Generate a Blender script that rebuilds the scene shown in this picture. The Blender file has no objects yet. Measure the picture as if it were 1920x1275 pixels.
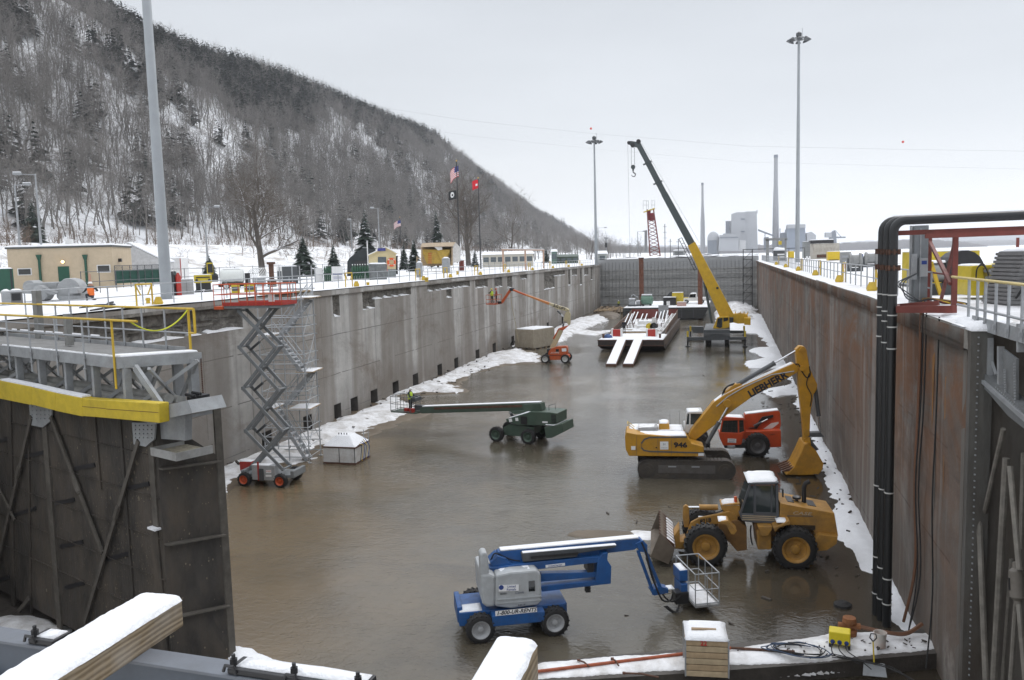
import bpy,bmesh,math,random
import numpy as np
from mathutils import Vector,Matrix
scene = bpy.context.scene
COL = scene.collection
rnd = random.Random(7)
# ---------------------------------------------------------------- camera
YAW,PIT,ROL,FPX = .2593,.0989,-.0273,1550.0
EYE = Vector((0,0,1.976))
FLOOR,XL,XR,YFAR = -9.642,-28.017,5.483,184.0     # lock floor, the two lock walls, the far closure
_f = Vector((-math.sin(YAW)*math.cos(PIT),math.cos(YAW)*math.cos(PIT),-math.sin(PIT)))
_r0 = Vector((math.cos(YAW),math.sin(YAW),0)); _u0 = _r0.cross(_f)
_r = _r0*math.cos(ROL)+_u0*math.sin(ROL); _u = -_r0*math.sin(ROL)+_u0*math.cos(ROL)
cam = bpy.data.cameras.new('camera'); camo = bpy.data.objects.new('camera',cam); COL.objects.link(camo)
cam.sensor_width = 36; cam.lens = FPX/1920*36; cam.clip_start = .05; cam.clip_end = 30000
camo.matrix_world = Matrix(((_r.x,_u.x,-_f.x,EYE.x),(_r.y,_u.y,-_f.y,EYE.y),(_r.z,_u.z,-_f.z,EYE.z),(0,0,0,1)))
scene.camera = camo
HAZE = 0.00013
# ---------------------------------------------------------------- overcast sky and a weak, very soft sun
SUN_EL,SUN_AZ = math.radians(48),math.radians(200)
w = bpy.data.worlds.new("World"); scene.world = w; w.use_nodes = True
nt = w.node_tree; nt.nodes.clear()
N = nt.nodes.new; LK = nt.links.new
out = N('ShaderNodeOutputWorld'); bg = N('ShaderNodeBackground'); sky = N('ShaderNodeTexSky')
sky.sky_type = 'NISHITA'; sky.sun_disc = False; sky.sun_elevation = SUN_EL; sky.sun_rotation = SUN_AZ
tc = N('ShaderNodeTexCoord'); sep = N('ShaderNodeSeparateXYZ'); LK(tc.outputs['Generated'],sep.inputs[0])
ramp = N('ShaderNodeValToRGB'); LK(sep.outputs['Z'],ramp.inputs[0])
e = ramp.color_ramp.elements
e[0].position = 0; e[0].color = (.83,.835,.845,1); e[1].position = 1; e[1].color = (1.5,1.54,1.62,1)
for p_,c_ in ((.05,(.80,.81,.82,1)),(.14,(.675,.70,.73,1)),(.30,(.635,.665,.705,1)),(.55,(1.08,1.12,1.19,1))):
 q_ = e.new(p_); q_.color = c_
nz = N('ShaderNodeTexNoise'); nz.inputs['Scale'].default_value = 1.6; nz.inputs['Detail'].default_value = 5; nz.inputs['Roughness'].default_value = .5
mp = N('ShaderNodeMapping'); mp.inputs['Scale'].default_value = (1,1,4.5); LK(tc.outputs['Generated'],mp.inputs[0]); LK(mp.outputs[0],nz.inputs[0])
mr = N('ShaderNodeMapRange'); mr.inputs[1].default_value = .3; mr.inputs[2].default_value = .7; mr.inputs[3].default_value = 9.5; mr.inputs[4].default_value = 10.9; LK(nz.outputs[0],mr.inputs[0])
vm = N('ShaderNodeVectorMath'); vm.operation = 'SCALE'; LK(ramp.outputs[0],vm.inputs[0]); LK(mr.outputs[0],vm.inputs['Scale'])
mx = N('ShaderNodeMix'); mx.data_type = 'RGBA'; mx.inputs[0].default_value = .93
LK(sky.outputs[0],mx.inputs[6]); LK(vm.outputs[0],mx.inputs[7]); LK(mx.outputs[2],bg.inputs[0])
bg.inputs[1].default_value = .1; LK(bg.outputs[0],out.inputs[0])
sun = bpy.data.lights.new('sun','SUN'); sun.energy = .8; sun.angle = math.radians(25); sun.color = (1,.97,.93)
suno = bpy.data.objects.new('sun',sun); COL.objects.link(suno); suno.rotation_euler = (math.pi/2-SUN_EL,0,math.pi-SUN_AZ+math.pi)
scene.view_settings.view_transform = 'Standard'; scene.view_settings.look = 'None'
scene.view_settings.exposure = .15; scene.view_settings.gamma = 1
scene.render.engine = 'CYCLES'
cy = scene.cycles; cy.max_bounces = 6; cy.diffuse_bounces = 3; cy.glossy_bounces = 3; cy.transmission_bounces = 4
cy.volume_bounces = 2; cy.use_denoising = True; cy.caustics_reflective = False; cy.caustics_refractive = False
# ---------------------------------------------------------------- where a ray of the photograph meets the place
def ray(px,py): return _f + _r*((px-960)/FPX) + _u*((637.5-py)/FPX)
def T(px,py,z): d = ray(px,py); return EYE + d*((z-EYE.z)/d.z)
def F(px,py): return T(px,py,FLOOR)
def AX(px,py,x): d = ray(px,py); return EYE + d*(x/d.x)
def AY(px,py,y): d = ray(px,py); return EYE + d*(y/d.y)
def AD(px,py,dist): d = ray(px,py); return EYE + d*(dist/math.hypot(d.x,d.y))
def zoom(x0,y0,s): return lambda x,y: (x0+x/s,y0+y/s)
# ---------------------------------------------------------------- materials
MATS = {}
def mat(name,col,rough=.6,metal=0,var=.18,scale=3.0,bump=0.0,bscale=25,spec=.5,dirt=0.0,dirtcol=(.07,.055,.04),stretch=(1,1,1),coat=0,emit=0):
 if name in MATS: return MATS[name]
 m = bpy.data.materials.new(name); m.use_nodes = True; t = m.node_tree; b = t.nodes['Principled BSDF']
 n = t.nodes.new; l = t.links.new
 b.inputs['Roughness'].default_value = rough; b.inputs['Metallic'].default_value = metal
 b.inputs['Specular IOR Level'].default_value = spec
 if coat: b.inputs['Coat Weight'].default_value = coat
 tc = n('ShaderNodeTexCoord'); mp = n('ShaderNodeMapping'); mp.inputs['Scale'].default_value = stretch; l(tc.outputs['Object'],mp.inputs[0])
 nz = n('ShaderNodeTexNoise'); nz.inputs['Scale'].default_value = scale; nz.inputs['Detail'].default_value = 6; nz.inputs['Roughness'].default_value = .65; l(mp.outputs[0],nz.inputs[0])
 r = n('ShaderNodeValToRGB'); l(nz.outputs[0],r.inputs[0])
 r.color_ramp.elements[0].position = .3; r.color_ramp.elements[1].position = .7
 r.color_ramp.elements[0].color = tuple(c*(1-var) for c in col)+(1,); r.color_ramp.elements[1].color = tuple(min(1,c*(1+var*.6)) for c in col)+(1,)
 last = r.outputs[0]
 if dirt:
  n2 = n('ShaderNodeTexNoise'); n2.inputs['Scale'].default_value = scale*.55; n2.inputs['Detail'].default_value = 9; n2.inputs['Roughness'].default_value = .7; l(mp.outputs[0],n2.inputs[0])
  r2 = n('ShaderNodeValToRGB'); l(n2.outputs[0],r2.inputs[0]); r2.color_ramp.elements[0].position = .5-.08; r2.color_ramp.elements[1].position = .72
  r2.color_ramp.elements[1].color = (dirt,dirt,dirt,1)
  x = n('ShaderNodeMix'); x.data_type = 'RGBA'; l(r2.outputs[0],x.inputs[0]); l(last,x.inputs[6]); x.inputs[7].default_value = tuple(dirtcol)+(1,); last = x.outputs[2]
  a = n('ShaderNodeMath'); a.operation = 'MULTIPLY_ADD'; l(r2.outputs[0],a.inputs[0]); a.inputs[1].default_value = .4; a.inputs[2].default_value = rough; l(a.outputs[0],b.inputs['Roughness'])
 l(last,b.inputs['Base Color'])
 if bump:
  n3 = n('ShaderNodeTexNoise'); n3.inputs['Scale'].default_value = bscale; n3.inputs['Detail'].default_value = 5; l(mp.outputs[0],n3.inputs[0])
  bp = n('ShaderNodeBump'); bp.inputs['Strength'].default_value = bump; bp.inputs['Distance'].default_value = .05; l(n3.outputs[0],bp.inputs['Height']); l(bp.outputs[0],b.inputs['Normal'])
 if emit:
  b.inputs['Emission Color'].default_value = tuple(col)+(1,); b.inputs['Emission Strength'].default_value = emit
 MATS[name] = m; return m
SNOW = mat('snow',(.80,.81,.83),.8,var=.07,scale=2.2,bump=.6,bscale=16,spec=.25)
SNOWD = mat('trodden_snow',(.78,.785,.80),.8,var=.12,scale=1.7,bump=.7,bscale=5,spec=.25,dirt=.75,dirtcol=(.27,.235,.19))
CONC = mat('concrete',(.33,.32,.30),.85,var=.25,scale=1.5,bump=.3,bscale=18,dirt=.5,dirtcol=(.16,.14,.12))
GALV = mat('galvanised_steel',(.36,.375,.39),.5,metal=.35,var=.2,scale=4)
GREYP = mat('grey_paint',(.30,.315,.325),.55,var=.2,scale=3,dirt=.35,dirtcol=(.17,.14,.12))
DKGREY = mat('dark_grey_paint',(.07,.078,.085),.45,var=.25,scale=3,dirt=.3)
BLACK = mat('black_rubber',(.014,.014,.015),.75,var=.35,scale=8,bump=.3,bscale=30,dirt=.35,dirtcol=(.05,.042,.033))
BLACKP = mat('black_metal',(.02,.02,.022),.4,var=.3)
GLASS = mat('dark_glass',(.012,.016,.018),.06,var=.2,spec=.8)
STEEL = mat('bright_steel',(.62,.63,.64),.25,metal=.9,var=.1)
RUST = mat('rusty_steel',(.115,.055,.035),.8,var=.4,scale=5,dirt=.6,dirtcol=(.05,.03,.022))
YELP = mat('yellow_rail_paint',(.60,.40,.03),.5,var=.15,dirt=.25)
YELB = mat('yellow_bumper_paint',(.58,.43,.03),.5,var=.12,dirt=.25)
ORNG = mat('orange_paint',(.55,.085,.018),.42,var=.15,dirt=.25)
REDP = mat('red_paint',(.42,.03,.02),.45,var=.15,dirt=.2)
REDOX = mat('red_oxide_paint',(.17,.035,.026),.6,var=.25,dirt=.3)
WHITE = mat('white_paint',(.74,.74,.73),.5,var=.08,dirt=.25,dirtcol=(.25,.20,.15))
WOOD = mat('sawn_timber',(.34,.25,.155),.8,var=.3,scale=3,bump=.3,bscale=14,stretch=(1,8,8))
WOODX = mat('plank_timber',(.42,.31,.19),.8,var=.25,scale=4)
# ---------------------------------------------------------------- mesh helper
def bas(d,up=Vector((0,0,1))):
 d = d.normalized()
 if abs(d.dot(up)) > .985: up = Vector((0,1,0))
 s = d.cross(up).normalized(); return d,s,s.cross(d)
EACH = {'web_stiffener','truss_post','corner_post','cab_window','axle','leg','post','slot','boom_collar','timber_post','frame_post','mooring_strut','cross_tube','skid_beam','truss_brace','bracket_arm','brace','rung','brace_tube','top_beam','end_brace','foot','jib','saddle','cap','pane','lattice_boom','armour_strip','rust_run','toe_board','bumper_joint','stripe','top_grille','sheave','door_frame'}
class MB:
 def __init__(s): s.v = []; s.f = []; s.m = []; s.cur = 0; s.st = []
 def add(s,vs,fs):
  k = len(s.v); s.st.append((k,len(s.f))); s.v += [tuple(v) for v in vs]
  for f in fs: s.f.append(tuple(i+k for i in f)); s.m.append(s.cur)
  return s
 def hexa(s,p): return s.add(p,[(3,2,1,0),(4,5,6,7),(0,1,5,4),(1,2,6,5),(2,3,7,6),(3,0,4,7)])
 def bb(s,x0,y0,z0,x1,y1,z1): return s.hexa([(x0,y0,z0),(x1,y0,z0),(x1,y1,z0),(x0,y1,z0),(x0,y0,z1),(x1,y0,z1),(x1,y1,z1),(x0,y1,z1)])
 def box(s,c,d): return s.bb(c[0]-d[0]/2,c[1]-d[1]/2,c[2]-d[2]/2,c[0]+d[0]/2,c[1]+d[1]/2,c[2]+d[2]/2)
 def beam(s,a,b,w,h=None,up=(0,0,1)):
  a = Vector(a); b = Vector(b); h = h or w; d,sd,u = bas(b-a,Vector(up)); sd = sd*w/2; u = u*h/2
  return s.hexa([a-sd-u,a+sd-u,b+sd-u,b-sd-u,a-sd+u,a+sd+u,b+sd+u,b-sd+u])
 def cyl(s,a,b,r,r2=None,n=10,caps=True):
  a = Vector(a); b = Vector(b); r2 = r if r2 is None else r2; d,sd,u = bas(b-a)
  q = [(math.cos(2*math.pi*i/n),math.sin(2*math.pi*i/n)) for i in range(n)]
  vs = [a+(sd*c+u*t)*r for c,t in q]+[b+(sd*c+u*t)*r2 for c,t in q]
  fs = [(i,(i+1) % n,n+(i+1) % n,n+i) for i in range(n)]
  if caps: fs += [tuple(range(n-1,-1,-1)),tuple(range(n,2*n))]
  return s.add(vs,fs)
 def tube(s,pts,r,n=6):
  pts = [Vector(p) for p in pts]; vs = []; fs = []; up = None
  for i,p in enumerate(pts):
   d = (pts[min(i+1,len(pts)-1)]-pts[max(i-1,0)]); d,sd,u = bas(d)
   if up is not None:
    u = (up-d*up.dot(d)).normalized(); sd = d.cross(u)
   up = u; rr = r[i] if isinstance(r,(list,tuple)) else r
   vs += [p+(sd*math.cos(2*math.pi*k/n)+u*math.sin(2*math.pi*k/n))*rr for k in range(n)]
  for i in range(len(pts)-1):
   for k in range(n): fs.append((i*n+k,i*n+(k+1) % n,(i+1)*n+(k+1) % n,(i+1)*n+k))
  fs += [tuple(range(n-1,-1,-1)),tuple(range((len(pts)-1)*n,len(pts)*n))]
  return s.add(vs,fs)
 def loft(s,A,B):
  n = len(A); return s.add(list(A)+list(B),[(i,(i+1) % n,n+(i+1) % n,n+i) for i in range(n)]+[tuple(range(n-1,-1,-1)),tuple(range(n,2*n))])
 def ext(s,poly,y0,y1):      # polygon of (x, z) swept along y
  return s.loft([(p[0],y0,p[1]) for p in poly],[(p[0],y1,p[1]) for p in poly])
 def pp(s,L,px,v0,v1):      # outline on the plane v0 of a frame, swept to v1
  A = [L(*p,v0) for p in px]; return s.loft(A,[(p[0],v1,p[2]) for p in A])
 def lathe(s,a,b,prof,n=20,caps=3):
  a = Vector(a); b = Vector(b); d,sd,u = bas(b-a); L = (b-a).length; vs = []; fs = []
  for t,r in prof:
   c = a+d*(t*L); vs += [c+(sd*math.cos(2*math.pi*k/n)+u*math.sin(2*math.pi*k/n))*max(r,1e-4) for k in range(n)]
  for i in range(len(prof)-1):
   for k in range(n): fs.append((i*n+k,i*n+(k+1) % n,(i+1)*n+(k+1) % n,(i+1)*n+k))
  if caps & 1: fs += [tuple(range(n-1,-1,-1))]
  if caps & 2: fs += [tuple(range((len(prof)-1)*n,len(prof)*n))]
  return s.add(vs,fs)
 def build(s,name,m,parent=None,smooth=False,bevel=0,fix=True):
  if name in EACH and 1 < len(s.st) <= 40:      # every piece a part of its own
   r = None
   for i,(a,b) in enumerate(s.st):
    a2,b2 = s.st[i+1] if i+1 < len(s.st) else (len(s.v),len(s.f)); q = MB(); q.v = s.v[a:a2]; q.f = [tuple(x-a for x in f) for f in s.f[b:b2]]; q.m = s.m[b:b2]; r = q.build(name,m,parent,smooth,bevel,fix)
   return r
  me = bpy.data.meshes.new(name); me.from_pydata(s.v,[],s.f); ml = m if isinstance(m,(list,tuple)) else [m]
  for x in ml: me.materials.append(x)
  if len(ml) > 1: me.polygons.foreach_set('material_index',s.m)
  if fix:
   b = bmesh.new(); b.from_mesh(me); bmesh.ops.recalc_face_normals(b,faces=b.faces); b.to_mesh(me); b.free()
  if smooth:
   me.polygons.foreach_set('use_smooth',[True]*len(me.polygons))
   try: me.set_sharp_from_angle(angle=math.radians(38))
   except Exception: pass
  o = bpy.data.objects.new(name,me); COL.objects.link(o)
  if parent is not None: o.parent = parent
  if bevel:
   bv = o.modifiers.new('bevel','BEVEL'); bv.width = bevel; bv.segments = 2; bv.limit_method = 'ANGLE'; bv.angle_limit = math.radians(40); bv.use_clamp_overlap = True
  return o
def tag(o,label=None,cat=None,group=None,kind=None):
 for k,v in (('label',label),('category',cat),('group',group),('kind',kind)):
  if v: o[k] = v
 return o
def empty(name,loc=(0,0,0),rz=0,label=None,cat=None,group=None):
 o = bpy.data.objects.new(name,None); COL.objects.link(o); o.location = loc; o.rotation_euler = (0,0,rz); o.empty_display_size = .3
 return tag(o,label,cat,group)
def frame(O,ang):
 """local axes at a point: u along the heading, v away from the viewer, z up; L = pixel ray on the plane v"""
 O = Vector(O); cu,su = math.cos(ang),math.sin(ang); vh = Vector((-su,cu,0))
 def loc(P): d = Vector(P)-O; return Vector((d.x*cu+d.y*su,-d.x*su+d.y*cu,d.z))
 def L(px,py,v=0.0):
  d = ray(px,py); t = ((O-EYE).dot(vh)+v)/d.dot(vh); return loc(EYE+d*t)
 L.loc = loc; L.O = O; L.fl = lambda px,py,z=0.0: loc(T(px,py,O.z+z))
 return L
def thing(name,O,ang,label,cat,group=None):
 return empty(name,O,ang,label,cat,group),frame(O,ang)
def kids(o): return [c for c in bpy.data.objects if c.parent == o]
def copy_tree(o,parent=None):
 c = o.copy(); COL.objects.link(c); c.parent = parent
 for ch in kids(o): copy_tree(ch,c)
 return c
def text(s,size,parent,m,origin,xdir,ydir,name='lettering',bold=0.0,depth=.004,align='CENTER',shear=0,sx=1):
 cu = bpy.data.curves.new('t','FONT'); cu.body = s; cu.size = size; cu.align_x = align; cu.align_y = 'CENTER'; cu.extrude = depth; cu.offset = bold; cu.shear = shear
 cu.resolution_u = 3
 t = bpy.data.objects.new('t',cu); me = bpy.data.meshes.new_from_object(t); bpy.data.objects.remove(t); bpy.data.curves.remove(cu)
 o = bpy.data.objects.new(name,me); COL.objects.link(o); me.materials.clear(); me.materials.append(m); o.parent = parent
 x = Vector(xdir).normalized(); y = Vector(ydir); y = (y-x*y.dot(x)).normalized(); z = x.cross(y); x = x*sx; p = Vector(origin)
 o.matrix_local = Matrix(((x.x,y.x,z.x,p.x),(x.y,y.y,z.y,p.y),(x.z,y.z,z.z,p.z),(0,0,0,1)))
 return o
def snoise(x,y,seed=0):
 r = np.random.RandomState(seed); z = np.zeros_like(x,dtype=float); a = 1.0
 for k in range(6):
  th = r.uniform(0,6.28,3); ph = r.uniform(0,6.28,3); f = 1.9**k
  for t,p in zip(th,ph): z = z+a*np.sin(f*(x*np.cos(t)+y*np.sin(t))+p)/3
  a *= .62
 return z
def gridmesh(name,X,Y,Z,m,keep=None,smooth=True):
 ny,nx = X.shape; idx = np.arange(nx*ny).reshape(ny,nx)
 q = np.stack([idx[:-1,:-1],idx[:-1,1:],idx[1:,1:],idx[1:,:-1]],-1).reshape(-1,4)
 if keep is not None:
  k = keep; kk = (k[:-1,:-1] | k[:-1,1:] | k[1:,1:] | k[1:,:-1]).reshape(-1); q = q[kk]
  used = np.unique(q); re = -np.ones(nx*ny,int); re[used] = np.arange(len(used)); q = re[q]
  V = np.stack([X,Y,Z],-1).reshape(-1,3)[used]
 else: V = np.stack([X,Y,Z],-1).reshape(-1,3)
 return rawmesh(name,V,q,m,smooth)
def rawmesh(name,V,Q,m,smooth=False,mi=None):
 me = bpy.data.meshes.new(name); n = Q.shape[1]
 me.vertices.add(len(V)); me.vertices.foreach_set('co',np.ascontiguousarray(V,dtype=np.float32).ravel())
 me.loops.add(Q.size); me.loops.foreach_set('vertex_index',np.ascontiguousarray(Q,dtype=np.int32).ravel())
 me.polygons.add(len(Q)); me.polygons.foreach_set('loop_start',np.arange(0,Q.size,n,dtype=np.int32))
 for x in (m if isinstance(m,(list,tuple)) else [m]): me.materials.append(x)
 if mi is not None: me.polygons.foreach_set('material_index',np.ascontiguousarray(mi,dtype=np.int32))
 me.update(calc_edges=True)
 if smooth: me.polygons.foreach_set('use_smooth',np.ones(len(Q),bool))
 o = bpy.data.objects.new(name,me); COL.objects.link(o); return o
# ================================================================ SETTING
def nodes(m): t = m.node_tree; return t,t.nodes.new,t.links.new,t.nodes['Principled BSDF']
def newmat(name):
 m = bpy.data.materials.new(name); m.use_nodes = True; return m
def noise(t,vec,scale,detail=5,rough=.6,dist=0):
 z = t.nodes.new('ShaderNodeTexNoise'); z.inputs['Scale'].default_value = scale; z.inputs['Detail'].default_value = detail; z.inputs['Roughness'].default_value = rough; z.inputs['Distortion'].default_value = dist
 t.links.new(vec,z.inputs[0]); return z.outputs[0]
def mapped(t,sc,loc=(0,0,0)):
 tc = t.nodes.new('ShaderNodeTexCoord'); mp = t.nodes.new('ShaderNodeMapping'); mp.inputs['Scale'].default_value = sc; mp.inputs['Location'].default_value = loc
 t.links.new(tc.outputs['Object'],mp.inputs[0]); return mp.outputs[0]
def cramp(t,fac,stops):
 r = t.nodes.new('ShaderNodeValToRGB'); t.links.new(fac,r.inputs[0]); e = r.color_ramp.elements
 while len(e) < len(stops): e.new(.5)
 for k,(p,c) in enumerate(stops):
  e[k].position = p; e[k].color = (c,c,c,1) if isinstance(c,(int,float)) else tuple(c)+(1,)
 return r.outputs[0]
def mixc(t,fac,a,b,mode='MIX'):
 x = t.nodes.new('ShaderNodeMix'); x.data_type = 'RGBA'; x.blend_type = mode
 for k,v in ((0,fac),(6,a),(7,b)):
  if hasattr(v,'node'): t.links.new(v,x.inputs[k])
  else: x.inputs[k].default_value = v if k == 0 else tuple(v)+(1,)
 return x.outputs[2]
def math_(t,op,a,b=0.0,c=None):
 x = t.nodes.new('ShaderNodeMath'); x.operation = op
 for k,v in enumerate((a,b,c)):
  if v is None: continue
  if hasattr(v,'node'): t.links.new(v,x.inputs[k])
  else: x.inputs[k].default_value = v
 return x.outputs[0]
def bumpn(t,b,h,strength,dist):
 p = t.nodes.new('ShaderNodeBump'); p.inputs['Strength'].default_value = strength; p.inputs['Distance'].default_value = dist
 t.links.new(h,p.inputs['Height']); t.links.new(p.outputs[0],b.inputs['Normal'])
# ---- lock wall concrete: vertical water streaks, pour lines, brown algae and rust
def wallmat(name,base,streakcol,browncol,brown_amt,low_dark,blot=0):
 m = newmat(name); t,n,l,b = nodes(m)
 tc = n('ShaderNodeTexCoord'); sp = n('ShaderNodeSeparateXYZ'); l(tc.outputs['Object'],sp.inputs[0]); yy,zz = sp.outputs['Y'],sp.outputs['Z']
 c = cramp(t,noise(t,mapped(t,(1,.9,.9)),.8,8,.7),[(.3,tuple(x*.78 for x in base)),(.7,tuple(x*1.15 for x in base))])
 # pour lifts every 1.5 m, faint tone steps; block columns
 st = noise(t,mapped(t,(1,1.1,.045)),1.0,6,.7)
 c = mixc(t,cramp(t,st,[(.47,0.0),(.66,.6)]),c,streakcol)
 st2 = noise(t,mapped(t,(1,.33,.03),(3,9,1)),1.0,3,.5)
 c = mixc(t,cramp(t,st2,[(.5,0.0),(.56,brown_amt)]),c,browncol)
 st3 = noise(t,mapped(t,(1,2.2,.06),(7,2,5)),1.0,5,.65)
 c = mixc(t,cramp(t,st3,[(.62,0.0),(.76,.4)]),c,tuple(min(1,x*1.5) for x in base))
 # old water marks low on the wall
 zr = n('ShaderNodeMapRange'); zr.inputs[1].default_value = -9.6; zr.inputs[2].default_value = -3.0; l(math_(t,'ADD',zz,math_(t,'MULTIPLY',noise(t,mapped(t,(1,.16,.3)),1.0,5),3.4)),zr.inputs[0])
 c = mixc(t,cramp(t,zr.outputs[0],[(.28,low_dark),(.75,0.0)]),c,(.085,.07,.055))
 # damp blotches
 c = mixc(t,cramp(t,noise(t,mapped(t,(1,.45,.8),(2,2,2)),.6,9,.72),[(.52,0.0),(.75,.6)]),c,tuple(x*.45 for x in base))
 # panel joints: vertical every 9.1 m, pour line every 2.4 m
 jv = math_(t,'LESS_THAN',math_(t,'ABSOLUTE',math_(t,'SUBTRACT',math_(t,'MODULO',math_(t,'ADD',yy,100.0),4.57),2.2)),.035)
 jw = math_(t,'ADD',zz,math_(t,'MULTIPLY',noise(t,mapped(t,(1,.4,0)),1.0,2),.12))
 jh = math_(t,'LESS_THAN',math_(t,'ABSOLUTE',math_(t,'SUBTRACT',math_(t,'MODULO',math_(t,'ADD',jw,100.0),2.9),1.1)),.03)
 j = math_(t,'MULTIPLY',math_(t,'MAXIMUM',jv,jh),math_(t,'GREATER_THAN',noise(t,mapped(t,(1,.3,.3)),1.0,2),.42))
 c = mixc(t,math_(t,'MULTIPLY',j,.8),c,tuple(x*.25 for x in base))
 if blot == 2:
  c = mixc(t,cramp(t,noise(t,mapped(t,(1,.22,.018),(4,4,4)),1.0,2,.5),[(.44,0.0),(.50,.62)]),c,(.20,.175,.15))
  c = mixc(t,cramp(t,noise(t,mapped(t,(1,.3,.03),(8,1,4)),1.0,3,.5),[(.57,0.0),(.66,.4)]),c,(.50,.49,.475))
  c = mixc(t,cramp(t,noise(t,mapped(t,(1,.14,.25),(1,5,2)),1.0,8,.72,.6),[(.52,0.0),(.70,.65)]),c,(.15,.115,.085))
 if blot == 1:
  zt_ = n('ShaderNodeMapRange'); zt_.inputs[1].default_value = -8.5; zt_.inputs[2].default_value = -2.5; zt_.inputs[3].default_value = .2; l(zz,zt_.inputs[0])
  c = mixc(t,math_(t,'MULTIPLY',zt_.outputs[0],cramp(t,noise(t,mapped(t,(1,.2,.2),(5,5,5)),1.0,8,.75,1.0),[(.40,0.0),(.56,.95)])),c,(.17,.078,.036))
  c = mixc(t,cramp(t,noise(t,mapped(t,(1,.55,.025),(5,8,5)),1.0,4,.6),[(.56,0.0),(.64,.7)]),c,(.27,.25,.23))
  c = mixc(t,cramp(t,noise(t,mapped(t,(1,.22,.12),(9,1,3)),1.0,7,.7,.8),[(.56,0.0),(.74,.75)]),c,(.36,.33,.30))
  c = mixc(t,cramp(t,noise(t,mapped(t,(1,.12,.4),(2,7,3)),1.0,9,.75,1.0),[(.5,0.0),(.7,.7)]),c,(.06,.052,.045))
 l(c,b.inputs['Base Color']); b.inputs['Roughness'].default_value = .82
 bumpn(t,b,noise(t,mapped(t,(1,1,1)),6,8,.7),.35,.05)
 return m
LWM = wallmat('left_wall_concrete',(.50,.488,.465),(.27,.255,.24),(.21,.17,.135),.3,.7,2)
RWM = wallmat('right_wall_concrete',(.155,.143,.128),(.27,.255,.235),(.12,.098,.08),.3,.6,1)
ROUGHC = mat('broken_concrete',(.24,.225,.20),.95,var=.5,scale=3.5,bump=1.0,bscale=7,dirt=.6,dirtcol=(.09,.08,.07))
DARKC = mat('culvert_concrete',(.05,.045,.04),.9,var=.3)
# ---- left lock wall: a fine grid pushed back where concrete is chipped out and where the culvert ports are
def LWp(px,py): p = AX(px,py,XL); return p.y,p.z
patches = []
def patch(y0,y1,z0,z1,d=.28): patches.append((y0,y1,z0,z1,d))
patch(30.2,43.3,-1.72,-.22,.35)
patch(54.9,56.0,-1.95,-.35,.22)
patch(60.0,62.3,-1.75,-.3,.3); patch(62.3,70.3,-1.05,-.3,.25); patch(74.5,88,-1.0,-.28,.25); patch(80,81.6,-1.9,-1.0,.2)
for q in ((90,95,-1.35),(98,101.5,-1.6),(104,106.5,-1.9),(111,115,-1.0),(126,134,-3.1),(134,143,-1.2),(146,148,-3.2),(150,155,-1.6),(158,160,-3.6),(163,168,-1.9),(171,173,-3.0)):
 patch(q[0],q[1],q[2],-.3,.25)
ports = [(38.6,1.0),(45.2,1.1),(50.4,1.2),(54.9,1.1),(57.7,1.2),(61.4,1.3),(65.9,1.3),(70.6,1.3),(77.2,1.3),(82.4,1.3),(90,1.4),(97,1.4),(106,1.4),(117,1.4),(128,1.4),(140,1.4)]
ys = list(np.arange(12,YFAR,.3)); zs = list(np.arange(-9.8,-.4,.3))+[-.4,-.398,0.0]
for (a,b_,c_,d_,e_) in patches: ys += [a-.01,a+.01,b_-.01,b_+.01]; zs += [c_-.01,c_+.01,d_-.01,d_+.01]
for y,wd in ports: ys += [y-wd/2-.01,y-wd/2+.01,y+wd/2-.01,y+wd/2+.01]
zs += [-8.41,-8.39]
ys = np.unique(np.round(ys,3)); zs = np.unique(np.round(zs,3))
YY,ZZ = np.meshgrid(ys,zs); D = np.zeros_like(YY); rough = np.zeros_like(YY,bool); dark = np.zeros_like(YY,bool)
jag = snoise(YY*4,ZZ*4,3)
for (a,b_,c_,d_,e_) in patches:
 k = (YY > a) & (YY < b_) & (ZZ > c_) & (ZZ < d_); D[k] = e_+.09*jag[k]+.05*np.random.RandomState(1).randn(k.sum()); rough |= k
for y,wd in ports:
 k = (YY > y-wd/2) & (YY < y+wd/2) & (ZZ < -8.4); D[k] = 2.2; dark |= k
D[ZZ > -.399] = -.10
lw = gridmesh('lock_wall',XL-D,YY,ZZ,[LWM,ROUGHC,DARKC],smooth=False)
kq = lambda k: (k[:-1,:-1] | k[:-1,1:] | k[1:,1:] | k[1:,:-1]).reshape(-1)
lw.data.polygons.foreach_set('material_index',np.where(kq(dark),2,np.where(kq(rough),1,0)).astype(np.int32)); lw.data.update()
tag(lw,'long grey concrete lock wall with chipped patches and dark culvert ports','lock wall')
# snow caught on the sill of each chipped patch
snb = MB()
for (a,b_,c_,d_,e_) in patches:
 n_ = max(4,int((b_-a)/.5)); zz = [max(.02,.10+.07*math.sin(i*1.7+a)+.04*math.sin(i*4.1)) for i in range(n_+1)]
 for i in range(n_):
  y0 = a+(b_-a)*i/n_; y1 = a+(b_-a)*(i+1)/n_
  if zz[i] < .06: continue
  snb.hexa([(XL-e_,y0,c_-.02),(XL+.03,y0,c_-.03),(XL+.03,y1,c_-.03),(XL-e_,y1,c_-.02),(XL-e_,y0,c_+zz[i]),(XL+.0,y0,c_+zz[i]*.35),(XL+.0,y1,c_+zz[i+1]*.35),(XL-e_,y1,c_+zz[i+1])])
snb.build('ledge_snow',SNOW,lw)
bk = MB()
bk.bb(XL-2.6,11,-12,XL-2.25,YFAR+3,0); bk.build('wall_body',CONC,lw)
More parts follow.
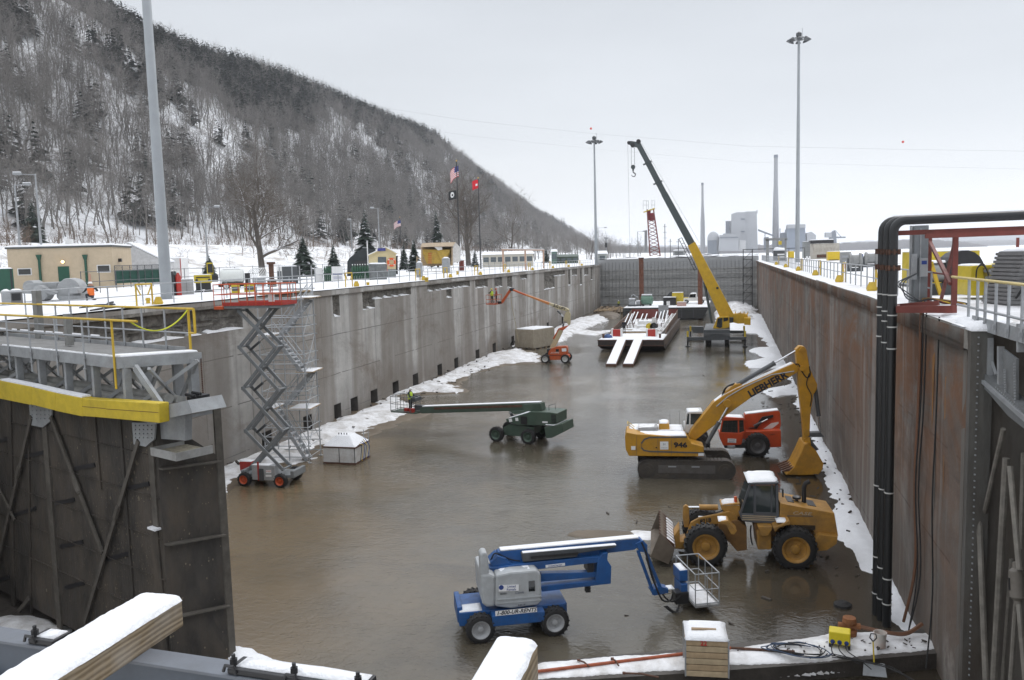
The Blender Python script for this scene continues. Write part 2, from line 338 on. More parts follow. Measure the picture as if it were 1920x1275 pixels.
# ---- right lock wall, ends at the gate recess near the viewer
yr = np.concatenate([[21.6],np.arange(22,YFAR,.5)]); zr_ = np.array(sorted(list(np.arange(-9.8,-.5,.5))+[-.5,-.498,0.0]))
YY,ZZ = np.meshgrid(yr,zr_); D = .02*snoise(YY*1.2,ZZ*1.2,5); D[ZZ > -.499] = -.12
rw = gridmesh('lock_wall',XR+D,YY[:,::-1],ZZ,RWM,smooth=False)
tag(rw,'brown stained concrete lock wall with rusty patches and pale vertical streaks','lock wall')
NOSE = mat('wet_concrete',(.15,.138,.122),.7,var=.35,scale=1.6,bump=.4,bscale=9,dirt=.6,dirtcol=(.085,.06,.04),stretch=(1,1,.25))
q = MB(); q.bb(XR+.06,21.5,-12,9.5,21.61,-.02); q.bb(XR+.9,21.61,-12,9.5,23.0,-.02); q.build('recess_face',NOSE,rw)
q = MB(); q.bb(8.4,-6,-12,9.5,21.5,-.02); q.build('recess_side',NOSE,rw)
# ---- far closure of the lock: concrete with pour lines, its top covered in snow
fm = newmat('far_closure_concrete'); t,n,l,b = nodes(fm)
tc = n('ShaderNodeTexCoord'); sp = n('ShaderNodeSeparateXYZ'); l(tc.outputs['Object'],sp.inputs[0])
c = cramp(t,noise(t,mapped(t,(.12,1,.5)),1.0,6),[(.3,(.22,.22,.215)),(.7,(.38,.38,.37))])
c = mixc(t,cramp(t,noise(t,mapped(t,(.6,1,.02)),1.0,4),[(.55,0.0),(.68,.6)]),c,(.36,.36,.35))
lr = math_(t,'LESS_THAN',math_(t,'MODULO',math_(t,'ADD',sp.outputs['Z'],100.0),.92),.12)
c = mixc(t,math_(t,'MULTIPLY',lr,math_(t,'GREATER_THAN',noise(t,mapped(t,(.2,1,.9)),1.0,3),.47)),c,(.42,.42,.41))
c = mixc(t,math_(t,'GREATER_THAN',sp.outputs['Z'],-1.2),c,(.34,.345,.35)); l(c,b.inputs['Base Color']); b.inputs['Roughness'].default_value = .8
q = MB(); q.bb(XL-.4,YFAR,-12,XR+.4,YFAR+5,1.05); fc = q.build('closure_wall',fm)
q = MB()
for i in range(44): q.bb(XL-.4+i*.775,YFAR-.15,-9.4+.92*int(i % 3),XL-.4+i*.775+.05,YFAR,.4)
for i in range(5): q.bb(XL,YFAR-.12,-8.9+1.84*i,XR,YFAR-.01,-8.82+1.84*i)
q.build('steel_ribs',mat('far_steel',(.26,.26,.255),.6,var=.3),fc)
xs,ys_ = np.meshgrid(np.linspace(XL-.5,XR+.5,80),np.linspace(YFAR-.1,YFAR+5.1,12))
s_ = gridmesh('snow_cap',xs,ys_,1.06+np.maximum(.02,.2+.16*snoise(xs*.7,ys_*.7,9)),SNOW); s_.parent = fc
tag(fc,'grey concrete closure wall across the far end of the drained lock','wall')
# ---- floor and shallow brown water
mud = newmat('mud'); t,n,l,b = nodes(mud)
l(cramp(t,noise(t,mapped(t,(.3,.3,1)),1,7),[(.3,(.07,.05,.03)),(.7,(.15,.115,.075))]),b.inputs['Base Color']); b.inputs['Roughness'].default_value = .6
WP = lambda z: [(XL-2.2,27,z),(-14.5,21.2,z),(-14.5,19.6,z),(XR+2.9,19.6,z),(XR+2.9,YFAR,z),(XL-2.2,YFAR,z)]
q = MB(); q.add(WP(FLOOR-.12),[(0,1,2,3,4,5)]); tag(q.build('lock_floor',mud),kind='structure')
wm = newmat('muddy_water'); t,n,l,b = nodes(wm)
big = noise(t,mapped(t,(.055,.04,1),(1.3,.4,0)),1,5,.6)
c = cramp(t,big,[(.3,(.06,.052,.038)),(.5,(.105,.092,.068)),(.68,(.165,.135,.09))])
c = mixc(t,cramp(t,noise(t,mapped(t,(.5,.22,1)),1,8,.7),[(.45,0.0),(.75,.55)]),c,(.05,.038,.024))
tc = n('ShaderNodeTexCoord'); sp = n('ShaderNodeSeparateXYZ'); l(tc.outputs['Object'],sp.inputs[0])
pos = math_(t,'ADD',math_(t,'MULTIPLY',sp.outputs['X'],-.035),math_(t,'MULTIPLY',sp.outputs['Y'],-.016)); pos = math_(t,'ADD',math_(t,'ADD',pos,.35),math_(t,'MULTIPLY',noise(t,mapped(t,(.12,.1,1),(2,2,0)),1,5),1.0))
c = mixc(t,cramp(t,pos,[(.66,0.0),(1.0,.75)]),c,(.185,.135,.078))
c = mixc(t,cramp(t,math_(t,'ADD',math_(t,'MULTIPLY',sp.outputs['X'],.12),math_(t,'MULTIPLY',noise(t,mapped(t,(.2,.2,1),(3,3,0)),1,5),1.0)),[(.3,0.0),(.75,.8)]),c,(.035,.028,.02))  # dark wall's reflection put into the water colour on the right
c = mixc(t,cramp(t,noise(t,mapped(t,(.05,.22,1),(6,3,0)),1,7,.65),[(.54,0.0),(.64,.6)]),c,(.06,.05,.037))
l(c,b.inputs['Base Color']); b.inputs['IOR'].default_value = 1.5; b.inputs['Specular IOR Level'].default_value = .6
l(cramp(t,noise(t,mapped(t,(.18,.1,1)),1,5),[(.35,.02),(.65,.06)]),b.inputs['Roughness'])
rip = math_(t,'ADD',noise(t,mapped(t,(3.2,4.2,1)),1,3,.55,.9),math_(t,'MULTIPLY',noise(t,mapped(t,(11,13,1)),1,3),.45))
calm = cramp(t,noise(t,mapped(t,(.13,.16,1),(4,1,0)),1,4),[(.36,.3),(.62,1.0)])
cr_ = n('ShaderNodeMapRange'); cr_.inputs[1].default_value = -5; cr_.inputs[2].default_value = 2; cr_.inputs[3].default_value = 1; cr_.inputs[4].default_value = .3; l(sp.outputs['X'],cr_.inputs[0]); calm = math_(t,'MULTIPLY',calm,cr_.outputs[0])
bumpn(t,b,math_(t,'MULTIPLY',rip,calm),.55,.06)
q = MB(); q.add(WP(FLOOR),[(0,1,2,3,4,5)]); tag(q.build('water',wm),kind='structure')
# ---- snow and mud banks lying in the water along the walls
def sdist(P,poly):
 d = np.full(len(P),1e9); ins = np.zeros(len(P),bool); n = len(poly)
 for i in range(n):
  a = poly[i]; b = poly[(i+1) % n]; ab = b-a; tt = np.clip(((P-a)@ab)/max(ab@ab,1e-9),0,1); d = np.minimum(d,np.linalg.norm(P-(a+tt[:,None]*ab),axis=1))
  c = ((a[1] > P[:,1]) != (b[1] > P[:,1])); x = a[0]+(P[:,1]-a[1])*(b[0]-a[0])/((b[1]-a[1]) if b[1] != a[1] else 1e-9); ins ^= c & (P[:,0] < x)
 return np.where(ins,d,-d)
def bank(name,px,hmax,step,m,slope=.35,rgh=.12,seed=1,extra=None,z0=FLOOR,kind='stuff',nsc=1.0,steep=1.2,widen=0.0):
 poly = np.array([(F(*p) if z0 == FLOOR else T(*p,z0))[:2] for p in px] if extra is None else [(F(*p))[:2] for p in px]+extra)
 lo = poly.min(0)-.8-widen; hi = poly.max(0)+.8+widen
 X,Y = np.meshgrid(np.arange(lo[0],hi[0],step),np.arange(lo[1],hi[1],step)); P = np.stack([X.ravel(),Y.ravel()],-1)
 d = sdist(P,poly).reshape(X.shape)+widen
 d = d+rgh*2.2*snoise(X*1.1*nsc,Y*1.1*nsc,seed)+rgh*snoise(X*3.1*nsc,Y*3.1*nsc,seed+3)
 h = np.where(d > 0,hmax*(1-np.exp(-d*slope/hmax)),d*steep)+np.where(d > 0,rgh*.35*snoise(X*2*nsc,Y*2*nsc,seed+1)*np.minimum(1,d),0)
 o = gridmesh(name,X,Y,z0+np.maximum(h,-.3),m,keep=h > -.25)
 return tag(o,kind=kind)
wl = [(XL-.3,20.),]
LB_ = [(400,928),(447,905),(470,890),(560,868),(600,838),(640,838),(690,812),(745,790),(790,775),(740,742),(800,738),(862,736),(848,722),(880,700),(940,684),(1012,681),(1010,668),(975,655),(945,660)]
bank('snow_bank',LB_,.55,.22,SNOWD,extra=[(XL-.3,96.),(XL-.3,33.)],seed=4,rgh=.19,nsc=1.3,widen=.15)
bank('silt_bank',LB_,.10,.26,mud,extra=[(XL-.3,96.),(XL-.3,33.)],seed=34,rgh=.16,widen=.75)
bank('snow_bank',[(1020,652),(1060,640),(1085,622),(1115,612),(1142,600),(1128,590)],.5,.35,SNOWD,extra=[(XL-.2,150.),(XL-.2,104.)],seed=9,rgh=.25)
bank('snow_bank',[(1036,622),(1075,617),(1120,621),(1165,618),(1115,629)],.12,.3,SNOWD,seed=3,rgh=.15)
bank('snow_bank',[(1630,1062),(1600,1030),(1572,1015),(1566,960),(1560,905),(1535,860),(1520,800),(1500,760),(1497,738),(1450,745),(1434,735),(1480,722),(1500,715),(1460,690),(1405,690),(1402,678),(1440,672),(1410,660),(1412,655),(1448,650),(1420,625),(1375,622),(1350,612)],.45,.22,SNOW,extra=[(-2.5,158.),(XR+.2,158.),(XR+.1,28.5)],seed=12,rgh=.13,widen=.22)
bank('snow_bank',[(1340,590),(1412,606),(1416,580),(1395,570),(1350,574)],1.9,.4,SNOWD,slope=.6,seed=21,rgh=.3)
bank('snow_bank',[(1165,1000),(1190,995),(1235,998),(1250,1008),(1215,1012),(1185,1008)],.05,.06,SNOWD,seed=14,rgh=.05)
bank('silt_bank',[(1060,1005),(1075,995),(1150,994),(1215,1000),(1200,1008),(1120,1010)],.05,.1,mud,seed=15,rgh=.08)
bank('silt_bank',[(1120,575),(1158,570),(1165,590),(1150,598),(1128,595),(1100,605)],.5,.4,mud,seed=16,rgh=.3)
# snow strip along the foot of the right wall near the pipes
bank('snow_bank',[(1664,1090),(1668,1165),(1700,1187),(1752,1205),(1700,1120),(1678,1080)],.3,.08,SNOW,seed=18,rgh=.05)
# ---- gate sill in front: concrete ledge deep in snow, lower pit this side of it
SILLZ = FLOOR+.45
p = [T(x,y,SILLZ) for x,y in ((980,1282),(1290,1262),(1540,1244),(1790,1222))]
bkp = [T(x,y,SILLZ) for x,y in ((1000,1242),(1290,1216),(1480,1196),(1770,1178))]
q = MB()
for i in range(3): q.hexa([p[i]-Vector((0,0,2.4)),p[i+1]-Vector((0,0,2.4)),bkp[i+1]-Vector((0,0,2.4)),bkp[i]-Vector((0,0,2.4)),p[i],p[i+1],bkp[i+1],bkp[i]])
q.bb(-40,6,-13,9,19.4,-10.9); q.bb(-40,19.4,-13,-14.5,27,-10.4)
sill = tag(q.build('gate_sill',mat('wet_sill_concrete',(.06,.052,.045),.6,var=.4,scale=2,bump=.5,bscale=10)),kind='structure')
bank('snow_cover',[(980,1276),(1290,1256),(1540,1239),(1784,1217),(1772,1190),(1740,1184),(1690,1187),(1560,1190),(1470,1200),(1360,1216),(1290,1222),(1015,1240),(985,1252)],.12,.07,SNOWD,z0=SILLZ,seed=23,rgh=.035,steep=4)
bank('snow_cover',[(990,1290),(1280,1285),(1500,1283),(1640,1262),(1700,1250),(1790,1236),(1800,1300),(1100,1330)],.2,.08,SNOWD,z0=FLOOR-1.3,seed=25,rgh=.09)
bank('snow_cover',[(432,1213),(470,1217),(500,1228),(560,1250),(600,1290),(440,1290)],.2,.08,SNOW,z0=FLOOR+.1,seed=26,rgh=.05)
bank('snow_cover',[(-40,1165),(30,1150),(75,1158),(120,1185),(60,1200),(-40,1200)],.25,.12,SNOWD,z0=-10.4,seed=27,rgh=.12,steep=3)
# ---- lock tops, land, river and far hills
def lvl(x,y): return .06+.035*snoise(x*.5,y*.5,31)
ROADX = -126.
def land(X,Y):
 """height of the land on the left: level esplanade, bank with the road, wooded bluff ending far up the valley"""
 Y0 = np.maximum(Y,-50)
 emb = np.clip((-84-X)/38,0,1); emb = emb*emb*(3-2*emb)*(7.0-np.clip((Y0-200)/500,0,1)*3)
 fade = np.interp(Y0,[-50,320,480,650,870,976,1141,1295,1544,1833,2000,2150],[134,135,131,136,134,120,94,75,66,42,18,0])
 sh = np.clip((Y0-900)/1200,0,1)*150; u = np.clip((-146-sh-X)/(185-sh),0,1); prof = .30*u+.70*(u**1.25*(1-u)+u*u*(3-2*u)*u)
 spur = 1+.10*np.sin(Y0/63+X/90)+.07*np.sin(Y0/27+1.3+X/47)
 h = fade*prof*np.where(u < 1,spur*(1-u)+u,1)+2.5*np.sin(Y0/47+2)*u*np.minimum(1,fade/60)
 return emb*np.clip(1-u*.6,0,1)+h
X,Y = np.meshgrid(np.concatenate([np.linspace(XL-.1,-84,40),np.linspace(-86,-150,33),np.linspace(-156,-420,50),np.linspace(-450,-900,8)]),np.concatenate([np.linspace(-60,300,120),np.linspace(306,1000,110),np.linspace(1020,3200,70)]))
Z = land(X,Y)+np.where(X > -84,lvl(X,Y),.15*snoise(X*.4,Y*.4,32))
hm = newmat('snowy_hillside'); t,n,l,b = nodes(hm)
tc = n('ShaderNodeTexCoord'); sp = n('ShaderNodeSeparateXYZ'); l(tc.outputs['Object'],sp.inputs[0])
under = mixc(t,cramp(t,noise(t,mapped(t,(.09,.06,.09)),1,8,.75),[(.51,0.0),(.66,1.0)]),(.78,.79,.81),(.16,.135,.118))
far_ = n('ShaderNodeMapRange'); far_.inputs[1].default_value = -128; far_.inputs[2].default_value = -150; l(sp.outputs['X'],far_.inputs[0])
emb_ = n('ShaderNodeMapRange'); emb_.inputs[1].default_value = -86; emb_.inputs[2].default_value = -100; l(sp.outputs['X'],emb_.inputs[0])
grass = mixc(t,math_(t,'MULTIPLY',emb_.outputs[0],cramp(t,noise(t,mapped(t,(.25,.12,.5)),1,9,.75),[(.50,0.0),(.62,.75)])),mixc(t,cramp(t,noise(t,mapped(t,(.35,.35,1),(4,4,0)),1,9,.8),[(.50,0.0),(.68,.65)]),(.80,.81,.83),(.36,.34,.31)),(.27,.22,.17))
l(mixc(t,far_.outputs[0],grass,under),b.inputs['Base Color']); b.inputs['Roughness'].default_value = .85
bumpn(t,b,noise(t,mapped(t,(1,1,1)),2,6),.3,.08)
tag(gridmesh('hillside_ground',X,Y,Z,hm),kind='structure')
X,Y = np.meshgrid(np.linspace(XR-.12,19.5,30),np.linspace(21.7,200,200)); tag(gridmesh('wall_top_ground',X,Y,lvl(X*1.3,Y),mat('walked_snow',(.79,.80,.82),.8,var=.08,scale=.8,bump=.6,bscale=4,dirt=.5,dirtcol=(.40,.37,.33))),kind='structure')
X,Y = np.meshgrid(np.linspace(XR+3,19.5,20),np.linspace(-8,21.7,30)); tag(gridmesh('wall_top_ground',X,Y,lvl(X*1.3,Y),SNOW),kind='structure')
q = MB(); q.bb(19.4,-30,-7,20.2,205,.02); tag(q.build('river_wall',CONC),'concrete river wall edging the snowy lock top on the right','wall')
rm = newmat('river_ice'); t,n,l,b = nodes(rm)
l(cramp(t,noise(t,mapped(t,(.004,.012,1)),1,6),[(.3,(.70,.72,.75)),(.6,(.86,.87,.89))]),b.inputs['Base Color']); b.inputs['Roughness'].default_value = .7
q = MB(); q.add([(20,-200,-2.4),(9000,-200,-2.4),(9000,12000,-2.4),(-6900,12000,-2.4),(-6900,2900,-2.4),(-45,2900,-2.4),(-45,192,-2.4),(20,192,-2.4)],[(0,1,2,3,4,5,6,7)]); tag(q.build('river_ice',rm),kind='structure')
q = MB(); q.add([(-900,190,-1.5),(-40,190,-1.5),(-10,1000,-1.2),(-60,3000,-1.2),(-900,3200,-1.2)],[(0,1,2,3,4)]); tag(q.build('bank_ground',SNOW),kind='structure')
FARW = mat('far_wood',(.085,.075,.072),.95,var=.35,scale=.02,bump=.6,bscale=.05)
def ridge(name,pts,deep,seed,rag=1.0):
 """a far wooded ridge: pts = (x, y, crest height)"""
 n_ = 260; tt = np.linspace(0,len(pts)-1,n_); P = np.array(pts,float); px_ = np.interp(tt,range(len(pts)),P[:,0]); py_ = np.interp(tt,range(len(pts)),P[:,1]); ph = np.interp(tt,range(len(pts)),P[:,2])
 ph = ph*(1+.10*snoise(tt*3,tt*0,seed))+rag*2.2*np.random.RandomState(seed).rand(n_)*np.minimum(1,ph/6)
 rows = [(-.5,0),(-.42,.45),(-.3,.8),(0,1),(.4,.8),(1,0)]
 X = np.array([px_+(px_/np.hypot(px_,py_))*deep*r for r,_ in rows]); Y = np.array([py_+(py_/np.hypot(px_,py_))*deep*r for r,_ in rows]); Z = np.array([-2.6+ph*s for _,s in rows])
 tag(gridmesh(name,X,Y,Z,FARW,smooth=False),kind='stuff')
ridge('far_wood',[(-700,2500,8),(-420,2450,18),(-250,2350,22),(-120,2300,19),(60,2300,22),(260,2350,17),(480,2500,24),(640,2600,14),(700,2600,3)],120,41)
ridge('far_wood',[(620,4200,22),(1000,4100,24),(1400,4000,22),(1900,3900,26)],200,42)
ridge('far_wood',[(700,1900,2),(820,1880,22),(960,1850,27),(1050,1840,24),(1120,1840,4)],90,43,2)
ridge('far_hills',[(-1600,6000,40),(-900,6300,90),(-300,6500,60),(400,6600,40),(1400,6500,60),(2300,6300,110),(3200,6000,70),(4200,5600,90)],700,44,3)
# ================================================================ TREES
def strip(P0,P1,r0,r1,sides):
 """batch of tapered prisms as triangles; P0,P1 (n,3), r (n,)"""
 P0 = np.asarray(P0,float); P1 = np.asarray(P1,float); n = len(P0); d = P1-P0; d = d/np.maximum(np.linalg.norm(d,axis=1,keepdims=True),1e-9)
 a = np.where(np.abs(d[:,2:3]) > .9,np.array([[1.,0,0]]),np.array([[0,0,1.]])); s = np.cross(d,a); s /= np.linalg.norm(s,axis=1,keepdims=True); u = np.cross(s,d)
 if sides == 2:
  th = np.random.RandomState(n).uniform(0,3.14,n)[:,None]; w_ = s*np.cos(th)+u*np.sin(th)
  V = np.stack([P0-w_*r0[:,None],P0+w_*r0[:,None],P1],1).reshape(-1,3); return V,np.arange(3*n).reshape(-1,3)
 ang = np.arange(sides)*2*np.pi/sides; c = np.cos(ang)[None,:,None]; z = np.sin(ang)[None,:,None]
 ring = s[:,None]*c+u[:,None]*z; V = np.concatenate([P0[:,None]+ring*np.asarray(r0)[:,None,None],P1[:,None]+ring*np.asarray(r1)[:,None,None]],1).reshape(-1,3)
 k = np.arange(sides); k2 = (k+1) % sides; f = np.concatenate([np.stack([k,k2,sides+k2],-1),np.stack([k,sides+k2,sides+k],-1)]); Fc = (f[None]+np.arange(n)[:,None,None]*2*sides).reshape(-1,3)
 return V,Fc
def join(parts):
 V = []; Fs = []; k = 0
 for v,f in parts: V.append(v); Fs.append(f+k); k += len(v)
 return np.concatenate(V),np.concatenate(Fs)
def grow(seed,h,r,spread=.75,depth=3,kidsn=(9,6,5),twigs=4,clear=.28,lean=.05,wob=.10):
 """skeleton of a bare broad-leaved tree -> list of (p0, p1, r0, r1, level)"""
 R = np.random.RandomState(seed); segs = []
 def limb(p,d,L,r,lev):
  n = 5 if lev < 2 else 3; q = p.copy(); pts = [q.copy()]; dd = d.copy()
  for i in range(n):
   dd = dd+R.randn(3)*(wob if lev == 0 else .22)+np.array([0,0,.05 if lev else .0]); dd /= np.linalg.norm(dd); q = q+dd*L/n; pts.append(q.copy())
  rr = np.linspace(r,r*(.45 if lev == 0 else .3),n+1)
  for i in range(n): segs.append((pts[i],pts[i+1],rr[i],rr[i+1],lev))
  if lev >= depth: return
  K = kidsn[lev]
  for k in range(K):
   t = (clear+(1-clear)*(k+.5+R.rand()*.5)/K) if lev == 0 else (.25+.75*(k+R.rand())/K)
   t = min(t,.999); i = int(t*n); bp = pts[i]+(pts[i+1]-pts[i])*(t*n-i)
   az = k*2.4+R.rand()*1.2; base = dd if lev else np.array([0,0,1.])
   a = np.cross(base,np.array([math.cos(az),math.sin(az),.1])); a /= np.linalg.norm(a)+1e-9
   ang = spread*(1.15-.55*t)+R.randn()*.12 if lev == 0 else .55+R.rand()*.5
   nd = base*math.cos(ang)+a*math.sin(ang); nd[2] += .12; nd /= np.linalg.norm(nd)
   limb(bp,nd,L*(R.uniform(.5,.75) if lev == 0 else R.uniform(.38,.6)),max(r*(1-.6*t)*R.uniform(.4,.6),.008),lev+1)
 limb(np.zeros(3),np.array([lean*R.randn(),lean*R.randn(),1.]),h*.62,r,0)
 tip = [s for s in segs if s[4] == depth]; out = []
 for s in tip:
  for k in range(twigs):
   p = s[0]+(s[1]-s[0])*R.rand(); d = (s[1]-s[0]); d = d/np.linalg.norm(d)+R.randn(3)*.6; d[2] += .15; d /= np.linalg.norm(d); out.append((p,p+d*h*R.uniform(.03,.075),.0012*h,0,9))
 return segs,out
def bare_arrays(seed,h,r,sides=((0,7),(1,4),(2,3),(3,2)),**k):
 segs,tw = grow(seed,h,r,**k); A = []
 for lev,sd in sides:
  s = [x for x in segs if x[4] == lev]
  if s: A.append(strip([x[0] for x in s],[x[1] for x in s],np.array([x[2] for x in s]),np.array([x[3] for x in s]),sd))
 if tw: A.append(strip([x[0] for x in tw],[x[1] for x in tw],np.array([x[2] for x in tw]),np.zeros(len(tw)),2))
 return A
BARK = mat('winter_bark',(.215,.20,.185),.9,var=.55,scale=.09)
BARKD = mat('dark_bark',(.085,.072,.06),.9,var=.3,scale=1.5,bump=.5,bscale=6)
EVER = mat('evergreen',(.017,.026,.018),.85,var=.45,scale=.35)
EVERS = mat('snowy_evergreen',(.035,.055,.04),.8,var=.4,scale=1.5)
def conifer_arrays(seed,h,w_,layers,per,droop=.35,ln=1.0,bw=1.0):
 R = np.random.RandomState(seed); V = []; Fs = []; k = 0
 for i in range(layers):
  t = (i+.5)/layers; z = h*(.07+.93*t); rad = w_*(1-t)**.85*R.uniform(.66,1.18)+.02*h
  for j in range(max(3,int(per*(1-t*.65)))):
   a = R.uniform(0,6.283); L = rad*R.uniform(.65,1.1)*ln; d = np.array([math.cos(a),math.sin(a),0]); s = np.array([-d[1],d[0],0])*L*R.uniform(.16,.28)*bw; zz = z+R.randn()*h*.012
   p0 = np.array([0,0,zz+.06*L])+d*L*.08; m_ = d*L*.6+np.array([0,0,zz-droop*L*.45]); e_ = d*L+np.array([0,0,zz-droop*L*R.uniform(.6,1.1)])
   V += [p0,m_-s,e_,m_+s+np.array([0,0,R.randn()*.05*L])]; Fs += [(k,k+1,k+2),(k,k+2,k+3)]; k += 4
 return np.array(V),np.array(Fs)
def scatter(protos,pos,sc,rot,pick):
 VV = []; FF = []; k = 0
 for i,(V,Fc) in enumerate(protos):
  w_ = np.where(pick == i)[0]
  if not len(w_): continue
  c = np.cos(rot[w_])[:,None]; s = np.sin(rot[w_])[:,None]
  P = np.stack([(V[None,:,0]*c-V[None,:,1]*s)*sc[w_][:,None],(V[None,:,0]*s+V[None,:,1]*c)*sc[w_][:,None],np.broadcast_to(V[None,:,2],(len(w_),len(V)))*sc[w_][:,None]],-1)+pos[w_][:,None]
  VV.append(P.reshape(-1,3)); FF.append((Fc[None]+k+np.arange(len(w_))[:,None,None]*len(V)).reshape(-1,3)); k += len(w_)*len(V)
 return np.concatenate(VV),np.concatenate(FF)
bp_ = [join(bare_arrays(100+i,14,.21,sides=((0,4),(1,3),(2,2)),depth=2,kidsn=(8,5),twigs=6,clear=.36,spread=.62)) for i in range(6)]
cp_ = [conifer_arrays(200+i,10,3.2,15,8,.3,1.0,1.7) for i in range(4)]
Rf = np.random.RandomState(5)
def spots(n,x0,x1,y0,y1):
 x = Rf.uniform(x0,x1,n); y = Rf.uniform(y0,y1,n); return x,y
def plant(name,protos,x,y,smin,smax,m):
 z = land(x,y)-.2; n = len(x); V,Fc = scatter(protos,np.stack([x,y,z],-1),Rf.uniform(smin,smax,n),Rf.uniform(0,6.28,n),Rf.randint(0,len(protos),n))
 return tag(rawmesh(name,V,Fc,m),kind='stuff')
xs = []; ys2 = []
for n,x0,x1,y0,y1 in ((4500,-350,-150,120,560),(500,-212,-148,130,560),(2200,-300,-205,150,900),(3600,-350,-160,560,1050),(2600,-345,-170,1050,2050)):
 a,b_ = spots(n,x0,x1,y0,y1); xs.append(a); ys2.append(b_)
xa = np.concatenate(xs); ya = np.concatenate(ys2)
clump = snoise(xa*.05,ya*.035,77)
k = clump+Rf.randn(len(xa))*.35 > -.75
k &= ~((1.3*snoise(xa*.06,ya*.028,51)+(-xa-272)*.022 > .3) & (ya < 1150) & (Rf.rand(len(xa)) < .6))
k &= (ya < 900) | (land(xa,ya) > 3)
plant('bare_woodland',bp_,xa[k],ya[k],.7,1.25,BARK)
a,b_ = spots(5200,-345,-215,120,1500); ev = 1.3*snoise(a*.06,b_*.028,51)+(-a-272)*.022+Rf.randn(len(a))*.15; k = (ev > .25)
a9,b9 = spots(5200,-348,-258,120,900); k9 = 1.3*snoise(a9*.06,b9*.028,51)+(-a9-272)*.022+Rf.randn(len(a9))*.12 > .3; a = np.concatenate([a[k],a9[k9]]); b_ = np.concatenate([b_[k],b9[k9]]); k = slice(None)
c_,d_ = spots(230,-245,-150,120,800)
plant('evergreen_woodland',cp_,np.concatenate([a[k],c_]),np.concatenate([b_[k],d_]),.95,1.75,EVER)
a,b_ = spots(1300,-138,-92,75,420); k = (snoise(a*.2,b_*.06,61)-np.clip((b_-150)/160,-.5,.5) > .0)
bush = [join(bare_arrays(300+i,3.2,.04,depth=2,kidsn=(8,4),twigs=4,clear=.02,spread=.9)) for i in range(3)]
plant('roadside_brush',bush,a[k],b_[k],.5,1.7,mat('brush_twigs',(.16,.115,.085),.9,var=.35,scale=.3))
a,b_ = spots(380,-152,-138,120,640)
plant('roadside_brush',bush,a,b_,.8,1.9,MATS['brush_twigs'])
# single trees one can tell apart
def bare_tree(px,py,dist,h,seed,label,r=None,name='bare_tree',snowy=0,**k):
 P = AD(px,py,dist); P.z = float(land(np.array(P.x),np.array(P.y))) if P.x < -84 else .05
 if P.y > 400: P.z = -1.2
 e_ = empty(name,P,seed,label,'tree'); A = bare_arrays(seed,h,r or h*.018,**k)
 o = rawmesh('trunk',*A[0],BARKD,True); o.parent = e_; o = rawmesh('crown',*join(A[1:]),mat('crown_twigs',(.12,.10,.082),.9,var=.3,scale=.6)); o.parent = e_
 if snowy:
  segs,tw = grow(seed,h,r or h*.018,**k); s = [x for x in segs if x[4] in (1,2) and abs((x[1]-x[0])[2]) < .75*np.linalg.norm(x[1]-x[0])]
  o = rawmesh('branch_snow',*strip([x[0]+[0,0,x[2]*.9] for x in s],[x[1]+[0,0,x[3]*.9] for x in s],np.array([x[2]*.5 for x in s]),np.array([x[3]*.5 for x in s]),4),SNOW); o.parent = e_
 return e_
bare_tree(492,500,152,20,11,'big spreading bare tree behind the yellow machines, left of the cream hut',r=.62,depth=3,kidsn=(11,8,6),twigs=4,clear=.22,spread=1.05,snowy=1,wob=.03,lean=.0)
bare_tree(878,480,240,26,12,'tall bare tree with a thick trunk standing behind the flagpoles',r=.8,depth=3,kidsn=(11,8,6),twigs=4,clear=.22,spread=.85,wob=.03,lean=0)
bare_tree(960,476,300,24,13,'bare tree behind the long pale building',depth=3,kidsn=(8,6,4),twigs=3,clear=.12,spread=1.0)
bare_tree(1108,470,420,17,14,'wispy bare tree left of the farther light mast against the sky',depth=3,kidsn=(8,6,4),twigs=3,clear=.15,spread=.6)
def spruce(px,py,dist,h,wd,seed,label,layers=26,per=22,droop=.35,snowy=True):
 P = AD(px,py,dist); P.z = float(land(np.array(P.x),np.array(P.y))) if P.x < -84 else .05
 e_ = empty('spruce_tree',P,seed,label,'tree')
 q = MB(); q.cyl((0,0,-.3),(0,0,h*.92),h*.016,.02,8); q.build('trunk',BARKD,e_)
 R = np.random.RandomState(seed); A = [conifer_arrays(seed+i,h,wd,layers,per,droop*R.uniform(.8,1.2)) for i in range(3)]; o = rawmesh('crown',*join(A),EVERS); o.parent = e_
 V,Fc = conifer_arrays(seed+9,h,wd*.95,int(layers*.8),4,droop); V[:,2] += .05; o = rawmesh('bough_snow',V,Fc,SNOW); o.parent = e_
 return e_
spruce(686,468,172,12.6,3.4,21,'tall dark spruce rising behind the cream hut',22,20)
spruce(820,470,215,14.5,2.6,22,'tall narrow spruce left of the flagpoles, behind the yellow hopper',30,20)
spruce(570,505,128,6.0,2.4,23,'short broad snowy spruce right of the big bare tree')
spruce(626,500,135,4.9,1.6,24,'short snowy spruce between the broad spruce and the dark shelter')
spruce(777,488,150,5.8,1.6,25,'dark spruce just left of the yellow hopper')
spruce(757,480,175,5.6,1.3,26,'slim spruce behind the right side of the cream hut')
spruce(390,470,140,3.8,1.6,27,'small dark spruce on the snowy bank beside the lamp post')
spruce(890,478,200,4.4,1.4,28,'small spruce right of the thick bare trunk near the flagpoles',14,16)
spruce(932,478,225,4.2,1.4,29,'small spruce left end of the long pale building roof',14,16)
spruce(1024,474,270,5.2,1.6,30,'lone small spruce left of the dark green shed',16,16)
spruce(62,430,190,9,2.8,31,'snow dusted spruce between the two lamp posts behind the beige building',18,18)
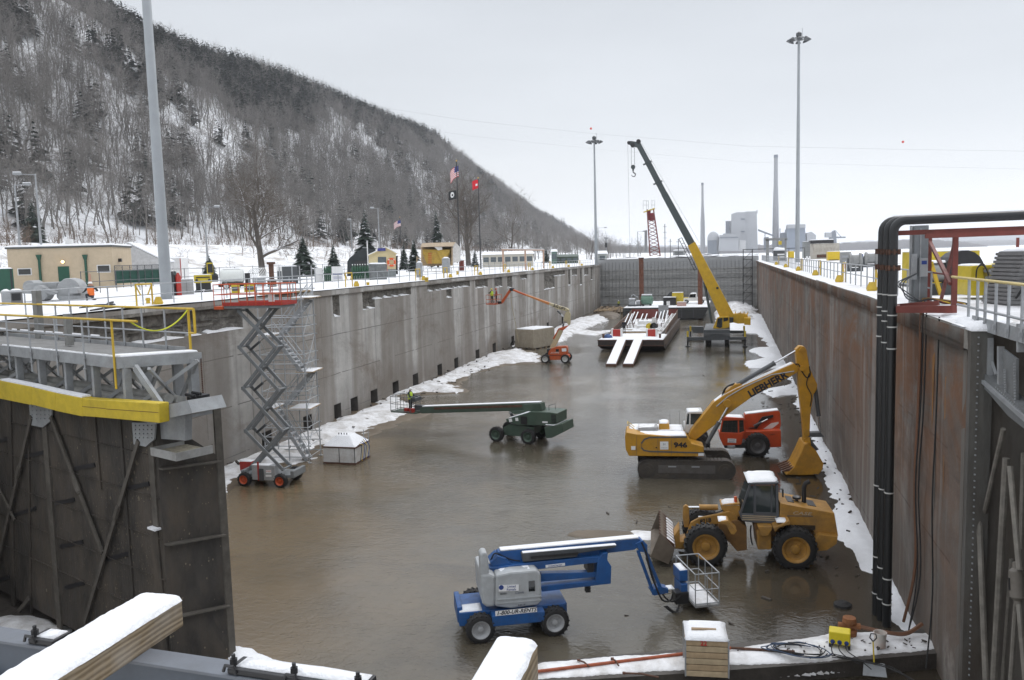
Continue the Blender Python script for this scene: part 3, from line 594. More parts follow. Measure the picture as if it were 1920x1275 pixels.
# ================================================================ MACHINES ON THE LOCK FLOOR
def wheel(par,c,R,W,rimm,side=-1,lug=22,n=28,rimr=.56,dish=.25):
 """tyre with tread lugs (axis along v) and a rim as its sub-part; side=-1: the dish faces the viewer"""
 c = Vector(c); q = MB(); a = c+Vector((0,-W/2,0)); b = c+Vector((0,W/2,0))
 q.lathe(a,b,[(.06,R*.58),(.0,R*.66),(.02,R*.80),(.12,R*.93),(.3,R*.955),(.7,R*.955),(.88,R*.93),(.98,R*.80),(1,R*.66),(.94,R*.58)],n,caps=0)
 for k in range(lug):
  for s in (-1,1):
   t = 2*math.pi*(k+(.25 if s > 0 else 0))/lug; d = Vector((math.cos(t),0,math.sin(t))); tt = Vector((-math.sin(t),0,math.cos(t)))
   p0 = c+d*R*.965+Vector((0,s*W*.04,0)); p1 = c+d*R*.93+Vector((0,s*W*.47,0))+tt*R*.09
   q.beam(p0,p1,R*.10,R*.09,up=d)
 t = q.build('wheel',BLACK,par)
 m = MB(); y = side*W/2
 o = c+Vector((0,y*.96,0)); i_ = c+Vector((0,y*(1-dish*2.6),0))
 m.lathe(o,i_,[(0,R*.62),(0,R*.585),(.12,R*.55),(.3,R*.50),(.9,R*.47),(1,R*.42),(1,R*.22),(.5,R*.20),(.4,R*.13)],22,caps=2)
 for k in range(8):
  t_ = 2*math.pi*k/8; p = i_+Vector((math.cos(t_)*R*.30,0,math.sin(t_)*R*.30)); m.cyl(p,p+Vector((0,side*.04,0)),R*.035,n=6)
 m.build('rim',rimm,t,smooth=True); return t
def rod(par,a,b,r1=.06,r2=.035,split=.55,name='hydraulic_cylinder',body=None):
 a = Vector(a); b = Vector(b); m_ = a+(b-a)*split; q = MB(); q.cyl(a,m_,r1,n=12); q.cyl(m_-(b-a)*.01,m_+(b-a)*.015,r1*1.15,n=12)
 t = q.build(name,body or DKGREY,par,smooth=True); q = MB(); q.cyl(m_,b,r2,n=10); q.build('piston_rod',STEEL,t,smooth=True); return t
def hose(par,pts,r=.018,m=None,name='hose'):
 P = [Vector(p) for p in pts]; out = []
 for i in range(len(P)-1):
  p0 = P[max(i-1,0)]; p1 = P[i]; p2 = P[i+1]; p3 = P[min(i+2,len(P)-1)]
  for k in range(5):
   t = k/5; out.append(.5*((2*p1)+(p2-p0)*t+(2*p0-5*p1+4*p2-p3)*t*t+(3*p1-p0-3*p2+p3)*t**3))
 out.append(P[-1]); q = MB(); q.tube(out,r,5); return q.build(name,m or BLACK,par,smooth=True)
def snowcap(par,x0,y0,x1,y1,z,h=.07,n=10,seed=1,slope=(0,0),name='snow_cover',m=None):
 """a lumpy snow layer over a rectangle (local), z may be a function"""
 nx = max(3,int((x1-x0)/.16)+2); ny = max(3,int((y1-y0)/.16)+2)
 X,Y = np.meshgrid(np.linspace(x0,x1,nx),np.linspace(y0,y1,ny)); zz = z+slope[0]*(X-x0)+slope[1]*(Y-y0)
 e_ = np.minimum(np.minimum(X-x0,x1-X),np.minimum(Y-y0,y1-Y)); H = h*(1-np.exp(-(e_+.012)*14))+h*.25*snoise(X*3,Y*3,seed)
 top = zz+np.maximum(.006,H); V = [np.stack([X,Y,top],-1).reshape(-1,3)]; idx = np.arange(nx*ny).reshape(ny,nx)
 Q = [np.stack([idx[:-1,:-1],idx[:-1,1:],idx[1:,1:],idx[1:,:-1]],-1).reshape(-1,4)]
 rim = np.concatenate([idx[0,:],idx[1:,-1],idx[-1,-2::-1],idx[-2:0:-1,0]]); B = np.stack([X,Y,zz-.01],-1).reshape(-1,3)[rim]; k = nx*ny; m_ = len(rim); V.append(B); i2 = (np.arange(m_)+1) % m_
 Q.append(np.stack([rim[i2],rim,k+np.arange(m_),k+i2],-1))
 o = rawmesh(name,np.concatenate(V),np.concatenate(Q),m or SNOW,True); o.parent = par; return o
def cage(par,P,h,m,r=.022,mid=True,name='guard_rail'):
 """rails round a platform: P = base corners (local)"""
 q = MB(); up = Vector((0,0,h)); n = len(P)
 for i in range(n):
  a = Vector(P[i]); b = Vector(P[(i+1) % n]); q.cyl(a,a+up,r,n=6); q.cyl(a+up,b+up,r,n=6)
  if mid: q.cyl(a+up*.5,b+up*.5,r*.8,n=6)
  q.cyl(a+up*.06,b+up*.06,r,n=6)
  k = int((b-a).length/.8)
  for j in range(1,k+1):
   c = a+(b-a)*(j/(k+1)); q.cyl(c,c+up,r*.8,n=6)
 return q.build(name,m,par,smooth=True)
def panel(par,L,px,v,th,m,name): q = MB(); q.pp(L,px,v,v+th); return q.build(name,m,par)
def person(name,P,rz,label,jacket,trousers,helmet,drop=0.0,vest=None,arms=None,skin=(.42,.24,.17)):
 """one continuous skinned body, with helmet, vest and boots as parts"""
 root = empty(name,P,rz,label,'person')
 hipz,kz = .92,.5
 J = dict(pel=(0,0,.95),ab=(0,.0,1.08),ch=(0,.01,1.30),nk=(0,.0,1.49),hb=(0,.015,1.56),hd=(0,.03,1.66),ht=(0,.02,1.74),
             lh=(-.10,0,.90),lk=(-.12,.04,.49),la=(-.13,-.01,.09),lt=(-.13,.15,.04),rh=(.10,0,.90),rk=(.13,.02,.49),ra=(.14,-.03,.09),rt=(.14,.13,.04),
             ls=(-.19,0,1.42),le=(-.27,-.02,1.14),lw=(-.24,.15,.96),rs=(.19,0,1.42),re=(.27,-.02,1.14),rw=(.24,.15,.96))
 if arms: J.update(arms)
 if drop:      # kneeling: trunk lowered, thighs forward, shins back
  J = {k: (v if k[1:] in ('a','t','k') else (v[0],v[1],v[2]-drop)) for k,v in J.items()}
  J.update(lk=(-.16,.28,.16),rk=(.16,.36,.46),la=(-.16,-.18,.10),lt=(-.16,-.28,.03),ra=(.16,.24,.09),rt=(.16,.4,.04))
 Rr = dict(pel=.155,ab=.145,ch=.165,nk=.062,hb=.075,hd=.098,ht=.07,lh=.10,lk=.068,la=.05,lt=.045,rh=.10,rk=.068,ra=.05,rt=.045,ls=.085,le=.058,lw=.036,rs=.085,re=.058,rw=.036)
 keys = list(J); V = [Vector(J[k]) for k in keys]; Rad = [Rr[k] for k in keys]
 E = [('pel','ab'),('ab','ch'),('ch','nk'),('nk','hb'),('hb','hd'),('hd','ht'),('pel','lh'),('lh','lk'),('lk','la'),('la','lt'),('pel','rh'),('rh','rk'),('rk','ra'),('ra','rt'),('ch','ls'),('ls','le'),('le','lw'),('ch','rs'),('rs','re'),('re','rw')]
 Ei = [(keys.index(a),keys.index(b)) for a,b in E]
 for s,(wk,ek) in ((-1,('lw','le')),(1,('rw','re'))):
  wv = Vector(J[wk]); d = (wv-Vector(J[ek])).normalized(); sd = d.cross(Vector((0,0,1))).normalized(); dn = sd.cross(d); i0 = keys.index(wk)
  V.append(wv+d*.07); Rad.append(.032); Ei.append((i0,len(V)-1)); pm = len(V)-1
  for f in range(4):
   o = sd*(.027*(f-1.5)); ln = (.075,.085,.08,.062)[f]
   V.append(wv+d*.095+o); Rad.append(.010); Ei.append((pm,len(V)-1)); V.append(wv+d*(.095+ln*.5)+o-dn*.012); Rad.append(.009); Ei.append((len(V)-2,len(V)-1)); V.append(wv+d*(.095+ln*.8)+o-dn*.04); Rad.append(.008); Ei.append((len(V)-2,len(V)-1))
  V.append(wv+d*.05-sd*s*.045-dn*.01); Rad.append(.011); Ei.append((pm,len(V)-1)); V.append(wv+d*.09-sd*s*.055-dn*.03); Rad.append(.009); Ei.append((len(V)-2,len(V)-1))
 me = bpy.data.meshes.new('body'); me.from_pydata(V,Ei,[]); o = bpy.data.objects.new('body',me); COL.objects.link(o); o.parent = root
 sk = o.modifiers.new('skin','SKIN'); sk.use_smooth_shade = True
 for i,sv in enumerate(me.skin_vertices[0].data): sv.radius = (Rad[i],Rad[i]); sv.use_root = (i == 0)
 sb = o.modifiers.new('sub','SUBSURF'); sb.levels = 1; sb.render_levels = 1
 bm_ = newmat('worker_cloth'); t,n,l,b = nodes(bm_); tc = n('ShaderNodeTexCoord'); sp = n('ShaderNodeSeparateXYZ'); l(tc.outputs['Object'],sp.inputs[0])
 c = mixc(t,math_(t,'GREATER_THAN',sp.outputs['Z'],.93-drop),trousers,jacket); c = mixc(t,math_(t,'GREATER_THAN',sp.outputs['Z'],1.515-drop),c,skin); c = mixc(t,math_(t,'LESS_THAN',sp.outputs['Z'],.12),c,(.05,.035,.025)); l(c,b.inputs['Base Color']); b.inputs['Roughness'].default_value = .85
 me.materials.append(bm_)
 q = MB(); c = Vector(J['hd'])
 q.lathe(c+Vector((0,0,.0)),c+Vector((0,0,.155)),[(0,.15),(.06,.15),(.1,.125),(.4,.118),(.75,.085),(1,.02)],16); q.box(c+Vector((0,.14,.012)),(.16,.10,.016)); q.build('helmet',helmet,root,smooth=True)
 q = MB()
 for s in (-1,1): q.cyl(c+Vector((s*.035,.088,.0)),c+Vector((s*.035,.099,.0)),.013,n=8)
 q.build('eyes',BLACKP,root); q = MB(); q.cyl(c+Vector((0,.085,-.01)),c+Vector((0,.118,-.045)),.008,.018,6); q.box(c+Vector((0,.094,-.075)),(.05,.012,.012)); q.build('nose',mat('skin_tone',skin,.7),root)
 if vest:
  q = MB(); rings = [(.93,.205,.165),(1.1,.195,.16),(1.28,.215,.18),(1.40,.205,.14),(1.47,.12,.10)]; n_ = 16; vs = []; fs = []
  for z,a,b_ in [(z_-drop,a_,c_) for z_,a_,c_ in rings]: vs += [(a*math.cos(2*math.pi*k/n_),.01+b_*math.sin(2*math.pi*k/n_),z) for k in range(n_)]
  for i in range(len(rings)-1):
   for k in range(n_): fs.append((i*n_+k,i*n_+(k+1) % n_,(i+1)*n_+(k+1) % n_,(i+1)*n_+k))
  q.add(vs,fs); q.build('vest',vest,root,smooth=True)
 return root
HIVIS = mat('hi_vis_yellow',(.55,.75,.06),.7,var=.1); HIORG = mat('hi_vis_orange',(.85,.18,.03),.7,var=.1); HELW = mat('white_helmet',(.78,.78,.76),.35,var=.05)
# ---------------------------------------------------------------- blue articulated lift
BLUE = mat('blue_paint',(.012,.085,.27),.38,var=.2,scale=3.5,dirt=.45,dirtcol=(.05,.045,.04)); HOOD = mat('hood_grey',(.40,.42,.43),.5,var=.12,scale=3,dirt=.4,dirtcol=(.20,.19,.18))
a8 = math.radians(23.8); z8 = zoom(840,980,3.5556)
r8,L = thing('boom_lift',F(903,1208),a8,'blue articulated boom lift with grey hood and folded boom standing in the near water','boom lift')
R8 = .46
for u,v,s in ((0,.18,-1),(2.3,.18,-1),(0,2.12,1),(2.3,2.12,1)): wheel(r8,(u,v,R8-.03),R8,.36,mat('lift_rim_grey',(.38,.39,.40),.5,dirt=.4),s,lug=18)
q = MB(); q.bb(-.62,.42,.42,2.72,1.88,.86); q.bb(-.66,.52,.5,-.5,1.78,1.0); q.bb(2.6,.5,.46,2.78,1.8,.84); q.bb(.35,.02,.5,1.98,.42,.84); q.bb(.35,1.88,.5,1.98,2.25,.84)
q.build('chassis',BLUE,r8,bevel=.03)
q = MB(); q.cyl((0,.2,.46),(0,2.1,.46),.09,n=8); q.cyl((2.3,.2,.46),(2.3,2.1,.46),.09,n=8); q.bb(-.1,.5,.38,.12,1.8,.62); q.bb(2.2,.5,.38,2.4,1.8,.62); q.build('axle',DKGREY,r8)
snowcap(r8,-.6,.45,.1,1.0,.865,.05,seed=3)
q = MB(); q.cyl((1.05,1.15,.86),(1.05,1.15,1.0),.5,n=24); q.build('turntable',BLACKP,r8)
hz = [(315,560),(318,352),(420,330),(590,316),(620,345),(626,520),(600,550),(420,575)]
q = MB(); q.pp(L,[z8(*p) for p in hz],.22,1.0); hood = q.build('hood',HOOD,r8,bevel=.06)
q = MB(); q.pp(L,[z8(*p) for p in [(228,545),(217,345),(276,340),(318,356),(316,562),(260,565)]],.25,1.9); q.build('counterweight',HOOD,r8,bevel=.08)
q = MB(); q.pp(L,[z8(*p) for p in [(217,360),(214,215),(230,198),(258,200),(268,230),(276,360)]],.28,.75); q.build('tail_tower',HOOD,r8,bevel=.09)
p = [L(*z8(*k),.22) for k in ((318,352),(420,330),(590,316))]; u0,u1 = p[0].x+.06,p[2].x-.05; zt = p[0].z
snowcap(r8,u0,.26,u1,.98,zt-.02,.05,slope=((p[2].z-p[0].z)/(p[2].x-p[0].x)*.9,0),seed=5)
g0 = L(*z8(537,390),.21); g1 = L(*z8(580,455),.21); q = MB(); q.bb(g0.x,.205,g1.z,g1.x,.23,g0.z); q.build('hood_window',GLASS,hood)
for zy in (515,540): 
 a = L(*z8(325,zy),.2); b = L(*z8(622,zy-26),.2); q = MB(); q.beam(a,b,.03,.035); q.build('hood_groove',HOOD,hood)
WHT = mat('sign_white',(.78,.78,.78),.5,var=.03); INK = mat('sign_ink',(.012,.013,.02),.5,var=.05); INKB = mat('sign_blue',(.02,.05,.22),.5,var=.05); INKR = mat('sign_red',(.5,.03,.03),.5,var=.05)
def plate(par,L,v,c,dx,dy,wd,ht,lines,m=WHT,ink=INK,th=.008,name='sign_plate',shear=0,bold=.0):
 """a flat sign on the plane v, at pixel c, along the local direction of two pixels"""
 P = L(*c,v); X = (L(*dx,v)-L(*c,v)).normalized(); Y = Vector((0,0,1)); Y = (Y-X*Y.dot(X)).normalized(); q = MB(); Nn = X.cross(Y)
 a = P-X*wd/2-Y*ht/2; q.hexa([a,a+X*wd,a+X*wd+Y*ht,a+Y*ht,a+Nn*th,a+X*wd+Nn*th,a+X*wd+Y*ht+Nn*th,a+Y*ht+Nn*th]); s = q.build(name,m,par)
 for tx,sz,ox,oy,ik in lines: text(tx,sz,s,ik or ink,P+X*ox+Y*oy+Nn*(th+.002),X,Y,shear=shear,bold=bold)
 return s
plate(r8,L,-.005,z8(455,592),z8(600,577),None,1.28,.15,[('1-800-UR-RENTS',.17,0,0,INK)],shear=.3,bold=.003)
plate(r8,L,.205,z8(405,435),z8(480,432),None,.62,.20,[('United',.10,.08,.045,INKB),('Rentals',.10,.08,-.05,INKB)])
q = MB(); c = L(*z8(355,432),.195); q.cyl(c,c+Vector((0,-.006,0)),.075,n=16); q.build('logo_disc',INKB,hood)
text('863531',.075,hood,INK,L(*z8(372,474),.212),(1,0,.0),(0,0,1)); text('Genie',.12,hood,mat('logo_grey',(.2,.22,.25)),L(*z8(475,466),.212),(1,0,.0),(0,0,1),shear=.3)
text('Z-60 / 34',.06,hood,INK,L(*z8(490,548),.212),(1,0,.06),(0,0,1),shear=.2)
q = MB(); c = L(*z8(370,350),.5); q.cyl(c,c+Vector((0,0,.1)),.045,n=10); q.build('beacon',ORNG,r8,smooth=True)
V8 = 1.05
def b8(name,pts,v0,v1,m=BLUE,bev=.015): q = MB(); q.pp(L,[z8(*p) for p in pts],v0,v1); return q.build(name,m,r8,bevel=bev)
b8('upper_boom',[(335,196),(1278,108),(1290,126),(1288,150),(1240,182),(880,228),(420,268),(345,262),(320,232)],V8-.16,V8+.16)
a = L(*z8(350,194),V8-.16)+Vector((0,.16,0)); b = L(*z8(1272,108),V8-.16)+Vector((0,.16,0)); q = MB(); q.beam(a+Vector((0,0,.03)),b+Vector((0,0,.03)),.30,.05); q.build('snow_cover',SNOW,r8,bevel=.02)
b8('boom_tray',[(490,205),(870,172),(1120,150),(1120,166),(870,205),(860,228),(500,262)],V8-.36,V8-.18,DKGREY)
a = L(*z8(495,202),V8-.27); b = L(*z8(1118,148),V8-.27); q = MB(); q.beam(a+Vector((0,0,.02)),b+Vector((0,0,.02)),.17,.04); q.build('snow_cover',SNOW,r8,bevel=.015)
q = MB()
for k in range(30):
 p = L(*z8(555+k*10.5,233-k*.95),V8-.37); q.box(p,(.05,.05,.07))
q.build('cable_chain',BLACKP,r8)
b8('boom_pivot',[(280,268),(330,222),(385,240),(440,290),(300,310)],V8-.3,V8+.3)
b8('lower_boom',[(274,302),(600,262),(1050,222),(1066,250),(1040,262),(620,310),(290,338)],V8-.38,V8-.05)
b8('lower_boom',[(620,340),(1000,330),(1000,362),(620,395)],V8-.30,V8-.05)
b8('lower_boom',[(618,425),(1010,385),(1020,415),(880,432),(628,462)],V8-.38,V8+.3)
b8('boom_link',[(1030,205),(1068,200),(1062,250),(1090,292),(1086,408),(1010,416),(985,395),(1000,250)],V8-.4,V8+.35)
b8('boom_link',[(930,275),(972,272),(972,330),(930,335)],V8-.3,V8+.2,BLACKP); b8('boom_foot',[(922,430),(952,428),(952,466),(918,468)],V8-.25,V8-.05,BLACKP)
plate(r8,L,V8-.385,z8(715,284),z8(800,274),None,.62,.085,[('United Rentals',.075,.0,0,INKB)])
q = MB()
for s in (V8-.14,V8+.14):
 q.beam(L(*z8(1265,185),s),L(*z8(1372,478),s),.07,.10); q.beam(L(*z8(1300,150),s),L(*z8(1418,440),s),.07,.10)
q.build('jib',BLUE,r8,bevel=.01)
b8('jib_link',[(1250,140),(1300,118),(1330,150),(1330,200),(1280,195)],V8-.2,V8+.2); b8('jib_link',[(1355,455),(1410,425),(1470,440),(1470,470),(1375,488)],V8-.18,V8+.18)
snowcap(r8,L(*z8(1420,430),V8).x,V8-.16,L(*z8(1500,440),V8).x,V8+.16,L(*z8(1440,428),V8).z-.03,.06,seed=8)
rod(r8,L(*z8(1325,230),V8),L(*z8(1385,420),V8),.05,.03)
hose(r8,[L(*z8(*p),V8-.2) for p in ((1290,130),(1322,210),(1350,330),(1395,450),(1430,515),(1480,520),(1500,470))],.03)
hose(r8,[L(*z8(*p),V8-.1) for p in ((1300,140),(1345,260),(1400,400),(1440,490),(1500,525),(1555,480))],.028)
hose(r8,[L(*z8(*p),V8-.15) for p in ((285,250),(310,205),(350,215),(420,245),(480,255))],.025)
# basket
fl = [L(*z8(1600,440),1.4),L(*z8(1650,540),.75),L(*z8(1812,535),.75),L(*z8(1690,390),1.4)]
zf = L(*z8(1650,553),.55).z; c0 = L(*z8(1650,556),.5); c1 = L(*z8(1808,546),.5)
bx0,bx1 = c0.x,c1.x; by0,by1 = .5,2.25
q = MB(); q.bb(bx0,by0,zf-.06,bx1,by1,zf); bas_ = q.build('platform',mat('platform_grey',(.3,.3,.3),.6),r8); snowcap(bas_,bx0+.03,by0+.03,bx1-.02,by1-.05,zf,.05,seed=11,m=SNOWD)
cage(r8,[(bx0,by0,zf),(bx1,by0,zf),(bx1,by1,zf),(bx0,by1,zf)],1.05,GALV,.02)
q = MB(); q.bb(bx0-.28,1.0,zf+.1,bx0-.05,1.7,zf+.55); q.bb(bx0-.3,1.1,zf+.6,bx0-.02,1.75,zf+.98); q.build('control_box',BLUE,r8,bevel=.03); snowcap(r8,bx0-.28,1.12,bx0-.03,1.74,zf+.98,.06,seed=13)
q = MB(); q.bb(bx0-.5,.95,zf-.1,bx0-.05,1.35,zf+.3); q.build('rotator',BLACKP,r8,bevel=.03)
for k in range(3): hose(r8,[(bx0-.9+k*.05,V8-.1,zf-.1),(bx0-.6,V8-.2-.1*k,zf-.3+.05*k),(bx0-.35,1.0,zf-.1),(bx0-.2,1.2,zf+.3+.1*k)],.02)
# ---------------------------------------------------------------- wheel loader
CASE = mat('loader_yellow',(.40,.205,.035),.45,var=.25,scale=3,dirt=.65,dirtcol=(.12,.08,.045)); CABG = mat('cab_grey',(.085,.09,.10),.4,var=.15,dirt=.15)
CASED = mat('loader_brown',(.22,.11,.03),.6,var=.25,dirt=.5)
z7 = zoom(1200,860,3.84); rl,L = thing('wheel_loader',F(1324,1063),math.radians(4.9),'yellow wheel loader with grey cab and big black tyres by the right wall','wheel loader')
RL = .80
for u,v,s in ((0,.3,-1),(3.2,.3,-1),(0,2.35,1),(3.2,2.35,1)): wheel(rl,(u,v,RL-.06),RL,.58,CASE,s,lug=24,n=36,dish=.22)
def bl(name,pts,v0,v1,m=CASE,bev=.025): q = MB(); q.pp(L,[z7(*p) for p in pts],v0,v1); return q.build(name,m,rl,bevel=bev)
rb = bl('engine_hood',[(1010,318),(1060,330),(1400,392),(1428,560),(1262,560),(1250,520),(1000,470)],.55,2.1)
bl('counterweight',[(1290,545),(1425,560),(1418,615),(1345,662),(1262,668),(1250,600)],.30,2.35)
bl('rear_frame',[(820,465),(1010,440),(1250,520),(1262,600),(1200,560),(1100,500),(1000,540),(945,655),(850,655),(838,560)],.75,1.95,CASED)
bl('rear_fender',[(960,500),(1075,445),(1090,470),(1000,500),(975,530)],.05,.7)
snowcap(rl,L(*z7(985,470),.05).x,.08,L(*z7(1075,440),.05).x,.6,L(*z7(1030,462),.05).z,.08,seed=2)
bl('step',[(848,490),(955,490),(950,515),(920,560),(870,560),(860,520)],.25,.75); bl('fuel_tank',[(845,530),(945,530),(945,655),(850,655)],.45,.9)
gr = L(*z7(1105,475),.54); g2 = L(*z7(1262,515),.54); q = MB()
for k in range(6): q.bb(gr.x,.535,g2.z+(gr.z-g2.z)*k/6,g2.x,.56,g2.z+(gr.z-g2.z)*(k+.6)/6)
q.build('side_grille',BLACKP,rb)
for px0,px1 in (((1030,300),(1062,322)),((1200,330),(1255,350))):
 a = L(*z7(*px0),1.2); q = MB(); q.bb(a.x,.9,a.z-.02,a.x+.42,1.5,a.z+.012)
q = MB(); zz_ = L(*z7(1060,330),.55).z; zz2 = L(*z7(1400,392),.55).z; x0_ = L(*z7(1060,330),.55).x; x1_ = L(*z7(1400,392),.55).x
for a_,b_ in ((.06,.2),(.5,.68)):
 for k in range(5): xx = x0_+(x1_-x0_)*(a_+(b_-a_)*k/5); q.beam((xx,.95,zz_+(zz2-zz_)*(xx-x0_)/(x1_-x0_)+.012),(xx,1.7,zz_+(zz2-zz_)*(xx-x0_)/(x1_-x0_)+.012),.05,.02)
q.build('top_grille',BLACKP,rb)
a = L(*z7(1180,320),1.3); q = MB(); q.tube([a,a+Vector((0,0,.62)),a+Vector((.05,0,.76)),a+Vector((.2,0,.84))],[.085,.085,.085,.09],10); q.build('exhaust_stack',BLACK,rl,smooth=True)
a = L(*z7(1128,305),1.3); q = MB(); q.lathe(a,a+Vector((0,0,.22)),[(0,.06),(.4,.06),(.45,.16),(.8,.16),(1,.05)],14); q.build('air_intake',BLACKP,rl,smooth=True)
st = L(*z7(1060,412),.545); s2 = L(*z7(1245,418),.545); q = MB(); q.beam(st,s2+Vector((0,0,.02)),.008,.03); q.build('stripe',DKGREY,rb)
text('CASE',.17,rb,mat('faded_lettering',(.42,.36,.28),.6),L(*z7(1165,395),.545),(1,0,-.03),(0,0,1),sx=1.7,shear=.2)
# cab
zc = [(715,440),(735,300),(790,185),(1000,178),(1004,420),(965,470),(828,466),(735,455)]
q = MB(); v0,v1 = .62,2.05
base = [L(*z7(*p),v0) for p in ((714,395),(1003,405),(1000,440),(965,468),(828,464),(735,452))]
q.loft(base,[(b.x,v1,b.z) for b in base]); cab = q.build('cab',CABG,rl,bevel=.03)
top = [(790,190),(1000,185),(1002,168),(776,172)]; q = MB(); q.pp(L,[z7(*p) for p in top],v0-.06,v1+.06); q.build('cab_roof',CABG,cab,bevel=.03)
pt = L(*z7(776,172),v0-.06); pt2 = L(*z7(1002,168),v0-.06); snowcap(cab,pt.x+.0,v0-.05,pt2.x,v1+.05,pt.z-.01,.12,seed=4)
q = MB()
for v in (v0+.03,v1-.03):
 q.beam(L(*z7(722,400),v),L(*z7(792,188),v),.07,.07); q.beam(L(*z7(826,455),v),L(*z7(826,188),v),.09,.07); q.beam(L(*z7(988,425),v),L(*z7(984,186),v),.09,.22); q.beam(L(*z7(945,440),v),L(*z7(950,190),v),.05,.07)
 q.beam(L(*z7(826,395),v),L(*z7(985,400),v),.07,.12)
q.build('cab_frame',CABG,cab)
q = MB(); 
for v in (v0+.04,v1-.06):
 q.pp(L,[z7(*p) for p in ((728,392),(794,195),(824,195),(824,395))],v,v+.015); q.pp(L,[z7(*p) for p in ((830,195),(945,195),(945,388),(830,385))],v,v+.015); q.pp(L,[z7(*p) for p in ((950,195),(985,195),(985,395),(950,392))],v,v+.015)
cl = mat('cab_glass',(.03,.04,.042),.05,var=.1,spec=.8); q.build('cab_window',cl,cab)
q = MB(); a0 = L(*z7(722,398),v0); a1 = L(*z7(792,190),v0); q.add([(a0.x,v0+.06,a0.z),(a0.x,v1-.06,a0.z),(a1.x,v1-.06,a1.z),(a1.x,v0+.06,a1.z)],[(0,1,2,3)]); q.build('windscreen',cl,cab)
q = MB(); s0 = L(*z7(905,380),1.3); q.bb(s0.x-.25,1.05,s0.z-.05,s0.x+.25,1.6,s0.z+.1); q.bb(s0.x+.15,1.05,s0.z+.1,s0.x+.3,1.6,s0.z+.7); q.build('seat',BLACKP,cab)
for k in range(3): a = L(*z7(735,410+14*k),v0-.01); b = L(*z7(985,418+13*k),v0-.01); q = MB(); q.beam(a,b,.012,.03); q.build('stripe',mat('stripe_tan',(.45,.36,.24)),cab)
q = MB(); a = L(*z7(1000,215),.5); q.cyl(a,a+Vector((.12,-.12,0)),.015,n=6); q.box(a+Vector((.12,-.13,-.12)),(.04,.16,.3)); q.build('mirror',BLACKP,cab)
# front frame, arms and bucket
bl('front_frame',[(560,470),(700,440),(768,490),(770,660),(700,668),(640,600),(560,560)],.9,1.8,CASED)
bl('fender',[(562,452),(635,445),(658,480),(700,520),(680,550),(655,545),(620,480),(575,470)],.02,.62); a = L(*z7(565,455),.02); b = L(*z7(640,448),.02); snowcap(rl,a.x,.03,b.x,.6,a.z+.01,.08,seed=6)
for v in (.95,1.6):
 arm = bl('lift_arm',[(700,470),(705,412),(640,378),(560,400),(430,425),(365,460),(330,560),(300,610),(275,655),(335,650),(365,560),(430,510),(560,470),(640,445)],v,v+.14)
text('821B',.21,arm,INK,L(*z7(470,448),.94),(1,0,.22),(0,0,1),bold=.006,shear=.2)
bl('bell_crank',[(312,350),(330,335),(352,350),(356,440),(350,495),(318,495),(308,430)],1.15,1.35)
rod(rl,L(*z7(560,350),1.25),L(*z7(325,350),1.25),.11,.05,.55,body=CASE); rod(rl,L(*z7(700,420),1.42),L(*z7(420,420),1.42),.07,.04,.7,body=CASE)
bl('tower',[(580,330),(720,320),(720,420),(640,400),(590,380)],1.0,1.7); snowcap(rl,L(*z7(590,345),1.0).x,1.0,L(*z7(715,340),1.0).x,1.7,L(*z7(640,335),1.0).z,.1,seed=7,m=SNOWD)
q = MB(); a = L(*z7(688,310),1.2); q.cyl(a,a+Vector((0,0,.2)),.06,n=10); q.build('headlight',ORNG,rl)
hose(rl,[L(*z7(*p),1.0) for p in ((430,370),(480,385),(540,390),(600,370))],.025); hose(rl,[L(*z7(*p),.9) for p in ((800,480),(795,520),(800,580),(810,620))],.03)
bv0,bv1 = -.2,2.75
prof = [L(*z7(*p),bv0) for p in ((75,703),(100,690),(165,690),(215,640),(140,556),(152,540),(248,648),(236,700),(205,757))]
q = MB(); q.loft(prof,[(p.x,bv1,p.z) for p in prof]); bk_ = q.build('bucket',mat('bucket_steel',(.15,.12,.09),.6,var=.3,dirt=.5),rl)
for v in (bv0-.03,bv1): q = MB(); q.pp(L,[z7(*p) for p in ((75,705),(140,545),(248,645),(205,760))],bv0-.03,bv0) if v < 0 else q.loft([(p.x,bv1,p.z) for p in [L(*z7(*k),bv0) for k in ((75,705),(140,545),(248,645),(205,760))]],[(p.x,bv1+.03,p.z) for p in [L(*z7(*k),bv0) for k in ((75,705),(140,545),(248,645),(205,760))]]); q.build('side_plate',MATS['bucket_steel'],bk_)
B0 = L(*z7(140,545),bv0); C0 = L(*z7(250,648),bv0)
for k in range(9): v = bv0+.05+k*.33; q = MB(); q.hexa([(B0.x,v,B0.z),(C0.x,v,C0.z),(C0.x,v+.06,C0.z),(B0.x,v+.06,B0.z),(B0.x-.02,v,B0.z+.07),(C0.x,v,C0.z+.14),(C0.x,v+.06,C0.z+.14),(B0.x-.02,v+.06,B0.z+.07)]); q.build('bucket_rib',RUST,bk_)
for k in range(8): v = bv0+.13+k*.33; q = MB(); m_ = B0+(C0-B0)*.45; q.hexa([(m_.x,v,m_.z+.01),(C0.x+.02,v,C0.z),(C0.x+.02,v+.24,C0.z),(m_.x,v+.24,m_.z+.01),(m_.x+.05,v+.03,m_.z+.05),(C0.x-.02,v,C0.z+.13),(C0.x-.02,v+.24,C0.z+.13),(m_.x+.05,v+.21,m_.z+.05)]); q.build('snow_cover',SNOW,bk_)
bl('bucket_bracket',[(240,560),(285,500),(288,600),(330,590),(300,650),(240,650)],.9,1.75,CASE)
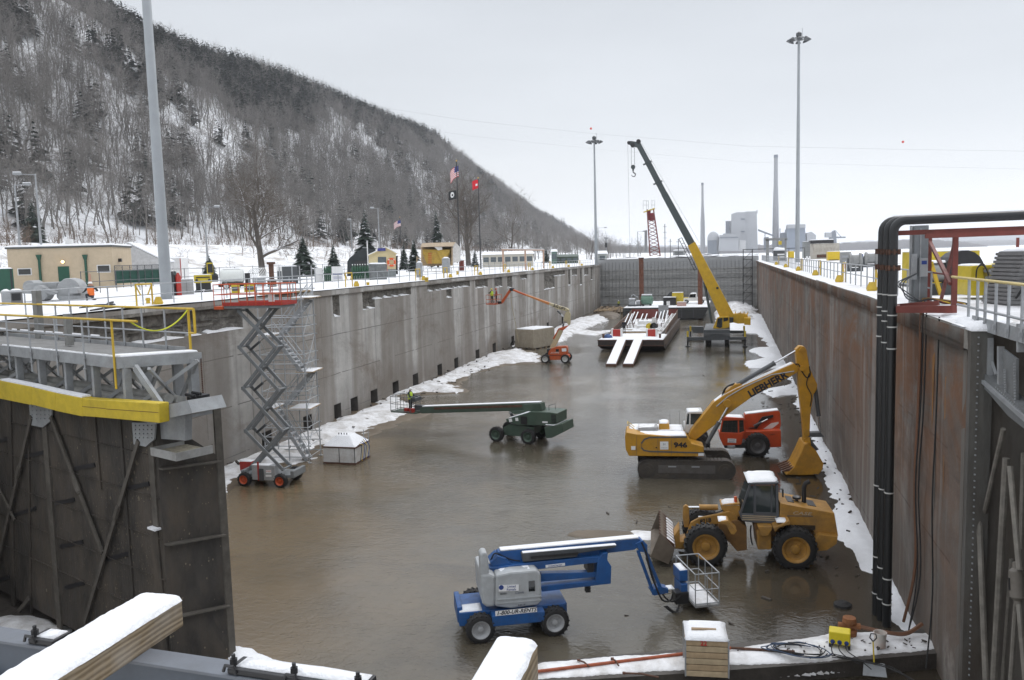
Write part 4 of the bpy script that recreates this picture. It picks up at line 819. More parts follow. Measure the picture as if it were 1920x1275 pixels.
# ---------------------------------------------------------------- excavator
EXY = mat('excavator_yellow',(.52,.26,.015),.38,var=.16,scale=2.5,dirt=.45,dirtcol=(.15,.10,.05)); TRK = mat('track_steel',(.055,.048,.042),.7,var=.35,dirt=.6,dirtcol=(.10,.08,.055)); EXG = mat('excavator_grey',(.09,.095,.10),.45,var=.2)
z6 = zoom(1140,640,3.84); rx,L = thing('excavator',F(1210,897),math.radians(5.9),'large yellow crawler excavator with raised boom and its bucket resting by the right wall','excavator')
def bx(name,pts,v0,v1,m=EXY,bev=.03,par=None): q = MB(); q.pp(L,[z6(*p) for p in pts],v0,v1); return q.build(name,m,par or rx,bevel=bev)
def track(v0):
 a = L(*z6(285,920),0); b = L(*z6(845,940),0); R_ = .47; za = R_; u0,u1 = a.x,b.x; pts = []
 n_ = 14
 for k in range(n_+1): t = math.pi/2+math.pi*k/n_; pts.append((u0+R_*math.cos(t),za+R_*math.sin(t)))
 for k in range(n_+1): t = -math.pi/2+math.pi*k/n_; pts.append((u1+R_*math.cos(t),za+R_*math.sin(t)))
 q = MB(); q.ext(pts,v0,v0+.6); tr = q.build('track',TRK,rx)
 q = MB(); per = []; 
 for i in range(len(pts)):
  p0 = Vector((pts[i][0],0,pts[i][1])); p1 = Vector((pts[(i+1) % len(pts)][0],0,pts[(i+1) % len(pts)][1])); k = max(1,round((p1-p0).length/.19))
  for j in range(k): per.append((p0+(p1-p0)*j/k,(p1-p0).normalized()))
 for p0,d in per: nrm = Vector((d.z,0,-d.x)); c = p0+d*.08; q.beam(c+nrm*.02+Vector((0,v0-.03,0)),c+nrm*.02+Vector((0,v0+.63,0)),.15,.05,up=nrm)
 q.build('track_shoe',TRK,tr)
 q = MB(); q.bb(u0+.55,v0-.02,.30,u1-.5,v0,.72); q.build('side_frame',mat('track_frame_grey',(.10,.092,.085),.7,dirt=.5),tr)
 for k in range(7): q = MB(); c = Vector((u0+.5+k*(u1-u0-1)/6,v0-.03,.13)); q.cyl(c,c+Vector((0,.1,0)),.11,n=14); q.build('roller',TRK,tr)
 for uu in (u0,u1): q = MB(); q.cyl((uu,v0-.03,za),(uu,v0+.05,za),.33,n=20); q.cyl((uu,v0-.06,za),(uu,v0,za),.17,n=16); q.build('sprocket',TRK,tr)
 for uu in (.32,.62): q = MB(); c = u0+(u1-u0)*uu; q.bb(c-.2,v0-.05,.62,c+.2,v0-.015,.68); q.build('step',GALV,tr)
track(0); track(2.3)
q = MB(); q.bb(.6,.6,.35,3.2,2.3,.85); q.build('undercarriage',TRK,rx); q = MB(); q.cyl((1.9,1.45,.85),(1.9,1.45,1.02),.75,n=28); q.build('slew_ring',BLACKP,rx)
hs = bx('upper_body',[(122,690),(132,655),(205,668),(570,690),(600,735),(690,760),(690,830),(150,826),(126,775)],.0,1.15)
bx('upper_body',[(122,690),(132,655),(205,668),(570,690),(600,735),(640,760),(640,830),(150,826),(126,775)],1.16,2.9)
for xx in (205,358,456): a = L(*z6(xx,680),-.01); b = L(*z6(xx+1,820),-.01); q = MB(); q.beam(a,b,.012,.018); q.build('panel_seam',EXG,hs)
q = MB(); zg = [(240,735),(262,706),(300,692),(570,688)]; z2 = [(240,765),(258,785),(300,793),(690,803)]
allp = zg[::-1]+z2
for i in range(len(allp)-1): q.beam(L(*z6(*allp[i]),-.012),L(*z6(*allp[i+1]),-.012),.012,.075)
q.build('decal_stripe',EXG,hs)
text('946',.36,hs,INK,L(*z6(522,748),-.012),(1,0,0),(0,0,1),bold=.014,sx=1.25)
plate(hs,L,-.012,z6(405,750),z6(440,750),None,.42,.42,[('H',.18,0,.06,mat('logo_grey',(.2,.22,.25))),('JF BRENNAN',.06,0,-.12,mat('logo_grey',(.2,.22,.25)))])
q = MB(); a = L(*z6(348,765),-.015); q.cyl(a,a+Vector((0,.03,0)),.04,n=12); q.build('lock_knob',BLACKP,hs)
plate(hs,L,-.012,z6(182,768),z6(190,768),None,.22,.2,[]); plate(hs,L,-.012,z6(670,815),z6(680,815),None,.28,.14,[])
a = L(*z6(205,668),0); b = L(*z6(565,690),0); ztop = a.z
snowcap(rx,a.x+.03,.04,b.x-.02,1.1,ztop-.09,.07,seed=5,m=SNOW); snowcap(rx,L(*z6(150,662),0).x,1.2,b.x-.1,2.85,ztop-.08,.07,seed=6)
bx('engine_cover',[(215,640),(240,622),(355,618),(360,640),(355,664),(220,664)],.9,2.0,mat('cover_grey',(.30,.30,.30),.5)); snowcap(rx,L(*z6(215,640),.9).x,.92,L(*z6(355,620),.9).x,1.98,L(*z6(300,622),.9).z-.02,.05,seed=7,m=SNOWD)
bx('air_filter_box',[(368,640),(370,590),(440,588),(445,640)],1.3,2.2); snowcap(rx,L(*z6(370,590),1.3).x,1.3,L(*z6(440,588),1.3).x,2.2,L(*z6(400,590),1.3).z-.01,.08,seed=8)
q = MB(); a = L(*z6(140,600),1.2); b = L(*z6(190,632),1.2); q.tube([b,a+Vector((0,0,.05)),a+Vector((0,.6,.05)),b+Vector((0,.6,0))],.02,6); q.build('hand_rail',YELP,rx)
for xx in (447,516): a = L(*z6(xx,600),1.6); q = MB(); q.cyl(a,a+Vector((0,0,.75)),.008,n=5); q.build('antenna',BLACKP,rx)
zc = [(552,640),(550,560),(568,512),(680,506),(690,640)]
cb = bx('cab',[(552,660),(550,600),(690,600),(690,660)],1.75,2.85,mat('cab_white',(.55,.56,.56),.4)); bx('cab_roof',[(566,522),(575,508),(680,504),(684,522)],1.72,2.88,mat('cab_white',(.55,.56,.56),.4),.03,cb)
q = MB()
for v in (1.78,2.8):
 for a,b in (((556,605),(568,520)),((588,602),(590,520)),((684,602),(682,520))): q.beam(L(*z6(*a),v),L(*z6(*b),v),.07,.08)
q.build('cab_frame',MATS['cab_white'],cb); q = MB(); q.pp(L,[z6(*p) for p in ((560,602),(570,522),(682,522),(684,602))],1.8,1.82); q.pp(L,[z6(*p) for p in ((560,602),(570,522),(682,522),(684,602))],2.76,2.78); q.build('cab_window',cl,cb)
snowcap(cb,L(*z6(572,508),1.75).x,1.75,L(*z6(682,506),1.75).x,2.85,L(*z6(600,508),1.75).z-.01,.05,seed=9)
VB = 1.2
bm = bx('boom',[(578,690),(600,640),(760,440),(835,388),(925,340),(1340,158),(1370,190),(1365,225),(1260,282),(1050,392),(870,520),(780,595),(640,705),(620,722)],VB,VB+.62)
bx('boom_bracket',[(832,392),(845,365),(915,310),(950,305),(975,318),(1000,310)],VB+.08,VB+.54)
stc = bx('stick',[(1352,60),(1380,33),(1412,36),(1430,62),(1452,190),(1478,250),(1508,310),(1505,345),(1480,385),(1458,520),(1452,680),(1412,705),(1400,560),(1372,320)],VB+.08,VB+.55)
for v,p0,p1 in ((VB-.14,(712,735),(868,462)),(VB+.76,(712,735),(868,462))): rod(rx,L(*z6(*p0),v),L(*z6(*p1),v),.11,.055,.55,body=EXG)
q = MB(); a = L(*z6(860,450),VB-.25); q.cyl(a,a+Vector((0,1.12,0)),.20,n=18); q.build('boom_pin',EXY,bm,smooth=True)
rod(rx,L(*z6(930,312),VB+.31),L(*z6(1375,55),VB+.31),.12,.055,.6,body=EXG)
rod(rx,L(*z6(1492,330),VB+.31),L(*z6(1530,655),VB+.31),.10,.05,.62,body=EXG)
text('LIEBHERR',.50,bm,INK,L(*z6(1150,312),VB-.008),L(*z6(1255,252),VB)-L(*z6(1040,370),VB),(0,0,1),bold=.022,sx=1.02)
q = MB(); a = L(*z6(1395,60),VB); q.cyl(a+Vector((0,-.02,0)),a+Vector((0,.66,0)),.1,n=14); b = L(*z6(1400,195),VB); q.cyl(b+Vector((0,-.03,0)),b+Vector((0,.66,0)),.14,n=14); q.build('stick_pin',EXY,stc)
for k in range(3): hose(rx,[L(*z6(p[0]+k*6,p[1]-k*5),VB+.1+.1*k) for p in ((820,390),(845,335),(900,312))],.03)
for k in range(3): hose(rx,[L(*z6(p[0]-k*8,p[1]+k*5),VB+.05+.12*k) for p in ((1320,170),(1370,165),(1395,215),(1430,260),(1455,240),(1450,180))],.03)
hose(rx,[L(*z6(*p),VB+.04) for p in ((1450,230),(1430,310),(1465,390),(1455,470))],.025); q = MB(); q.tube([L(*z6(*p),VB-.02) for p in ((780,470),(860,400),(980,330),(1180,240),(1340,215))],.028,6); q.build('hydraulic_pipe',GALV,bm,smooth=True)
snowcap_pts = [(770,440),(835,392),(925,345),(1330,165)]
q = MB()
for i in range(3):
 a = L(*z6(*snowcap_pts[i]),VB)+Vector((0,.31,0)); b = L(*z6(*snowcap_pts[i+1]),VB)+Vector((0,.31,0)); q.beam(a+Vector((0,0,.035)),b+Vector((0,0,.035)),.5,.05)
q.build('snow_cover',SNOW,bm,bevel=.015)
bx('bucket_link',[(1425,660),(1530,655),(1560,690),(1520,690),(1440,690)],VB+.1,VB+.52,EXG); bx('bucket_link',[(1455,700),(1520,780),(1495,790),(1440,720)],VB+.15,VB+.45,EXG)
bk2 = bx('bucket',[(1418,740),(1445,735),(1500,790),(1552,880),(1545,925),(1515,962),(1400,966),(1280,962),(1340,905),(1392,800)],VB-.45,VB+1.15,mat('bucket_yellow',(.46,.22,.012),.5,var=.2,dirt=.55,dirtcol=(.13,.075,.03)),.04)
for k in range(5): a = L(*z6(1345,915),VB-.4); b = L(*z6(1252,940),VB-.4); q = MB(); v = VB-.40+k*.37; q.hexa([(a.x,v,a.z-.1),(a.x,v+.16,a.z-.1),(b.x,v+.13,b.z-.02),(b.x,v+.03,b.z-.02),(a.x,v,a.z+.1),(a.x,v+.16,a.z+.1),(b.x,v+.13,b.z+.03),(b.x,v+.03,b.z+.03)]); q.build('bucket_tooth',RUST,bk2)
q = MB(); q.pp(L,[z6(*p) for p in ((1415,700),(1452,690),(1462,745),(1440,775),(1400,770))],VB,VB+.62); q.build('bucket_ear',EXY,bk2)
# ---------------------------------------------------------------- red telehandler behind the excavator
TRED = mat('telehandler_red',(.58,.075,.018),.42,var=.15,dirt=.2); rt,L = thing('telehandler',F(1421,858),math.radians(5),'bright red telescopic handler parked behind the excavator, boom lowered','telehandler')
def bt(name,pts,v0,v1,m=TRED,bev=.03,par=None): q = MB(); q.pp(L,[z6(*p) for p in pts],v0,v1); return q.build(name,m,par or rt,bevel=bev)
RT = .70
for u,v,s in ((0,.28,-1),(-3.3,.28,-1),(0,2.2,1),(-3.3,2.2,1)): wheel(rt,(u,v,RT-.04),RT,.48,mat('rim_dark',(.10,.10,.105),.5,dirt=.3),s,lug=20)
tc_ = bt('cab',[(800,655),(945,660),(985,650),(960,745),(830,752),(806,700)],.25,1.15); bt('cab_roof',[(818,556),(840,545),(978,552),(985,568),(820,572)],.22,1.2,TRED,.02,tc_)
q = MB()
for v in (.3,1.1):
 for a,b in (((808,660),(826,565)),((940,660),(938,560)),((985,650),(980,560))): q.beam(L(*z6(*a),v),L(*z6(*b),v),.08,.08)
q.build('cab_frame',TRED,tc_); q = MB()
for v in (.3,1.1): q.pp(L,[z6(*p) for p in ((812,656),(828,568),(978,562),(985,645),(940,660))],v,v+.015)
q.build('cab_window',cl,tc_); q = MB()
for xx in (858,890,920): q.beam(L(*z6(xx,655),.28),L(*z6(xx+5,568),.28),.015,.02)
for yy in (590,625): q.beam(L(*z6(830,yy),.28),L(*z6(980,yy-4),.28),.015,.02)
q.build('cab_grille',BLACKP,tc_); snowcap(tc_,L(*z6(842,548),.25).x,.25,L(*z6(975,552),.25).x,1.18,L(*z6(900,548),.25).z-.02,.06,seed=3)
plate(tc_,L,.24,z6(892,715),z6(930,717),None,.48,.24,[('United',.11,0,.055,INKB),('Rentals',.11,0,-.06,INKB)])
bt('body',[(960,690),(985,650),(1245,640),(1248,760),(1165,765),(1150,720),(1080,690),(1000,720)],.55,1.9)
tb = bt('boom',[(985,530),(1228,500),(1240,515),(1246,600),(1235,640),(1100,650),(985,660)],1.1,1.75)
bt('boom_stripe',[(1120,630),(1175,590),(1228,580),(1228,592),(1185,625),(1090,645),(990,665),(990,655)],1.08,1.1,WHITE,0,tb)
a = L(*z6(990,528),1.1); b = L(*z6(1228,500),1.1); q = MB(); q.beam(a+Vector((0,.32,.03)),b+Vector((0,.32,.03)),.6,.05); q.build('snow_cover',SNOW,tb,bevel=.015)
bt('lift_linkage',[(1010,625),(1055,620),(1110,545),(1190,530),(1190,548),(1120,570),(1070,632)],.98,1.08,BLACKP,.01); rod(rt,L(*z6(1050,610),.95),L(*z6(1150,560),.95),.07,.04)
bt('frame',[(830,745),(1160,715),(1165,768),(840,770)],.7,1.8,DKGREY); bt('step',[(862,752),(918,752),(915,775),(862,772)],.15,.5,GALV)
text('SKY TRAK',.15,tb,WHITE,L(*z6(1185,650),1.09),(1,0,.15),(0,0,1)); text('10054',.12,tb,INK,L(*z6(1180,672),.54),(1,0,.1),(0,0,1))
# ---------------------------------------------------------------- scissor lift
zS = zoom(420,760,6.4); zW = zoom(380,500,3.983); zP = zoom(300,440,7.385)
SG = mat('scissor_grey',(.21,.225,.235),.5,var=.15,dirt=.3); rs,L = thing('scissor_lift',F(456.5,912.5),math.radians(1),'raised scissor lift with red railed platform and grey crossed arms beside the left wall','scissor lift')
for u,v,s in ((0,.16,-1),(2.1,.16,-1),(0,1.75,1),(2.1,1.75,1)): wheel(rs,(u,v,.36),.38,.30,ORNG,s,lug=14,n=24)
q = MB(); q.bb(-.35,.35,.45,2.75,1.6,.62); q.bb(-.3,.3,.62,-.1,1.6,.8); q.bb(2.6,.3,.5,2.8,1.6,.85); q.build('chassis',SG,rs,bevel=.02)
a = L(*zS(328,715),.02); b = L(*zS(612,905),.02); q = MB(); q.bb(a.x,.02,b.z,b.x,.45,a.z); hb = q.build('engine_box',mat('scissor_box_grey',(.36,.37,.38),.5,dirt=.3),rs,bevel=.03); snowcap(hb,a.x,.03,b.x-.3,.44,a.z-.005,.03,seed=2)
q = MB(); a2 = L(*zS(395,700),0); b2 = L(*zS(480,905),0); q.bb(a2.x,.0,b2.z,a2.x+.1,.02,a2.z+.1); q.build('red_stripe',REDP,hb); q = MB(); a2 = L(*zS(415,760),0); b2 = L(*zS(480,905),0); q.bb(a2.x,-.01,b2.z,b2.x,.02,a2.z); q.build('access_panel',DKGREY,hb)
plate(hb,L,.0,zS(535,795),zS(560,795),None,.30,.16,[('SKYJACK',.07,0,.02,INKR)]); plate(hb,L,.0,zS(535,845),zS(560,845),None,.34,.1,[])
a = L(*zS(185,672),1.3); b = L(*zS(330,790),1.3); q = MB(); q.bb(a.x,1.3,b.z,b.x,1.75,a.z); q.build('battery_box',REDP,rs,bevel=.02); snowcap(rs,a.x,1.3,b.x,1.75,a.z,.04,seed=3)
An = [(447,583),(448,651),(455,728),(460,808),(466,880)]; Bn = [(507,578),(516,651),(521,731),(528,808),(530,880)]
q1 = []
for v,nm in ((.30,0),(1.1,1)):
 A_ = [L(*p,.30)+Vector((0,v-.30,0)) for p in An]; B_ = [L(*p,.30)+Vector((0,v-.30,0)) for p in Bn]; q1.append((A_,B_))
 for i in range(4):
  q = MB(); q.beam(A_[i],B_[i+1],.07,.17,up=(0,0,1)); q.build('scissor_arm',SG,rs,bevel=.01); q = MB(); o_ = Vector((0,.085 if nm == 0 else -.085,0)); q.beam(B_[i]+o_,A_[i+1]+o_,.07,.17); q.build('scissor_arm',SG,rs,bevel=.01)
q = MB()
for i in range(5):
 for k in (0,1): a = q1[0][k][i]; b = q1[1][k][i]; q.cyl(a,b,.05,n=8); q.box(a,(.12,.1,.18)); q.box(b,(.12,.1,.18))
 if i < 4:
  a = (q1[0][0][i]+q1[0][1][i]+q1[0][0][i+1]+q1[0][1][i+1])/4; b = (q1[1][0][i]+q1[1][1][i]+q1[1][0][i+1]+q1[1][1][i+1])/4; q.cyl(a,b,.06,n=8)
q.build('cross_tube',SG,rs)
for i in (1,2,3): rod(rs,q1[0][0][i]+Vector((.3,.6,-.2)),(q1[0][0][i]+q1[0][1][i])/2+Vector((.25,.6,.55)),.07,.04,name='lift_cylinder')
a = L(*zP(745,990),-.05); b = L(*zP(1690,972),-.05); zf = a.z; PU0,PU1,PV0,PV1 = a.x,b.x,-.05,1.5
q = MB(); q.bb(PU0+.55,PV0+.05,zf-.14,PU1-.1,PV1-.05,zf); plf = q.build('platform',SG,rs); q = MB(); q.bb(PU0,PV0,zf-.18,PU0+.55,PV1,zf-.02); q.build('entry_step',ORNG,plf)
q = MB()
for (x0,y0,x1,y1) in ((PU0+.5,PV0,PU1,PV0+.03),(PU0+.5,PV1-.03,PU1,PV1),(PU1-.03,PV0,PU1,PV1)): q.bb(x0,y0,zf,x1,y1,zf+.18)
q.build('toe_board',REDP,plf); snowcap(plf,PU0+.6,PV0+.05,PU1-.05,PV1-.05,zf,.03,seed=5,m=SNOWD)
q = MB(); U = [PU0+.02+(PU1-PU0-.04)*k/8 for k in range(9)]
for y in (PV0+.01,PV1-.01):
 for x in U: q.cyl((x,y,zf),(x,y,zf+1.1),.022,n=6)
 for z in (.58,1.1): q.cyl((U[0],y,zf+z),(U[-1],y,zf+z),.025,n=6)
for x in (U[0],U[-1]):
 for z in (.58,1.1): q.cyl((x,PV0,zf+z),(x,PV1,zf+z),.025,n=6)
 q.cyl((x,.9,zf),(x,.9,zf+1.1),.02,n=6)
q.build('guard_rail',ORNG,rs,smooth=True)
def bucket(P,r,h,label,m=WHITE,name='bucket',group=None,handle=True):
 o = tag(empty(name,P),label,'bucket',group); q = MB(); q.lathe((0,0,0),(0,0,h),[(0,r*.86),(.9,r*.98),(.92,r*1.05),(1,r*1.05),(1,r*.95),(.08,r*.8)],18); q.build('pail',m,o,smooth=True)
 if handle: q = MB(); q.tube([(r*math.cos(t),r*.25*math.sin(t)-.02,h*.9-r*.9*abs(math.sin(t))) for t in [math.pi*k/8 for k in range(9)]],.006,5); q.build('handle',GALV,o)
 return o
def W(root,p): return root.matrix_basis @ Vector(p)
bucket(W(rs,(L(*zP(1537,900),.2).x,.25,zf+.18)),.17,.38,'white plastic bucket on the red scissor lift platform')
SCF = mat('scaffold_tube',(.46,.48,.50),.45,metal=.3,var=.15)
# ---------------------------------------------------------------- stair scaffold against the left wall
rc,L = thing('stair_scaffold',F(579,868),math.radians(8),'tall galvanised scaffold stair tower leaning on the left lock wall','scaffold')
up0 = L(600,534,0).z; sx0,sx1 = -2.6,.05; sv1 = 1.9
for x in (sx0,-1.15,sx1):
 for v in (0,sv1): q = MB(); q.cyl((x,v,0),(x,v,up0+(1.1 if x > -2 else 0)),.038,n=6); q.box((x,v,.02),(.2,.2,.04)); q.build('standard_tube',SCF,rc)
q = MB(); lv = [1.0+2.15*k for k in range(5)]
for z in [.35]+[a for k in lv for a in (k,k+.55,k+1.1)]:
 if z > up0+1.1: continue
 for v in (0,sv1): q.cyl((sx0-.1,v,z),(sx1+.15,v,z),.03,n=5)
 for x in (sx0,sx1): q.cyl((x,-.1,z),(x,sv1+.1,z),.022,n=5)
q.build('ledger_tube',SCF,rc)
q = MB()
for i,z in enumerate(lv[:-1]):
 q.cyl((sx1,0,z),(sx1,sv1,z+2.1),.02,n=5); q.cyl((sx1,sv1,z),(sx1,0,z+2.1),.02,n=5)
 q.cyl((sx0,0 if i % 2 else sv1,z),(sx0,sv1 if i % 2 else 0,z+2.1),.02,n=5)
q.build('brace_tube',SCF,rc)
def flight(a,b,v0,v1,n=9):
 a = Vector(a); b = Vector(b); q = MB()
 for v in (v0,v1):
  q.beam((a.x,v,a.z),(b.x,v,b.z),.06,.2); q.cyl((a.x,v,a.z+.85),(b.x,v,b.z+.85),.028,n=5); q.cyl((a.x,v,a.z+.45),(b.x,v,b.z+.45),.015,n=5)
  for t in (.05,.5,.95): p = a+(b-a)*t; q.cyl((p.x,v,p.z),(p.x,v,p.z+.85),.016,n=5)
 for k in range(n): p = a+(b-a)*((k+.6)/n); q.bb(p.x-.14,v0,p.z-.03,p.x+.14,v1,p.z+.03)
 q.build('stair_flight',SCF,rc); q = MB()
 for k in range(0,n,1): p = a+(b-a)*((k+.6)/n); q.bb(p.x-.11,v0+.05,p.z+.03,p.x+.11,v1-.05,p.z+.06)
 q.build('tread_snow',SNOW,rc)
zl = lv
flight((sx0+.85,0,zl[1]),(sx1+.05,0,zl[2]),1.0,1.8); flight((sx0+.85,0,zl[3]),(sx1+.05,0,zl[4]),1.0,1.8)
flight((sx1-.2,0,.1),(sx0+.6,0,zl[1]),.1,.8); flight((sx1-.2,0,zl[2]),(sx0+.85,0,zl[3]),.1,.8)
for i,(z,x0,x1) in enumerate(((zl[1],sx0-.3,sx0+.7),(zl[2],-.55,sx1+.5),(zl[3],sx0-.4,sx0+.8),(zl[4],-.7,sx1+.6),(zl[1]-.02,-1.2,.3))):
 q = MB()
 for k in range(6): q.bb(x0+.03*(k % 2),.05+k*.31,z+.03,x1-.03*(k % 3),.05+k*.31+.28,z+.075)
 q.build('plank',WOODX,rc); snowcap(rc,x0+.08,.1,x1-.08,1.8,z+.07,.05,seed=i+30)
# ---------------------------------------------------------------- white cabinet tank in the water
P0 = F(607,869); rk,L = thing('storage_bin',P0,math.radians(0),'white steel bin with snowy hipped lid standing in the water by the scaffold','bin')
bw,bd = L(667,871,0).x,1.95; hz_ = L(*zS(1195,505),0).z
WB = mat('bin_white',(.66,.67,.67),.5,var=.1,dirt=.45,dirtcol=(.24,.17,.11)); q = MB(); q.bb(0,0,.03,bw,bd,hz_); q.build('bin_body',WB,rk,bevel=.01)
q = MB(); q.bb(-.04,-.04,hz_,bw+.04,bd+.04,hz_+.06); q.bb(-.02,-.02,0,bw+.02,bd+.02,.1); q.build('rim',RUST,rk)
q = MB(); A = [(-.03,-.03,hz_+.06),(bw+.03,-.03,hz_+.06),(bw+.03,bd+.03,hz_+.06),(-.03,bd+.03,hz_+.06)]; B = [(.55,.6,hz_+.62),(bw-.6,.6,hz_+.62),(bw-.6,bd-.6,hz_+.62),(.55,bd-.6,hz_+.62)]; q.loft(A,B); q.build('lid',SNOW,rk,bevel=.05)
q = MB(); q.bb(bw*.5-.02,-.015,.1,bw*.5+.02,0,hz_); q.bb(bw-.06,-.015,.05,bw-.02,0,hz_); q.build('door_seam',DKGREY,rk)
q = MB()
for k in range(4): q.cyl((.65+k*.17,.8,hz_+.6),(.65+k*.17,.8,hz_+.72),.03,n=6)
q.build('cap',BLACKP,rk)
for k in range(6): hose(rk,[(bw+.02,.3+.2*k,hz_+.1+.05*k),(bw+.25,.35+.2*k,hz_+.15-.05*k),(bw+.2,.4+.22*k,.7),(bw+.12,.4+.2*k,.08)],.02,(BLACKP,YELP,INKB)[k % 3])
q = MB(); q.cyl((bw-.2,bd-.3,hz_+.1),(bw-.2,bd-.3,hz_+.75),.02,n=6); q.cyl((bw+.1,bd-.3,.1),(bw+.1,bd-.3,hz_+.7),.02,n=6); q.build('hose_rack',GALV,rk)
# ---------------------------------------------------------------- green telescopic lift and its operator
GRN = mat('lift_green',(.052,.085,.062),.45,var=.2,scale=2,dirt=.3,dirtcol=(.10,.10,.08)); zG = zoom(720,700,5.333)
rg,L = thing('boom_lift',F(929,828.5),math.radians(-11.6),'dark green telescopic boom lift with snow along its lowered boom','boom lift')
for u,v,s in ((0,.2,-1),(2.25,.2,-1),(0,2.1,1),(2.25,2.1,1)): wheel(rg,(u,v,.46),.5,.38,mat('rim_green',(.06,.10,.072),.5,dirt=.3),s,lug=16,n=26)
def bg_(name,pts,v0,v1,m=GRN,bev=.025): q = MB(); q.pp(L,[zG(*p) for p in pts],v0,v1); return q.build(name,m,rg,bevel=bev)
bg_('chassis',[(1190,545),(1260,505),(1360,520),(1500,540),(1480,620),(1360,632),(1200,618)],.45,1.8)
bt_ = bg_('turntable',[(1215,460),(1440,392),(1470,385),(1660,390),(1730,400),(1730,500),(1660,522),(1350,520),(1225,480)],.3,1.9)
bg_('counterweight',[(1600,540),(1780,505),(1790,590),(1680,645),(1620,650)],.2,2.0)
a = L(*zG(1365,428),.29); b = L(*zG(1432,512),.29); q = MB(); q.bb(a.x,.28,b.z,b.x,.31,a.z); q.build('engine_grille',BLACKP,bt_)
a = L(*zG(1670,405),.29); b = L(*zG(1722,495),.29); q = MB()
for k in range(6): q.bb(a.x,.28,b.z+(a.z-b.z)*k/6,b.x,.31,b.z+(a.z-b.z)*(k+.5)/6)
q.build('engine_grille',BLACKP,bt_)
plate(bt_,L,.285,zG(1328,460),zG(1340,459),None,.2,.2,[]); plate(bt_,L,.285,zG(1265,470),zG(1275,468),None,.22,.2,[]); plate(bt_,L,.285,zG(1610,488),zG(1640,489),None,.36,.1,[])
p0 = L(*zG(1225,462),.3); p1 = L(*zG(1440,392),.3); snowcap(rg,p0.x,.35,p1.x,.95,p0.z,.06,slope=((p1.z-p0.z)/(p1.x-p0.x),0),seed=3); snowcap(rg,L(*zG(1610,540),.2).x,.25,L(*zG(1780,505),.2).x,1.9,L(*zG(1700,522),.2).z,.05,seed=5)
q = MB(); a = L(*zG(1650,370),.5); b = L(*zG(1715,360),.5); q.tube([a,a+Vector((0,0,.3)),b+Vector((0,0,.35)),b],.02,6); q.build('hand_rail',BLACKP,rg)
VG = 1.0
bo = bg_('boom',[(372,338),(1400,302),(1560,296),(1575,318),(1570,360),(1400,372),(1240,378),(372,402),(352,370)],VG-.2,VG+.2); a = L(*zG(380,336),VG-.2); b = L(*zG(1555,294),VG-.2); q = MB(); q.beam(a+Vector((0,.2,.03)),b+Vector((0,.2,.03)),.38,.06); q.build('snow_cover',SNOW,bo,bevel=.02)
q = MB(); q.beam(L(*zG(500,352),VG-.21),L(*zG(1380,326),VG-.21),.03,.15); q.build('boom_rust_band',RUST,bo)
bg_('boom_pivot',[(1395,310),(1565,300),(1580,370),(1460,400),(1300,410),(1250,378),(1400,372)],VG-.32,VG+.32); rod(rg,L(*zG(1290,430),VG),L(*zG(1250,385),VG),.09,.06)
a = L(*zG(98,372),.9); b = L(*zG(352,378),.9); zf = a.z; X0,X1 = a.x,b.x
q = MB(); q.bb(X0,.55,zf-.06,X1,1.75,zf); q.build('platform',GRN,rg); cage(rg,[(X0,.55,zf),(X1-.45,.55,zf),(X1-.45,1.75,zf),(X0,1.75,zf)],1.05,mat('rail_grey',(.13,.14,.14),.5),.022)
q = MB(); q.bb(X1-.45,1.0,zf+.1,X1+.2,1.35,zf+.45); q.bb(X1-.5,.7,zf+.75,X1-.15,1.5,zf+1.0); q.build('control_box',DKGREY,rg,bevel=.02)
for k in range(2): q = MB(); q.bb(X0+1.0+.45*k,.62,zf,X0+1.28+.45*k,.9,zf+.25); tag(q.build('fuel_can',REDP),'red can on the green lift platform, %s the operator' % ('left of' if k == 0 else 'right of'),'can').matrix_basis = rg.matrix_basis
pz = person('person',W(rg,(X0+1.28,1.05,zf)),math.radians(-100),'worker in yellow vest and white helmet leaning on the green lift controls',(.02,.03,.035),(.025,.025,.03),HELW,vest=HIVIS,arms=dict(lw=(-.2,.42,1.12),rw=(.2,.42,1.12),le=(-.27,.12,1.16),re=(.27,.12,1.16),hd=(0,.05,1.66))); pz.scale = (.92,)*3
# ---------------------------------------------------------------- orange articulated lift with a blasting crew
LORG = mat('lift_orange',(.52,.095,.022),.42,var=.15,dirt=.2); TAN = mat('lift_cream',(.50,.43,.27),.5,var=.1,dirt=.25); zO = zoom(900,500,6.375)
ro,L = thing('boom_lift',F(1022,681.5),math.radians(2.7),'orange and cream articulated boom lift reaching its basket to the left wall','boom lift')
for u,v,s in ((0,.2,-1),(2.2,.2,-1),(0,2.2,1),(2.2,2.2,1)): wheel(ro,(u,v,.48),.5,.36,mat('rim_white',(.6,.6,.58),.5,dirt=.3),s,lug=14,n=24)
def bo_(name,pts,v0,v1,m=LORG,bev=.02): q = MB(); q.pp(L,[zO(*p) for p in pts],v0,v1); return q.build(name,m,ro,bevel=bev)
bo_('chassis',[(815,1075),(960,1060),(1050,1060),(1060,1095),(960,1115),(820,1115)],.4,2.0)
hd_ = bo_('hood',[(815,1050),(822,1010),(850,980),(930,955),(1030,950),(1046,970),(1046,1045),(1000,1058),(830,1058)],.35,1.1); bo_('hood',[(815,1050),(822,1015),(860,985),(1030,960),(1046,1045),(830,1058)],1.5,2.2)
text('JLG 600AJ',.22,hd_,WHITE,L(*zO(895,1028),.34),(1,0,0),(0,0,1),shear=.2); plate(hd_,L,.345,zO(1005,995),zO(1020,994),None,.5,.35,[]); a = L(*zO(905,985),.34); q = MB(); q.bb(a.x,.33,a.z-.3,a.x+.35,.36,a.z); q.build('hood_window',GLASS,hd_)
